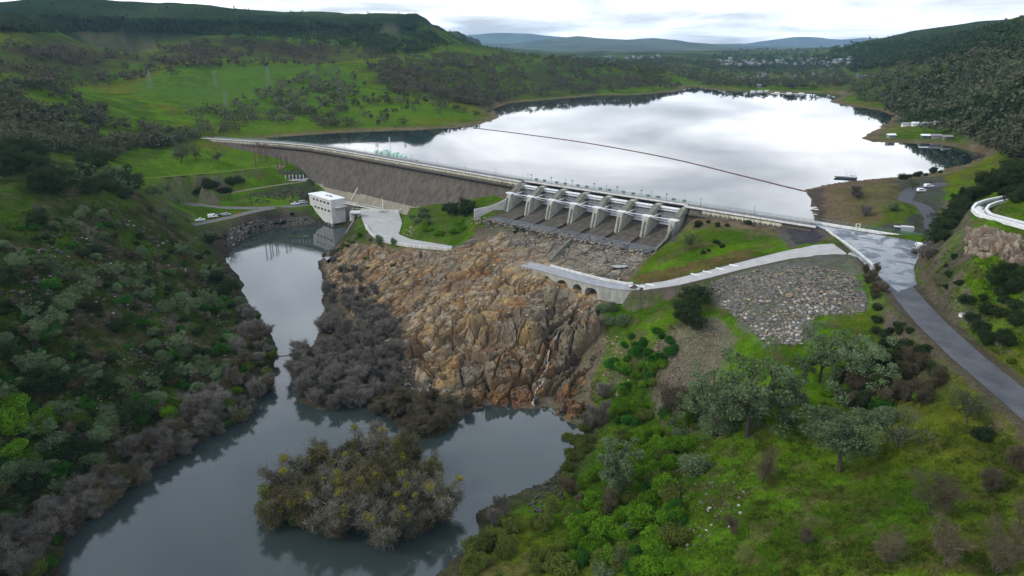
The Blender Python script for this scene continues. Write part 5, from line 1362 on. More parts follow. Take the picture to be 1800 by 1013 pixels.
def out_col(x, y, z, cells): return pal([(0.185, 0.142, 0.098), (0.24, 0.195, 0.145), (0.10, 0.082, 0.062), (0.20, 0.172, 0.135), (0.15, 0.108, 0.072)], (cells[0][0] + cells[1][0]) % 1.0)
OUTC, _ = rock_patch('rock_outcrop', 'pale brown jointed rock outcrop below the white flume', 'outcrop', [(1686, 422), (1700, 404), (1725, 398), (1760, 408), (1800, 424), (1830, 440), (1830, 500), (1800, 484), (1765, 476), (1735, 458), (1715, 464), (1698, 446)], 0.30, lambda x, y: np.full(len(x), 1.0),
    [(1.7, 3.0, 1.5, rad(20), 1.0), (0.8, 1.3, 0.7, rad(-15), 1.1), (4.5, 7.0, 1.8, rad(10), 0.8)], out_col, edge=2.0, lift=1.1)
_cpx, _cpy, _cd = proj(CLIFF_V[:, 0], CLIFF_V[:, 1], CLIFF_V[:, 2])
def cliff_pt(px, py):
    d = np.hypot(_cpx - px, _cpy - py); k = np.where(d < 2.2)[0]
    if len(k) == 0: return CLIFF_V[d.argmin()]
    return CLIFF_V[k[_cd[k].argmin()]]

# water running down the cliff
def stream(name, label, pts, w0, w1):
    P = [Vector(cliff_pt(a, b)) for a, b in curve_px(pts, 34)]; mb = MB(); V = []
    for i, p in enumerate(P):
        P[i] = p + Vector((0, -0.25, 0.18))
    for i, p in enumerate(P):
        t = i / (len(P) - 1); w = (w0 + (w1 - w0) * t) * (0.6 + 0.8 * random.random()); V += [p + Vector((-w / 2, 0, 0)), p + Vector((0, -0.12, 0.1)), p + Vector((w / 2, 0, 0))]
    Fq = []
    for i in range(len(P) - 1):
        a = 3 * i; b = a + 3; Fq += [(a, a + 1, b + 1, b), (a + 1, a + 2, b + 2, b + 1)]
    o = obj(name, mesh_np(name, V, np.array(Fq), [M['foam']], True)); return tag(o, label, 'waterfall', kind='structure')
stream('waterfall', 'thin white stream trickling down the right of the cliff', [(984, 574), (981, 585), (972, 600), (966, 620), (962, 640), (957, 656)], 0.18, 0.35)
stream('waterfall', 'short white waterfall dropping into the plunge pool', [(956, 668), (946, 682), (940, 690), (939, 702), (937, 714)], 0.3, 0.5)
for k, pts in enumerate(([(1020, 446), (1035, 444), (1038, 449), (1024, 451)], [(1072, 468), (1095, 464), (1102, 470), (1098, 482), (1080, 476)], [(880, 452), (905, 446), (940, 448), (915, 456), (890, 458)])):
    pass

# ---- loose stones
def rock_mesh(seed, sub=1, flat=0.62):
    rs = np.random.default_rng(seed); bm = bmesh.new(); bmesh.ops.create_icosphere(bm, subdivisions=sub, radius=0.5)
    V = np.array([v.co[:] for v in bm.verts]); s = np.array([1.0, rs.uniform(0.6, 0.95), rs.uniform(flat - 0.15, flat + 0.15)])
    for _ in range(5):                                                # chop flat faces
        n = rs.normal(size=3); n /= np.linalg.norm(n); d = V @ n; lim = rs.uniform(0.24, 0.40); V = V - np.outer(np.maximum(d - lim, 0), n)
    V = V * s * (1 + rs.normal(size=(len(V), 1)) * 0.06); F_ = np.array([[v.index for v in f.verts] for f in bm.faces]); bm.free(); return V, F_
ROCKS = [rock_mesh(100 + i) for i in range(8)]
ROCK_ME = {}
def rock_data(i, m):
    if (i, m) not in ROCK_ME: ROCK_ME[(i, m)] = mesh_np('boulder', ROCKS[i][0], ROCKS[i][1], [M[m]])
    return ROCK_ME[(i, m)]
def sample_px(poly, n, rs, scale=None):
    p = np.array(poly, float); out = np.zeros((0, 2)); lo = p.min(0); hi = p.max(0)
    while len(out) < n:
        q = lo + rs.random((n * 2, 2)) * (hi - lo); out = np.concatenate([out, q[inside(q[:, 0], q[:, 1], [tuple(a) for a in p])]])
    return out[:n]
def merge(protos, idx, pos, size, rot, tilt=None):
    """join many scaled and turned copies of small meshes (numpy)"""
    Vs, Fs, base = [], [], 0
    for k in range(len(protos)):
        sel = np.where(idx == k)[0]
        if not len(sel): continue
        V, F_ = protos[k]; n = len(sel); c = np.cos(rot[sel])[:, None]; s = np.sin(rot[sel])[:, None]
        S = size[sel]; S = S[:, None] if S.ndim == 1 else S
        x = V[None, :, 0] * S[:, :1]; y = V[None, :, 1] * S[:, :1]; z = V[None, :, 2] * S[:, -1:]
        W_ = np.stack([x * c - y * s + pos[sel, 0:1], x * s + y * c + pos[sel, 1:2], z + pos[sel, 2:3]], -1).reshape(-1, 3)
        Fs.append((F_[None] + (np.arange(n) * len(V))[:, None, None]).reshape(-1, F_.shape[1]) + base); Vs.append(W_); base += len(W_)
    return np.concatenate(Vs), np.concatenate(Fs)
def stones(label, group, poly, n, s0, s1, m, single, seed, sink=0.18, mask=None, stuff_label=None, parent=None, power=2.2, cliff=False):
    rs = np.random.default_rng(seed); q = sample_px(poly, n, rs)
    if cliff:
        P = np.array([cliff_pt(a, b) for a, b in q]); x, y, z = P.T
    else:
        x, y, z = hit(q[:, 0], q[:, 1])
    ok = (x == x) & (z > 0.0)
    if mask is not None: ok &= mask(x, y, rs)
    x, y, z = x[ok], y[ok], z[ok]; n = len(x); size = s0 + (s1 - s0) * rs.random(n) ** power; idx = rs.integers(0, 8, n); rot = rs.random(n) * 6.28
    app = size / np.hypot(x, y); order = np.argsort(-app); big = order[:single]; rest = order[single:]
    for k in big:
        o = obj('boulder', rock_data(int(idx[k]), m), parent, (x[k], y[k], z[k] + size[k] * (0.30 - sink)), float(rot[k]))
        o.scale = (size[k],) * 3; o.rotation_euler = (rs.uniform(-0.3, 0.3), rs.uniform(-0.3, 0.3), float(rot[k]))
        if parent is None: tag(o, label, 'boulder', group)
    if len(rest):
        V, F_ = merge(ROCKS, idx[rest], np.stack([x, y, z + size * (0.30 - sink)], 1)[rest], size[rest], rot[rest])
        o = obj('rubble', mesh_np('rubble', V, F_, [M[m]]), parent)
        tag(o, stuff_label if parent is None else None, 'rubble' if parent is None else None, kind='stuff')
RIP = [(1250, 497), (1300, 482), (1360, 468), (1440, 470), (1500, 482), (1525, 520), (1520, 550), (1440, 556), (1410, 575), (1412, 606), (1350, 606), (1310, 572), (1270, 540)]
def rip_mask(x, y, rs): return (fbm(x / 7, y / 7, 3, 2) + rs.random(len(x)) * 0.5) > 0.58
stones('grey quarried boulder in the riprap heap below the ramp', 'riprap boulders below the ramp', RIP, 4600, 0.4, 1.7, 'boulder', 130, 1, mask=rip_mask, stuff_label='grey broken stone filling the riprap slope', power=1.6)
stones('tan quarried boulder in the riprap heap below the ramp', 'tan riprap boulders below the ramp', RIP, 1500, 0.4, 1.6, 'boulder_tan', 35, 2, mask=rip_mask, stuff_label='tan broken stone among the riprap', power=1.6)
o_ = obj('boulder', rock_data(2, 'boulder_tan'), None, on_ground(1389, 523, 0.6)); o_.scale = (3.4, 3.0, 2.8); tag(o_, 'largest rounded tan boulder in the middle of the riprap', 'boulder')
stones('small pale stone on the brown gravel slope', 'stones on the gravel slope', [(1150, 600), (1215, 555), (1262, 560), (1280, 600), (1260, 655), (1200, 700), (1150, 690)], 1800, 0.25, 0.9, 'boulder_tan', 0, 3, stuff_label='brown gravel and cobbles on the slope')
stones('grey rubble block in the basin below the spillway', 'rubble blocks in the spillway basin', [(880, 405), (960, 400), (1060, 420), (1140, 432), (1155, 450), (1110, 482), (1085, 494), (1010, 470), (960, 445), (900, 430)], 1500, 0.4, 1.7, 'boulder', 40, 4, stuff_label='grey rubble in the spillway basin', cliff=True)
stones('', '', [(580, 470), (700, 445), (900, 430), (1000, 480), (1050, 545), (980, 560), (860, 550), (740, 560), (660, 570)], 700, 0.5, 1.8, 'boulder_tan', 220, 5, parent=CLIFF, cliff=True)
stones('', '', [(900, 570), (1040, 560), (1050, 720), (960, 725), (880, 640)], 160, 0.5, 2.0, 'boulder_dark', 60, 6, parent=CLIFF, cliff=True)
stones('grey stone on the shore between the willows and the cliff', 'stones on the willow shore', [(640, 640), (720, 630), (780, 680), (820, 700), (770, 715), (680, 690), (620, 660)], 380, 0.4, 1.4, 'boulder', 15, 7, stuff_label='grey cobbles on the shore below the cliff')
stones('dark wet rock at the edge of the plunge pool', 'dark rocks by the pool', [(915, 880), (945, 845), (985, 830), (1000, 850), (985, 890), (940, 915)], 90, 0.7, 1.9, 'boulder_dark', 25, 8, stuff_label='dark wet stones by the pool')
stones('dark riprap stone on the bank under the gravel road', 'riprap on the powerhouse bank', [(400, 405), (450, 388), (540, 380), (565, 392), (480, 404), (420, 425), (398, 445)], 480, 0.6, 1.7, 'boulder', 10, 9, stuff_label='dark riprap along the powerhouse bank')
stones('grey riprap stone on the bank under the gravel road', 'pale riprap on the powerhouse bank', [(410, 405), (460, 392), (540, 384), (560, 393), (480, 404), (420, 425)], 200, 0.5, 1.5, 'boulder', 0, 10, stuff_label='grey riprap along the powerhouse bank')
def crag(x, y, rs): return fbm(x / 9, y / 9, 4, 1) > 0.545
stones('weathered brown rock in the crags of the dark left hillside', 'crags on the left hillside', [(20, 420), (220, 360), (340, 390), (400, 450), (430, 540), (420, 640), (330, 720), (240, 770), (100, 780), (20, 650)], 2600, 0.7, 3.0, 'boulder_dark', 25, 11, mask=crag, stuff_label='broken brown rock scattered on the left hillside')
stones('pale brown rock standing out of the left hillside grass', 'pale rocks on the left hillside', [(40, 440), (260, 380), (380, 430), (420, 600), (300, 720), (150, 760), (40, 600)], 420, 0.5, 1.8, 'boulder', 10, 12, mask=crag, stuff_label='pale stone on the left hillside')
stones('lichen grey rock in the grass of the near right slope', 'rocks on the near right slope', [(1190, 810), (1240, 780), (1330, 830), (1320, 880), (1260, 960), (1200, 1000), (1160, 930)], 220, 0.3, 1.1, 'boulder', 15, 13, stuff_label='small grey stones in the near grass')
stones('brown rock on the cut bank above the gravel road', 'rocks on the cut bank', [(430, 345), (500, 335), (560, 325), (560, 352), (500, 358), (440, 358)], 160, 0.8, 2.4, 'boulder_dark', 0, 14, stuff_label='dark rock on the cut bank')
stones('brown stone on the eroded slope right of the cliff', 'stones right of the cliff', [(1050, 600), (1090, 580), (1110, 640), (1100, 700), (1060, 690), (1045, 650)], 160, 0.5, 1.5, 'boulder_tan', 0, 15, stuff_label='brown stones right of the cliff')
stones('orange brown rock on the knoll beside the apron', 'rocks on the apron knoll', [(698, 408), (725, 398), (735, 412), (715, 420)], 40, 0.8, 2.2, 'boulder_tan', 0, 16, stuff_label='orange stones by the apron')
stones('red brown stone in the earth pile by the wooden poles', 'red earth pile stones', [(481, 294), (492, 290), (503, 292), (500, 298), (485, 298)], 40, 1.0, 2.4, 'boulder_tan', 0, 17, stuff_label='red brown earth clods')
rs_ = np.random.default_rng(88)
def apron_edge(n, m, label, seed):
    rs = np.random.default_rng(seed); t = rs.uniform(S0 - 6, S1 + 3, n); d = rs.normal(35, 2.6, n).clip(29, 44); size = rs.uniform(0.5, 2.0, n) * rs.uniform(0.5, 1, n)
    P = np.array([DW(a, b, float(np.interp(b, [p[0] for p in CHUTE], [p[1] for p in CHUTE])) - max(0, b - 36) * 0.12) for a, b in zip(t, d)])
    V, F_ = merge(ROCKS, rs.integers(0, 8, n), P, size, rs.random(n) * 6.28); tag(obj('rubble', mesh_np('rubble', V, F_, [M[m]])), label, 'rubble', kind='stuff')
apron_edge(420, 'boulder', 'grey rubble along the lower edge of the spillway apron', 91)
apron_edge(260, 'boulder_tan', 'tan rubble along the lower edge of the spillway apron', 92)
apron_edge(200, 'boulder_dark', 'dark rubble along the lower edge of the spillway apron', 93)
for a, b, ang, L, w in ((1028, 447, 10, 5.5, 2.2), (1087, 470, -20, 8.0, 4.5)):
    p = cliff_pt(a, b); V = [(p[0] + math.cos(t) * L / 2 * random.uniform(0.7, 1.1), p[1] + math.sin(t) * w / 2 * random.uniform(0.7, 1.1)) for t in np.linspace(0, 6.28, 15)[:-1]]
    sheet('puddle', V, float(p[2]) + 0.9, M['puddle'], 'bright rain pool among the basin rubble' + (', the smaller one' if L < 6 else ', the larger one'))

# ------------------------------------------------------------------ plants
def quads(pos, size, rs, up=0.0):
    """randomly turned leaf-clump faces"""
    n = len(pos); a = rs.normal(size=(n, 3)); a[:, 2] *= (1 - up); a /= np.linalg.norm(a, axis=1)[:, None] + 1e-9
    b = rs.normal(size=(n, 3)); b -= (b * a).sum(1)[:, None] * a; b /= np.linalg.norm(b, axis=1)[:, None] + 1e-9
    s = size if np.ndim(size) else np.full(n, size); s = (s * rs.uniform(0.6, 1.3, n))[:, None]; l = s * rs.uniform(0.9, 1.7, n)[:, None]
    V = np.stack([pos - a * s * 0.5, pos + b * l * 0.5, pos + a * s * 0.5, pos - b * l * 0.5], 1).reshape(-1, 3)
    return V, np.arange(4 * n).reshape(-1, 4)
def clump_pts(cent, rad_, n, rs, squash=0.75):
    k = rs.integers(0, len(cent), n) if np.ndim(rad_) == 0 else rs.choice(len(cent), n, p=np.asarray(rad_) ** 2 / (np.asarray(rad_) ** 2).sum())
    d = rs.normal(size=(n, 3)); d /= np.linalg.norm(d, axis=1)[:, None]; r = (0.35 + 0.65 * rs.random(n) ** 0.6)[:, None]
    R = (rad_ if np.ndim(rad_) == 0 else np.asarray(rad_)[k][:, None]); d[:, 2] *= squash
    return cent[k] + d * r * R
def limbs(mb, base, targets, r0, rs, bend=0.25):
    for t in targets:
        b = Vector(base); t = Vector(t); m = b.lerp(t, 0.5) + Vector(rs.normal(size=3)) * (t - b).length * bend * 0.4; m.z += (t - b).length * 0.06
        mb.tube([b, m, t], [r0, r0 * 0.6, r0 * 0.22], 4, False)
def proto_tree(h, w, seed, n, leaf, trunk_r, n_cl=26, low=0.28, kind='round', cl=0.30):
    """trunk mesh builder and crown (V,F): limbs spread from the trunk and carry uneven leaf clumps"""
    rs = np.random.default_rng(seed); mb = MB(); th = h * low; lean = rs.normal(size=2) * 0.07 * h
    fork = Vector((lean[0] * 0.4, lean[1] * 0.4, th))
    mb.tube([(0, 0, -0.6), (lean[0] * 0.25, lean[1] * 0.1, th * 0.5), fork], [trunk_r, trunk_r * 0.8, trunk_r * 0.7], 6, False)
    nl = 6 if kind != 'pine' else 3; c = []; R = []; per = max(2, n_cl // nl); a0 = rs.random() * 6.28
    for m_ in range(nl):
        az = a0 + m_ * 6.28 / nl + rs.normal() * 0.35; el = rs.uniform(0.45, 1.25) if m_ else 1.45; L = (h - th) * rs.uniform(0.70, 0.98)
        reach = min(math.cos(el) * L, w * rs.uniform(0.38, 0.54)); end = fork + Vector((math.cos(az) * reach, math.sin(az) * reach, max(0.22 * (h - th), math.sin(el) * L)))
        mid = fork.lerp(end, 0.5) + Vector(rs.normal(size=3)) * h * 0.04
        mb.tube([fork, mid, end], [trunk_r * 0.55, trunk_r * 0.36, trunk_r * 0.10], 5, False)
        for k in range(per):
            f = rs.uniform(0.35, 1.04); p = (fork.lerp(mid, f * 2) if f < 0.5 else mid.lerp(end, f * 2 - 1)); off = rs.normal(size=3) * np.array([w, w, h * 0.8]) * 0.115
            q = p + Vector(off); q.z = max(q.z, h * low * 0.75); c.append(q[:]); R.append(w * cl * rs.uniform(0.25, 0.62) * (1.1 - 0.35 * f))
            if k % 2 == 0: mb.tube([p, p.lerp(q, 0.55) + Vector((0, 0, -0.03 * h)), q], [trunk_r * 0.16, trunk_r * 0.10, trunk_r * 0.04], 4, False)
    c = np.array(c); R = np.array(R)
    if kind == 'pine': c[:, :2] *= (1.25 - 0.9 * (c[:, 2:3] - th) / (h - th)).clip(0.2, 1.3)
    P = clump_pts(c, R, n, rs, 0.8); V, F_ = quads(P, leaf, rs)
    return mb, (V, F_)
def proto_bare(h, w, seed, n, trunk_r, tw=0.055, stems=4, low=0.05, leaf_n=0):
    """many-stemmed leafless willow / shrub: limbs and a haze of twigs"""
    rs = np.random.default_rng(seed); mb = MB(); tips = []; 
    for s_ in range(stems):
        a = rs.random() * 6.28; sp = rs.random() ** 0.5; top = Vector((math.cos(a) * w * 0.34 * sp, math.sin(a) * w * 0.34 * sp, h * rs.uniform(0.55, 0.78)))
        b = Vector((math.cos(a) * 0.25 * trunk_r * stems, math.sin(a) * 0.25 * trunk_r * stems, -0.6)); m_ = b.lerp(top, 0.5) + Vector(rs.normal(size=3)) * h * 0.05
        mb.tube([b, m_, top], [trunk_r, trunk_r * 0.7, trunk_r * 0.3], 5, False)
        for k in range(7):
            f = rs.uniform(0.25, 1.0); o = b.lerp(m_, f * 2) if f < 0.5 else m_.lerp(top, f * 2 - 1)
            a2 = rs.random() * 6.28; e = o + Vector((math.cos(a2) * w * rs.uniform(0.10, 0.24), math.sin(a2) * w * rs.uniform(0.10, 0.24), h * rs.uniform(0.04, 0.22)))
            mb.tube([o, o.lerp(e, 0.5) + Vector((0, 0, h * 0.02)), e], [trunk_r * 0.34, trunk_r * 0.24, trunk_r * 0.10], 4, False)
            for q in (0.35, 0.6, 0.8, 1.0): tips.append((o.lerp(e, q), (e - o).normalized()))
    T = np.array([t[0][:] for t in tips]); D = np.array([t[1][:] for t in tips]); k = rs.integers(0, len(T), n)
    L = h * rs.uniform(0.06, 0.17, n)[:, None]; d = D[k] * 0.5 + rs.normal(size=(n, 3)) * 0.75; d[:, 2] += 0.35; d /= np.linalg.norm(d, axis=1)[:, None]
    o = T[k] + rs.normal(size=(n, 3)) * np.array([w, w, h]) * 0.045; s = rs.normal(size=(n, 3)); s -= (s * d).sum(1)[:, None] * d; s /= np.linalg.norm(s, axis=1)[:, None]; s *= tw * rs.uniform(0.6, 1.4, n)[:, None]
    V = np.stack([o - s, o + s, o + d * L + s * 0.25], 1).reshape(-1, 3); F_ = np.arange(3 * n).reshape(-1, 3)
    return mb, (V, F_), T
def proto_shrub(h, w, seed, n, leaf, n_cl=14):
    rs = np.random.default_rng(seed); mb = MB(); a = rs.random(n_cl) * 6.28; r = rs.random(n_cl) ** 0.5 * w * 0.36
    c = np.stack([np.cos(a) * r, np.sin(a) * r, h * (0.22 + 0.50 * rs.random(n_cl) * (1 - (r / (w * 0.5)) ** 2 * 0.6))], 1)
    R = np.minimum(w * 0.26, h * 0.36) * rs.uniform(0.7, 1.25, n_cl)
    limbs(mb, (0, 0, -0.3), c[:6], h * 0.02 + 0.03, rs)
    P = clump_pts(c, R, n, rs, 0.8); P[:, 2] = np.maximum(P[:, 2], 0.05); return mb, quads(P, leaf, rs)

KIND = {}
def reg(kind, tname, cname, lst, bark, leafm):
    """register prototypes: list of (mb, (V,F)[, extra crown])"""
    KIND[kind] = [(mb.mesh(tname, M[bark]), mesh_np(cname, c[0], c[1], [M[leafm]]), tname, cname) for mb, c in lst]
reg('silver_oak', 'trunk', 'crown', [proto_tree(10, 9.0, 11 + i, 5200, 0.22, 0.27, 60, 0.24, cl=0.24) for i in range(5)], 'bark', 'leaf_silver')
reg('grey_pine', 'trunk', 'crown', [proto_tree(10, 5.6, 31 + i, 4200, 0.24, 0.22, 42, 0.26, cl=0.34) for i in range(3)], 'bark', 'leaf_silver')
reg('dark_oak', 'trunk', 'crown', [proto_tree(10, 10.5, 51 + i, 5200, 0.38, 0.30, 54, 0.12, cl=0.40) for i in range(4)], 'bark', 'leaf_dark')
reg('thin_oak', 'trunk', 'crown', [proto_tree(10, 10, 61 + i, 2600, 0.26, 0.24, 54, 0.2, cl=0.30) for i in range(3)], 'bark', 'far_oak')
reg('bare_willow', 'stems', 'twigs', [proto_bare(10, 10, 71 + i, 6500, 0.14, 0.055, 5)[:2] for i in range(4)], 'bark_pale', 'twig')
reg('brown_willow', 'stems', 'twigs', [proto_bare(10, 10.5, 81 + i, 6500, 0.15, 0.06, 5)[:2] for i in range(3)], 'bark', 'twig_brown')
reg('bare_oak', 'trunk', 'twigs', [proto_bare(10, 11.5, 91 + i, 3000, 0.17, 0.036, 3)[:2] for i in range(3)], 'bark', 'twig_brown')
reg('green_shrub', 'stems', 'foliage', [proto_shrub(10, 12.5, 101 + i, 3600, 0.62) for i in range(4)], 'bark', 'leaf_bright')
reg('deep_shrub', 'stems', 'foliage', [proto_shrub(10, 12, 111 + i, 3200, 0.62) for i in range(3)], 'bark', 'leaf_deep')
reg('olive_shrub', 'stems', 'foliage', [proto_shrub(10, 13, 121 + i, 3000, 0.60) for i in range(3)], 'bark', 'leaf_olive')
reg('silver_shrub', 'stems', 'foliage', [proto_shrub(10, 13, 131 + i, 3200, 0.55) for i in range(3)], 'bark', 'leaf_silver')
reg('dark_shrub', 'stems', 'foliage', [proto_shrub(10, 13, 141 + i, 3000, 0.62) for i in range(3)], 'bark', 'leaf_dark')
# willow hung with yellow moss: an extra crown part
def moss_variants():
    out = []
    for i in range(4):
        mb, c, T = proto_bare(10, 10, 151 + i, 6000, 0.15, 0.055, 5); rs = np.random.default_rng(900 + i)
        top = T[T[:, 2] > 4.5]; cen = top[rs.choice(len(top), 5)] + np.array([0, 0, 0.6]); R = rs.uniform(0.6, 1.0, 5)
        lv = quads(T[rs.integers(0, len(T), 1700)] + rs.normal(size=(1700, 3)) * 0.6, 0.26, rs)
        out.append((mb.mesh('stems', M['bark']), mesh_np('twigs', c[0], c[1], [M['twig_brown' if i % 2 else 'twig']]), 'stems', 'twigs', mesh_np('leaves', lv[0], lv[1], [M['leaf_olive']]), *[mesh_np('moss_clump', *quads(clump_pts(cen[j:j + 1], R[j:j + 1], 130, rs, 1.0), 0.24, rs), [M['leaf_moss']]) for j in range(5)]))
    return out
KIND['moss_willow'] = moss_variants()
NAMES = {'silver_oak': 'silver_oak_tree', 'grey_pine': 'grey_pine_tree', 'dark_oak': 'dark_oak_tree', 'thin_oak': 'oak_tree', 'bare_willow': 'bare_willow', 'brown_willow': 'brown_willow', 'bare_oak': 'bare_oak_tree', 'green_shrub': 'green_shrub', 'deep_shrub': 'deep_green_shrub', 'olive_shrub': 'olive_shrub', 'silver_shrub': 'silver_shrub', 'dark_shrub': 'dark_shrub', 'moss_willow': 'mossy_willow'}
PR = np.random.default_rng(5)
def plant(kind, x, y, z, h, label, group=None, wide=1.0, v=None):
    pr = KIND[kind]; q = pr[int(PR.integers(0, len(pr))) if v is None else v % len(pr)]
    r = empty(NAMES[kind], (x, y, z), float(PR.random() * 6.28)); s = h / 10.0; r.scale = (s * wide, s * wide, s)
    tag(r, label, 'shrub' if 'shrub' in kind else 'tree', group)
    obj(q[2], q[0], r); c = obj(q[3], q[1], r)
    for e in q[4:]: obj(e.name.split('.')[0], e, r)
    return r
def spot(kind, px, py, h, label, wide=1.0, group=None, v=None, z0=None):
    if z0 is not None: x, y = PZ(px, py, z0); z = z0
    else: x, y, z = on_ground(px, py)
    return plant(kind, x, y, z - 0.1, h, label, group, wide, v)
LANDMARK = [(265, 150, 'the left pylon'), (475, 150, 'the right pylon'), (330, 265, 'the dam end'), (650, 225, 'the lake inlet'), (860, 205, 'the lake point'), (1000, 150, 'the wooded spur'), (750, 150, 'the spur foot'), (1620, 245, 'the boathouse'), (1650, 212, 'the cabin row'), (1780, 150, 'the right skyline'), (1520, 170, 'the far lake end'), (30, 230, 'the valley edge'), (180, 215, 'the valley head'), (1790, 270, 'the near right hill'), (560, 190, 'the lawn top'), (420, 215, 'the lawn corner'), (575, 370, 'the powerhouse'), (375, 383, 'the parked trucks'), (297, 720, 'the lone vivid bush'), (505, 626, 'the red float line'), (940, 700, 'the waterfall'), (1015, 515, 'the causeway arches'), (690, 405, 'the concrete apron'), (1370, 540, 'the riprap heap'), (1078, 860, 'the twin-stemmed pine'), (1313, 740, 'the forked oak'), (1462, 800, 'the rounded oak'), (1700, 735, 'the umbrella oak'), (1640, 570, 'the road curve'), (1735, 372, 'the flume'), (1750, 430, 'the outcrop'), (1570, 430, 'the junction'), (90, 980, 'the lower corner'), (0, 560, 'the upper picture edge'), (0, 780, 'the lower picture edge'), (200, 340, 'the hill brow'), (420, 500, 'the river bend'), (1200, 640, 'the gravel slope'), (1080, 1000, 'the bottom bushes'), (1500, 1000, 'the bottom lawn'), (470, 890, 'the island tip'), (700, 950, 'the island trunks'), (600, 800, 'the island crown'), (780, 880, 'the island right end'), (650, 560, 'the cliff flank'), (560, 690, 'the peninsula tip'), (180, 600, 'the hillside crags'), (330, 560, 'the tall bank oak'), (130, 480, 'the broad upper oak'), (420, 700, 'the narrow bank'), (230, 840, 'the bank inlet')]
ORD = ['first', 'second', 'third', 'fourth', 'fifth', 'sixth', 'seventh', 'eighth', 'ninth', 'tenth', 'eleventh', 'twelfth', 'thirteenth', 'fourteenth', 'fifteenth', 'sixteenth', 'seventeenth', 'eighteenth', 'nineteenth', 'twentieth']
def name_each(objs, base):
    """labels that tell the members of a thicket apart by what they stand next to"""
    if len(objs) < 2: return
    info = []
    for o in objs:
        px, py, _ = proj(*o.location); info.append((float(px), float(py), o))
    short = base
    for cut in (' on the ', ' in the ', ' of the ', ' along ', ' between ', ' over the ', ' at the ', ' below ', ' under ', ' right of ', ' by the ', ' above ', ' behind ', ' mixed ', ' hung ', ' leaning ', ' against '):
        k = short.find(cut)
        if k > 8: short = short[:k]
    cells = {}
    if len(info) <= 12: cells[''] = info
    else:
        for q in info:
            lm = min(LANDMARK, key=lambda l: (l[0] - q[0]) ** 2 + (l[1] - q[1]) ** 2)[2]; cells.setdefault(lm, []).append(q)
    for lm, lst in cells.items():
        for i, q in enumerate(sorted(lst, key=lambda q: q[0])):
            pos = ORD[i] if i < 20 else '%dth' % (i + 1); near = ' near ' + lm if lm else ''
            suf = (', %s from left' % pos if len(lst) > 1 else ',') + near if (len(lst) > 1 or lm) else ''
            for b in (base, short):
                t = (b + suf).replace(', near', ' near')
                if len(t.split()) <= 16: break
            q[2]['label'] = t
def thicket(kind, poly, n, h0, h1, label, group, seed, gap=0.55, z0=None, wide=(0.85, 1.25), water=False):
    rs = np.random.default_rng(seed); got = []; made = []
    for a, b in sample_px(poly, n * 6, rs):
        if len(got) >= n: break
        h = rs.uniform(h0, h1)
        if z0 is not None: x, y = PZ(a, b, z0); z = z0
        else:
            x, y, z = [float(v[0]) for v in hit(a, b)]
            if x != x: continue
            if z < 0.05 and not water: continue
        if any((x - p[0]) ** 2 + (y - p[1]) ** 2 < (gap * 0.5 * (h + p[2])) ** 2 for p in got): continue
        got.append((x, y, h)); made.append(plant(kind, x, y, max(z, -0.6) - 0.1, h, label, group, rs.uniform(*wide)))
    name_each(made, label)
    return got

# island of mossy willows standing in the river
ISL = [(478, 915), (500, 870), (560, 832), (650, 812), (720, 825), (770, 872), (790, 920), (750, 948), (680, 958), (610, 953), (530, 940)]
thicket('moss_willow', ISL, 32, 8.5, 14.0, 'grey willow hung with yellow moss in the flooded island thicket', 'island thicket in the river', 21, 0.36, 0.0)
thicket('brown_willow', ISL, 18, 6.0, 9.0, 'brown leafless willow in the flooded island thicket', 'brown willows of the island thicket', 22, 0.30, 0.0)
thicket('olive_shrub', [(462, 905), (490, 870), (560, 835), (600, 850), (560, 900), (500, 935)], 14, 4.5, 7.5, 'yellow green willow bush at the left edge of the island thicket', 'green edge of the island thicket', 23, 0.3, 0.0, (0.8, 1.0))
spot('bare_willow', 775, 905, 7.5, 'pale leafless willow at the right tip of the island thicket', 1.0, z0=0.0)
# willows on the low peninsula
thicket('bare_willow', [(525, 705), (512, 665), (535, 620), (560, 590), (568, 540), (572, 490), (640, 540), (690, 590), (710, 650), (690, 715), (640, 716), (580, 724)], 105, 5.0, 8.5, 'bare grey willow in the thicket on the low peninsula', 'willows on the peninsula', 24, 0.28, None, (0.9, 1.3), True)
thicket('brown_willow', [(650, 725), (690, 740), (720, 766), (755, 774), (812, 738), (832, 712), (790, 698), (730, 700), (680, 700)], 30, 3.8, 6.0, 'brown leafless bush on the shore left of the plunge pool', 'bushes on the pool shore', 25, 0.34, None, (1.1, 1.5), True)
thicket('bare_willow', [(560, 440), (600, 430), (610, 480), (590, 520), (570, 480)], 8, 3.0, 4.5, 'small bare willow on the rocks of the right bank near the powerhouse', 'willows near the powerhouse', 26, 0.4, None, (1, 1.3), True)
thicket('bare_willow', [(600, 470), (640, 480), (680, 540), (710, 600), (720, 640), (690, 640), (640, 600), (600, 540)], 42, 3.5, 6, 'grey willow climbing the left side of the cliff', 'willows on the cliff side', 78, 0.30)
thicket('olive_shrub', [(590, 430), (650, 435), (700, 470), (640, 500), (590, 470)], 10, 1.6, 3.0, 'olive scrub on the upper left of the cliff', 'scrub on the cliff', 79, 0.5)
thicket('olive_shrub', [(590, 620), (650, 600), (690, 650), (640, 690)], 5, 3, 4.2, 'olive green bush among the peninsula willows', 'green bushes on the peninsula', 27, 0.5)
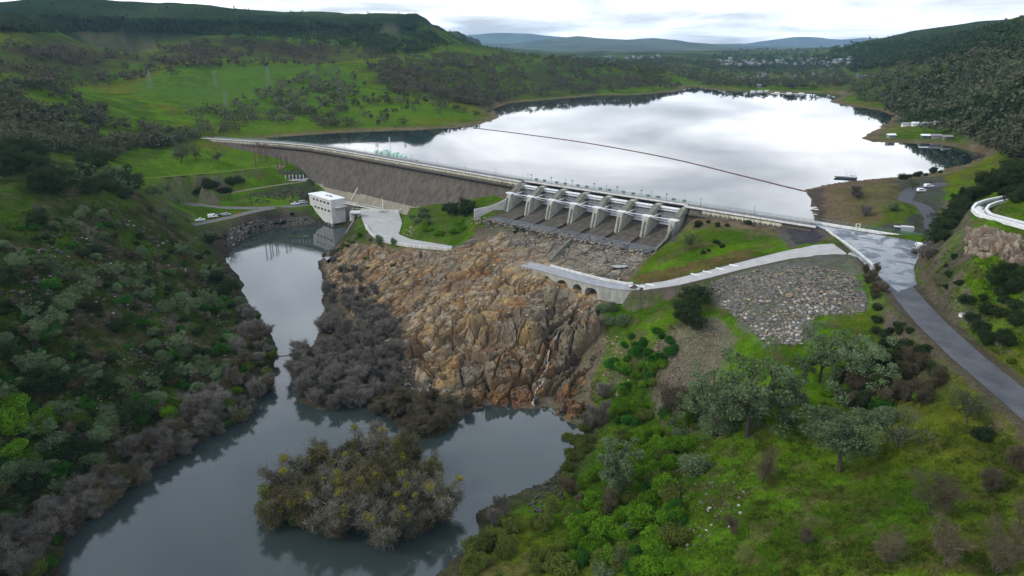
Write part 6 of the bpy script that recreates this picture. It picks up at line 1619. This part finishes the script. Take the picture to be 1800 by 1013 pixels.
# left bank
LB = [(420, 540), (455, 555), (484, 590), (496, 640), (474, 700), (424, 745), (335, 797), (245, 857), (172, 912), (120, 955), (100, 1013), (0, 1013), (0, 960), (90, 900), (180, 835), (280, 770), (370, 700), (410, 640)]
thicket('deep_shrub', LB, 14, 2.6, 4.4, 'deep green bush between the willows of the left bank', 'green bushes along the left bank', 81, 0.4)
thicket('bare_willow', LB, 62, 5.0, 8.5, 'bare grey willow leaning over the left river bank', 'willows along the left bank', 28, 0.40, None, (0.95, 1.35), True)
thicket('brown_willow', LB, 34, 4.5, 7.0, 'brown leafless willow on the left river bank', 'brown willows along the left bank', 29, 0.40, None, (0.95, 1.35), True)
thicket('olive_shrub', LB, 26, 3.0, 5.4, 'olive bush between the willows of the left bank', 'olive bushes along the left bank', 30, 0.4)
# dark left hillside
for i, (a, b, h, w) in enumerate([(45, 480, 8, 'silver green oak highest on the left edge of the dark hillside'), (120, 500, 9, 'broad silver oak on the open upper hillside'), (330, 560, 11, 'tall silver oak half way down the rocky bank'), (365, 545, 9, 'silver oak nearest the river bend'), (205, 490, 8, 'silver oak above the rock crags'), (160, 500, 7, 'smaller silver oak between two broad ones on the hillside'), (105, 560, 7, 'silver oak below the broad pair on the hillside'), (330, 670, 7.5, 'silver oak above the bank willows'), (270, 690, 7, 'silver oak left of the bright green bush'), (80, 850, 9, 'large silver oak close to the lower left river bank'), (120, 880, 7, 'silver oak leaning to the river at lower left'), (60, 660, 8, 'silver oak at the left edge below the crags'), (370, 425, 7, 'dark silver pine by the parked trucks')]):
    spot('silver_oak' if i != 12 else 'grey_pine', a, b, h, w, 1.1)
spot('green_shrub', 297, 736, 4.6, 'round vivid green bush standing alone on the left bank', 0.85)
HL = [(0, 400), (150, 360), (300, 380), (380, 420), (420, 520), (430, 600), (380, 690), (280, 740), (160, 830), (60, 900), (0, 950)]
thicket('silver_oak', HL, 26, 5.5, 9.0, 'silver oak scattered on the dark left hillside', 'silver oaks on the left hillside', 80, 0.5)
thicket('silver_shrub', HL, 50, 2.8, 5.8, 'silver green bush on the dark left hillside', 'silver bushes on the left hillside', 31, 0.6)
thicket('dark_oak', HL, 26, 5.0, 9.0, 'dark evergreen oak on the left hillside', 'dark oaks on the left hillside', 32, 0.6, None, (0.8, 1.1))
thicket('deep_shrub', HL, 60, 2.2, 4.8, 'deep green bush on the left hillside', 'green bushes on the left hillside', 33, 0.6)
thicket('brown_willow', HL, 45, 3.0, 5.0, 'brown leafless bush on the left hillside', 'brown bushes on the left hillside', 34, 0.6)
thicket('dark_shrub', HL, 90, 1.4, 3.4, 'small dark bush on the left hillside', 'dark bushes on the left hillside', 35, 0.6)
thicket('green_shrub', [(0, 690), (60, 680), (100, 740), (60, 830), (0, 840)], 9, 4.5, 6.5, 'bright green bush at the lower left edge', 'bright bushes at the left edge', 36, 0.4)
thicket('green_shrub', [(330, 690), (420, 690), (400, 720), (330, 730)], 4, 2.5, 3.6, 'bright green bush by the left bank willows', 'bright bushes by the left bank', 37, 0.5)
thicket('dark_shrub', [(385, 420), (430, 395), (540, 372), (570, 388), (480, 398), (420, 418), (398, 440)], 16, 1.2, 2.6, 'small dark bush on the riprap bank under the gravel road', 'bushes on the riprap bank', 74, 0.6)
# head of the left hill and the valley behind it
thicket('silver_oak', [(150, 300), (240, 310), (330, 350), (300, 375), (200, 355), (120, 330)], 16, 6, 10, 'silver oak on the brow of the left hill', 'oaks on the left hill brow', 38, 0.5)
thicket('dark_oak', [(0, 260), (120, 260), (200, 300), (300, 350), (220, 360), (100, 345), (0, 340)], 34, 7, 11, 'dark oak on the brow of the left hill', 'dark oaks on the left hill brow', 39, 0.42)
spot('thin_oak', 318, 287, 17, 'large bare-limbed oak on the green slope before the dam end', 1.15)
spot('thin_oak', 345, 282, 12, 'oak just right of the large oak on the green slope'); spot('thin_oak', 384, 286, 11, 'separate oak between the large oak and the wooden poles'); spot('dark_shrub', 226, 306, 7, 'round black green bush on the grass below the track', 0.7)
thicket('dark_shrub', [(330, 335), (360, 325), (420, 320), (425, 340), (350, 348)], 8, 4, 6.5, 'dark bush on the slope above the gravel road', 'dark bushes above the gravel road', 40, 0.5)
# knoll below the dam
thicket('dark_oak', [(765, 372), (800, 366), (835, 370), (820, 382), (780, 384)], 5, 6, 8, 'dark oak on the knoll against the dam face', 'oaks on the knoll', 41, 0.5)
thicket('green_shrub', [(735, 400), (780, 395), (830, 385), (810, 410), (770, 416), (740, 415)], 12, 2.2, 3.8, 'bright green bush on the knoll below the dam', 'green bushes on the knoll', 42, 0.5)
thicket('silver_shrub', [(712, 385), (745, 375), (760, 395), (735, 412), (715, 405)], 6, 3, 4.5, 'silver bush at the corner of the apron', 'silver bushes by the apron', 43, 0.5)
thicket('olive_shrub', [(600, 425), (650, 418), (700, 430), (690, 440), (620, 448)], 8, 1.5, 2.8, 'olive bush on the rocks below the apron wall', 'olive bushes below the apron', 44, 0.5)
spot('silver_shrub', 665, 428, 5.5, 'grey round bush in front of the apron wall', 0.8); spot('silver_shrub', 693, 430, 4.5, 'pale thin bush right of the round bush at the apron wall', 0.6); spot('green_shrub', 632, 416, 3.2, 'small bright bush at the foot of the concrete column frame', 0.8)
thicket('dark_shrub', [(880, 400), (900, 395), (930, 405), (900, 415)], 3, 1.5, 2.4, 'low dark bush at the left of the spillway apron', 'bushes left of the spillway', 45, 0.5)
# right bank of the spillway and around the causeway
spot('thin_oak', 1212, 440, 9, 'bare-crowned oak on the bright abutment lawn'); thicket('dark_shrub', [(1190, 400), (1230, 388), (1330, 396), (1240, 402)], 6, 1.6, 2.6, 'low dark bush under the right end wall of the dam', 'bushes under the dam end wall', 46, 0.6)
thicket('dark_shrub', [(1220, 435), (1270, 425), (1300, 432), (1240, 450)], 5, 1.4, 2.2, 'low dark bush on the abutment lawn', 'bushes on the abutment lawn', 47, 0.7)
thicket('dark_oak', [(1175, 555), (1235, 520), (1240, 560), (1215, 590), (1180, 585)], 6, 5.5, 7.5, 'dark oak below the bend of the ramp', 'oaks below the ramp', 48, 0.4)
thicket('silver_shrub', [(1055, 548), (1080, 540), (1100, 570), (1075, 590)], 4, 3.5, 4.6, 'silver bush by the last causeway arch', 'silver bushes by the arches', 49, 0.5)
thicket('deep_shrub', [(1075, 590), (1180, 580), (1190, 640), (1130, 690), (1090, 700), (1070, 640)], 18, 2.2, 4.2, 'deep green bush on the steep slope right of the cliff', 'bushes right of the cliff', 50, 0.5)
thicket('green_shrub', [(1085, 640), (1150, 610), (1170, 650), (1120, 720), (1080, 700)], 12, 2.0, 3.6, 'bright bush on the steep slope right of the cliff', 'bright bushes right of the cliff', 51, 0.5)
spot('bare_willow', 1052, 745, 8, 'pale bare tree at the right end of the cliff foot', 1.0); spot('bare_willow', 1035, 752, 6, 'lower pale bare tree beside the cliff foot pool', 1.0); spot('bare_willow', 1062, 700, 6.5, 'pale bare tree above the cliff foot', 1.0)
# right foreground
thicket('olive_shrub', [(1000, 770), (1022, 745), (1045, 770), (1030, 810), (1000, 850), (985, 835)], 10, 2.2, 3.8, 'olive bush overhanging the right bank of the plunge pool', 'bushes on the right pool bank', 82, 0.4, None, (0.9, 1.2), True)
GB = [(1090, 720), (1180, 720), (1230, 760), (1200, 830), (1190, 900), (1200, 1013), (1000, 1013), (1010, 930), (1030, 860), (1060, 800)]
thicket('green_shrub', GB, 62, 2.6, 5.0, 'bright green bush on the near slope right of the pool', 'bright bushes on the near slope', 52, 0.42)
thicket('olive_shrub', GB, 18, 2.4, 4.6, 'olive bush mixed into the bright bushes of the near slope', 'olive bushes on the near slope', 72, 0.45)
thicket('silver_shrub', GB, 10, 2.4, 4.0, 'silver bush mixed into the bright bushes of the near slope', 'silver bushes on the near slope', 73, 0.45)
thicket('deep_shrub', GB, 16, 2.4, 4.2, 'deep green bush on the near slope right of the pool', 'deep green bushes on the near slope', 53, 0.45)
thicket('olive_shrub', [(780, 1005), (850, 950), (900, 920), (960, 900), (1010, 880), (1010, 960), (990, 1013), (800, 1013)], 26, 2.6, 4.6, 'olive bush on the near shore of the pool', 'olive bushes on the near shore', 54, 0.42)
thicket('bare_willow', [(845, 925), (880, 890), (905, 900), (880, 935)], 4, 3.6, 5, 'pale bare willow at the water edge of the near shore', 'bare willows on the near shore', 55, 0.4, None, (0.9, 1.1), True)
thicket('brown_willow', [(970, 870), (1010, 850), (1020, 890), (985, 905)], 3, 4, 5, 'brown bare bush behind the dark pool rocks', 'brown bushes by the pool rocks', 56, 0.4)
spot('grey_pine', 1078, 878, 18, 'slender grey green pine with twin stems on the near slope', 1.0); spot('grey_pine', 1095, 880, 11, 'shorter grey pine behind the slender twin-stemmed one', 0.9); spot('bare_oak', 1064, 905, 8, 'leafless thin tree below the slender grey pine')
BIG = [('silver_oak', 1258, 768, 16.5, 'left of the two large silver oaks above the bright grass'), ('silver_oak', 1313, 768, 22, 'tallest large silver oak with a dark forked trunk on the near slope'), ('silver_oak', 1222, 748, 11, 'silver oak at the foot of the gravel slope'), ('grey_pine', 1372, 738, 13, 'silver pine right of the tall forked oak'), ('silver_oak', 1475, 830, 17, 'large rounded silver oak standing apart on the near lawn'), ('silver_oak', 1440, 672, 14.5, 'silver pine-like oak above the dark brush'), ('silver_oak', 1520, 685, 13, 'silver oak at the left of the dark brush'), ('silver_oak', 1500, 655, 9, 'silver oak between the ramp boulders and the brush'), ('grey_pine', 1412, 680, 10, 'narrow grey pine behind the large silver oaks'), ('bare_oak', 1185, 735, 16, 'dead bare tree with a dark trunk in front of the gravel slope'), ('silver_shrub', 1218, 830, 6.0, 'silver bush on the lawn beside the pale rocks'), ('bare_oak', 1338, 850, 9, 'thin leafless tree in the middle of the near lawn'), ('thin_oak', 1580, 790, 9, 'small dark oak right of the rounded silver oak'), ('thin_oak', 1700, 745, 8, 'umbrella shaped oak close to the road'), ('dark_shrub', 1725, 775, 3.5, 'dark low bush in front of the umbrella oak'), ('bare_oak', 1640, 910, 10, 'grey bare tree on the lower right lawn'), ('bare_oak', 1560, 990, 8, 'bare tree left of the grey pair at the lower edge'), ('bare_oak', 1660, 1000, 9, 'bare grey tree at the lower edge of the lawn'), ('bare_oak', 1745, 1005, 10, 'widest bare grey tree at the lower right edge'), ('bare_oak', 1790, 940, 8, 'bare tree at the right edge of the lawn'), ('brown_willow', 1790, 830, 6, 'brown brush at the right edge above the bare trees'), ('brown_willow', 1740, 865, 5, 'brown bush on the right part of the lawn'), ('bare_oak', 1290, 940, 5.5, 'small bare tree on the rocky lower lawn'), ('bare_oak', 1420, 960, 5, 'leafless sapling low on the lawn')]
for i, (k, a, b, h, w) in enumerate(BIG): spot(k, a, b, h * (1.12 if k == 'silver_oak' else 0.9 if k == 'bare_oak' else 1.0), w, 1.0, v=i)
thicket('silver_shrub', [(1230, 760), (1300, 730), (1420, 700), (1560, 720), (1560, 760), (1400, 770), (1250, 790)], 14, 2.5, 5, 'silver bush under the oaks of the near slope', 'silver bushes under the oaks', 76, 0.5)
thicket('deep_shrub', [(1230, 740), (1420, 680), (1600, 700), (1640, 730), (1400, 760)], 10, 2, 3.6, 'deep green bush under the oaks of the near slope', 'green bushes under the oaks', 77, 0.5)
BR = [(1460, 690), (1500, 640), (1560, 610), (1640, 630), (1650, 680), (1630, 720), (1560, 720), (1500, 730)]
thicket('brown_willow', BR, 26, 3.5, 5.5, 'grey brown brush between the silver oaks and the road', 'brush below the road', 57, 0.42)
thicket('dark_shrub', BR, 12, 3.0, 4.6, 'dark bush between the silver oaks and the road', 'dark bushes below the road', 58, 0.45)
thicket('green_shrub', [(1440, 650), (1500, 660), (1600, 680), (1640, 700), (1560, 720), (1450, 700)], 9, 2.2, 3.6, 'bright bush in the brush below the road', 'bright bushes below the road', 59, 0.5)
thicket('brown_willow', [(1500, 480), (1540, 480), (1560, 510), (1550, 540), (1515, 530)], 7, 3, 4.5, 'dark brown bush at the roadside beyond the riprap', 'roadside bushes by the riprap', 60, 0.4)
thicket('dark_shrub', [(1520, 540), (1570, 530), (1610, 580), (1600, 610), (1540, 600)], 9, 1.6, 2.8, 'dark bush on the bank below the road', 'bushes on the road bank', 61, 0.6)
thicket('olive_shrub', [(1300, 830), (1500, 860), (1700, 800), (1790, 900), (1700, 1000), (1300, 1000)], 22, 0.5, 1.2, 'small olive tussock on the near lawn', 'tussocks on the near lawn', 63, 0.6)
# right hill above the road
thicket('dark_oak', [(1630, 440), (1655, 395), (1685, 365), (1705, 343), (1740, 322), (1790, 300), (1800, 332), (1745, 340), (1708, 356), (1690, 385), (1655, 430)], 38, 4.2, 6.8, 'dark evergreen oak on the hill between the junction and the flume', 'dark oaks above the junction', 64, 0.40)
thicket('dark_shrub', [(1690, 520), (1740, 500), (1790, 520), (1790, 600), (1750, 620), (1700, 570)], 15, 1.8, 3.8, 'dark bush on the green hill above the road', 'bushes on the roadside hill', 65, 0.5)
thicket('dark_oak', [(1740, 470), (1790, 480), (1800, 520), (1760, 520)], 7, 3.5, 5, 'dark oak below the rock outcrop', 'oaks below the outcrop', 66, 0.4)
thicket('bare_willow', [(1620, 440), (1640, 450), (1635, 480), (1618, 470)], 4, 4, 6, 'grey bare bush at the roadside under the hill', 'bare bushes at the roadside', 67, 0.4)
thicket('dark_oak', [(1765, 345), (1800, 335), (1800, 362), (1780, 362)], 6, 4, 6, 'dark oak behind the white flume', 'oaks behind the flume', 68, 0.4)
thicket('dark_shrub', [(1640, 470), (1680, 450), (1690, 500), (1660, 520)], 8, 1.0, 2.2, 'small bush on the bright slope under the outcrop', 'bushes under the outcrop', 69, 0.6)
# spit
spot('bare_willow', 1508, 348, 7, 'grey leafless tree on the brown spit', 1.2); spot('bare_willow', 1518, 380, 6, 'grey leafless bush nearer the dam on the spit', 1.2); spot('silver_shrub', 1570, 372, 5, 'silver bush beside the bright grass on the spit', 0.9); spot('thin_oak', 1604, 335, 7, 'dead brown oak on the dark gravel of the spit', 1.2)
thicket('dark_shrub', [(1580, 316), (1600, 306), (1650, 296), (1660, 305), (1610, 315)], 9, 2, 4, 'dark lakeside bush behind the spit', 'lakeside bushes', 70, 0.5)
# ------------------------------------------------------------------ far trees, small enough to be one mesh each
def far_proto(h, w, seed, n, leaf, mats_, n_cl=9, low=0.2, pine=False):
    rs = np.random.default_rng(seed); mb, (V, F_) = proto_tree(h, w, seed, n, leaf, 0.22 * h / 10, n_cl * 2, low, 'pine' if pine else 'round', 0.62)
    tv = np.array(mb.V[:12 + 6]); tf = [f for f in mb.F if max(f) < 18]
    allV = np.concatenate([tv, V]); F4 = np.concatenate([np.array(tf), F_ + len(tv)]); return allV, F4, len(tf)
FARP = [far_proto(10, 11 + 2 * (i % 3), 300 + i, 150, 1.15, None) for i in range(5)]
PINE = [far_proto(10, 5.5, 340 + i, 60, 1.0, None, 8, 0.3, True) for i in range(3)]
def far_mesh(p, nm, leafm): return mesh_np(nm, p[0], p[1], [M['bark'], M[leafm]], mat_idx=[0] * p[2] + [1] * (len(p[1]) - p[2]))
FAR_TR = [mesh_np('trunk', p[0][:18], p[1][:p[2]], [M['bark']]) for p in FARP]
FAR_ME = {k: [mesh_np('crown', p[0][18:], p[1][p[2]:] - 18, [M[k]]) for p in FARP] for k in ('far_oak', 'far_oak_brown', 'leaf_dark')}
PINE_ME = [far_mesh(p, 'pine_tree', 'leaf_dark') for p in PINE]
FAR_LOW = [far_proto(10, 12.5, 360 + i, 40, 2.1, None, 6) for i in range(4)]
def far_grove(poly, n, h0, h1, leafm, label, group, stuff_label, seed, single=60, clump=0.42, gamma=1.0, zmin=39.6, cscale=60):
    rs = np.random.default_rng(seed); q = sample_px(poly, int(n * 2.2), rs); x, y, z = hit(q[:, 0], q[:, 1]); ok = (x == x) & (z > zmin)
    x, y, z = x[ok], y[ok], z[ok]; ok = fbm(x / cscale, y / cscale, 3, seed % 5) + (rs.random(len(x)) - 0.5) * 0.25 > clump; x, y, z = x[ok][:n], y[ok][:n], z[ok][:n]
    h = rs.uniform(h0, h1, len(x)); idx = rs.integers(0, 4, len(x)); rot = rs.random(len(x)) * 6.28; order = np.argsort(-h / y); wd = rs.uniform(0.85, 1.25, len(x))
    made = []
    for k in order[:single]:
        o = empty('oak_tree', (x[k], y[k], z[k] - 0.3), float(rot[k])); vi = int(rs.integers(0, 5)); obj('trunk', FAR_TR[vi], o); obj('crown', FAR_ME[leafm][vi], o); s = h[k] / 10; o.scale = (s * wd[k], s * wd[k], s); tag(o, label, 'tree', group); made.append(o)
    name_each(made, label)
    rest = order[single:]
    if len(rest):
        pr = [(p[0], p[1]) for p in FAR_LOW]; V, F_ = merge(pr, idx[rest], np.stack([x, y, z - 0.3], 1)[rest], np.stack([h * wd / 10, h / 10], 1)[rest], rot[rest])
        o = obj('distant_trees', mesh_np('distant_trees', V, F_, [M[leafm]])); tag(o, stuff_label, 'trees', kind='stuff')
far_grove([(0, 205), (120, 205), (250, 225), (300, 250), (230, 300), (120, 275), (0, 265)], 190, 7, 12, 'far_oak', 'dark oak in the valley wood behind the left hill', 'oaks of the left valley wood', 'oak wood behind the left hill', 401, 40, 0.36)
far_grove([(180, 255), (330, 205), (430, 175), (560, 120), (640, 120), (620, 170), (540, 210), (470, 228), (380, 240), (300, 262), (220, 290)], 190, 7, 11, 'far_oak', 'grey oak on the green slope between the dam and the mesa', 'oaks on the slope behind the dam', 'oaks on the slope behind the dam', 402, 60, 0.42)
far_grove([(520, 160), (640, 150), (800, 190), (862, 202), (840, 212), (700, 222), (560, 228)], 90, 6, 10, 'far_oak', 'grey oak on the lakeside lawn left of the reservoir', 'oaks on the lakeside lawn', 'oaks on the lakeside lawn', 403, 40, 0.40)
far_grove([(640, 120), (760, 95), (870, 100), (1000, 112), (1130, 128), (1200, 150), (1190, 157), (1060, 162), (900, 176), (862, 190), (790, 185), (680, 160)], 620, 7, 12, 'far_oak_brown', 'brown oak on the wooded spur left of the lake', 'oaks on the wooded spur', 'oak wood on the spur left of the lake', 404, 50, 0.36)
far_grove([(0, 75), (180, 100), (420, 70), (640, 85), (700, 110), (560, 125), (420, 120), (200, 150), (0, 190)], 300, 7, 13, 'far_oak_brown', 'brown oak on the dry flank of the mesa', 'oaks on the mesa flank', 'scattered oaks on the mesa flank', 405, 15, 0.46)
far_grove([(0, 30), (300, 40), (560, 45), (740, 50), (800, 85), (700, 100), (560, 75), (300, 60), (0, 60)], 1000, 8, 13, 'leaf_dark', 'dark green scrub tree under the mesa rim', 'scrub under the mesa rim', 'dark scrub under the mesa rim', 406, 0, 0.38)
far_grove([(0, 150), (80, 150), (180, 200), (190, 235), (60, 215), (0, 215)], 90, 7, 11, 'far_oak', 'dark oak on the left spur below the mesa', 'oaks on the left spur', 'oaks on the left spur', 407, 10, 0.40)
far_grove([(1490, 150), (1560, 120), (1680, 90), (1800, 55), (1800, 290), (1740, 262), (1690, 240), (1640, 236), (1570, 232), (1590, 205), (1540, 185), (1500, 180)], 800, 6, 13, 'far_oak', 'dark oak on the right lakeside hill', 'oaks on the right lakeside hill', 'dense oak wood on the right hills', 408, 50, 0.43, cscale=75)
far_grove([(1500, 160), (1600, 130), (1700, 110), (1800, 100), (1800, 280), (1700, 230), (1600, 220), (1530, 180)], 420, 6, 12, 'leaf_dark', 'brown oak on the right lakeside hill', 'brown oaks on the right lakeside hill', 'brown oak wood on the right hills', 409, 15, 0.42, cscale=75)
far_grove([(1300, 80), (1500, 78), (1620, 74), (1800, 48), (1800, 90), (1650, 110), (1500, 130), (1400, 110), (1250, 102)], 900, 9, 16, 'leaf_dark', 'dark tree on the far right ridge', 'trees on the far right ridge', 'forest on the far right ridge', 410, 0, 0.30, cscale=300)
far_grove([(880, 98), (1000, 103), (1200, 103), (1450, 105), (1500, 150), (1440, 158), (1240, 152), (1200, 140), (1000, 112)], 1000, 7, 13, 'far_oak', 'dark tree on the far shore of the lake', 'trees on the far shore', 'woodland round the far town', 411, 0, 0.40, cscale=200)
# silhouettes along the rims
for nm, pts, n, grp in (('mesa rim', [(10, 15), (150, 22), (300, 26), (430, 30), (560, 34), (680, 37), (740, 36)], 34, 'pines on the mesa rim'), ('right ridge', [(1520, 78), (1600, 72), (1700, 63), (1760, 56), (1798, 46)], 34, 'pines on the right ridge'), ('shoulder below the mesa', [(760, 52), (790, 70), (815, 84), (850, 92), (900, 98), (1000, 106)], 30, 'pines on the mesa shoulder')):
    rs = np.random.default_rng(len(nm)); p = np.array(pts, float); row = []
    for k in range(n):
        a = rs.random() * (len(p) - 1); i = int(a); f = a - i; px = p[i, 0] + (p[i + 1, 0] - p[i, 0]) * f; py = p[i, 1] + (p[i + 1, 1] - p[i, 1]) * f
        for dy in range(-6, 14):
            x, y, z = hit(px, py + dy)
            if x[0] == x[0]: break
        else: continue
        s = rs.uniform(0.5, 1.5); o = obj('pine_tree', PINE_ME[k % 3], None, (float(x[0]), float(y[0]), float(z[0]) - 0.5), float(rs.random() * 6)); o.scale = (s * 1.2, s * 1.2, s)
        tag(o, 'small dark pine on the skyline of the ' + nm, 'tree', grp); row.append((px, o))
    for i, (px, o) in enumerate(sorted(row, key=lambda q: q[0])): o['label'] = 'small dark pine on the skyline of the %s, %s from left' % (nm, ORD[i] if i < 20 else 'number %d' % (i + 1))

# ------------------------------------------------------------------ grass tufts on the near slopes
def tufts(poly, n, h0, h1, m, label, seed, thr=0.4, sc=6.0):
    rs = np.random.default_rng(seed); q = sample_px(poly, n, rs); x, y, z = hit(q[:, 0], q[:, 1]); ok = (x == x) & (z > 0.3); x, y, z = x[ok], y[ok], z[ok]
    ok = fbm(x / sc, y / sc, 3, seed % 5) + (rs.random(len(x)) - 0.5) * 0.3 > thr
    for line, w in ((ROAD, 7.0), (RAMP, 5.0)): ok &= seg_dist(x, y, line) > w
    x, y, z = x[ok], y[ok], z[ok]; n = len(x); k = 4; h = rs.uniform(h0, h1, n); B = np.repeat(np.stack([x, y, z - 0.05], 1), k, 0); H = np.repeat(h, k)
    a = rs.random(n * k) * 6.28; o = np.stack([np.cos(a), np.sin(a), np.zeros(n * k)], 1); B = B + o * (H * rs.uniform(0.1, 0.5, n * k))[:, None]; t = np.stack([-np.sin(a), np.cos(a), np.zeros(n * k)], 1) * (H * 0.16)[:, None]
    tip = B + o * (H * 0.45)[:, None]; tip[:, 2] += H * rs.uniform(0.6, 1.2, n * k); V = np.stack([B - t, B + t, tip], 1).reshape(-1, 3)
    tag(obj('grass', mesh_np('grass', V, np.arange(len(V)).reshape(-1, 3), [M[m]])), label, 'grass', kind='stuff')
LAWN = [(1190, 800), (1260, 760), (1400, 720), (1520, 690), (1640, 690), (1720, 720), (1800, 790), (1800, 1013), (1180, 1013)]
tufts(LAWN, 26000, 0.2, 0.6, 'tuft_green', 'green grass tufts on the near lawn', 501, 0.42)
tufts(LAWN, 24000, 0.2, 0.6, 'tuft_dry', 'dry yellow grass tufts on the near lawn', 502, 0.46)
tufts([(0, 380), (200, 350), (340, 400), (420, 520), (440, 640), (330, 740), (160, 850), (0, 980)], 30000, 0.25, 0.9, 'tuft_dark', 'dark grass and weeds on the left hillside', 503, 0.42)
tufts([(1620, 470), (1700, 420), (1800, 470), (1800, 660), (1720, 600)], 9000, 0.2, 0.6, 'tuft_green', 'grass tufts on the hill above the road', 504, 0.4)
tufts([(1000, 700), (1200, 560), (1200, 800), (1190, 1013), (850, 1013), (1000, 880)], 12000, 0.25, 0.7, 'tuft_green', 'green grass between the bright bushes', 505, 0.4)

# ------------------------------------------------------------------ far ridges and air
def ridge(name, label, prof, y0, depth, base, seed, col):
    """prof: image skyline points at distance y0"""
    pts = [PF(a, b, y0) for a, b in prof]
    xs = np.array([p[0] for p in pts]); zs = np.array([p[2] for p in pts])
    X = np.linspace(xs[0], xs[-1], 260); D = np.linspace(-1, 1.0, 50)
    gx, gd = np.meshgrid(X, D, indexing='ij')
    h = np.interp(gx, xs, zs) + (fbm(gx / 700, gd * 3, 4, seed) - 0.5) * 40
    cs = (1 - np.abs(gd)) ** 1.5
    gy = y0 + gd * depth
    z = base + (h - base) * cs + (fbm(gx / 800, gy / 800, 5, seed + 1) - 0.5) * 160 * (1 - cs) * cs * 2
    na, nl = gx.shape
    i, j = np.meshgrid(np.arange(na - 1), np.arange(nl - 1), indexing='ij'); b = (i * nl + j).ravel()
    me = mesh_np(name, np.stack([gx.ravel(), gy.ravel(), z.ravel()], 1), np.stack([b, b + nl, b + nl + 1, b + 1], 1), [M['far_hill']], True)
    n = fbm(gx / 300, gy / 300, 5, seed + 2).ravel()
    t = smooth(0.42, 0.62, n)[:, None]
    color_attr(me, np.array(col) * (1 - t) + np.array(col) * np.array([1.7, 1.7, 1.3]) * t)
    return tag(obj(name, me), label, 'hill', kind='structure')
M['far_hill'] = mat('far_hill', (1, 1, 1), 0.95, noise=[(0.012, 0.35, 6)], attr='Col', spec=0.05)
ridge('distant_hills', 'wooded blue ridge beyond the lake town', [(500, 90), (760, 80), (830, 72), (900, 76), (950, 70), (1010, 64), (1060, 68), (1100, 70), (1150, 66), (1200, 72), (1240, 76), (1300, 80), (1400, 82), (1560, 84), (1800, 80), (2100, 75)], 10500, 5900, 40, 1, (0.030, 0.042, 0.022))
ridge('distant_hills.001', 'pale blue far mountain range on the horizon', [(400, 70), (780, 66), (815, 62), (870, 57), (930, 58), (1000, 66), (1080, 68), (1240, 77), (1310, 76), (1350, 70), (1400, 64), (1440, 66), (1480, 70), (1520, 66), (1560, 68), (1700, 74), (2100, 74)], 15500, 2800, 40, 3, (0.034, 0.046, 0.030))

def build_haze():
    x0, x1, y0, y1, zt = -13500, 16000, -400, 18500, 600
    mb = MB().box(((x0 + x1) / 2, (y0 + y1) / 2, (zt - 16) / 2), (x1 - x0, y1 - y0, zt + 16))
    m = bpy.data.materials.new('haze_air'); m.use_nodes = True
    N, L = m.node_tree.nodes, m.node_tree.links; N.clear()
    o = N.new('ShaderNodeOutputMaterial'); v = N.new('ShaderNodeVolumePrincipled')
    v.inputs['Color'].default_value = (0.42, 0.68, 1.0, 1); v.inputs['Density'].default_value = 0.000034
    v.inputs['Anisotropy'].default_value = 0.2
    L.new(v.outputs[0], o.inputs['Volume'])
    h = mb.build('haze', m)
    tag(h, 'thin blue haze in the valley air', 'haze', kind='stuff')
build_haze()
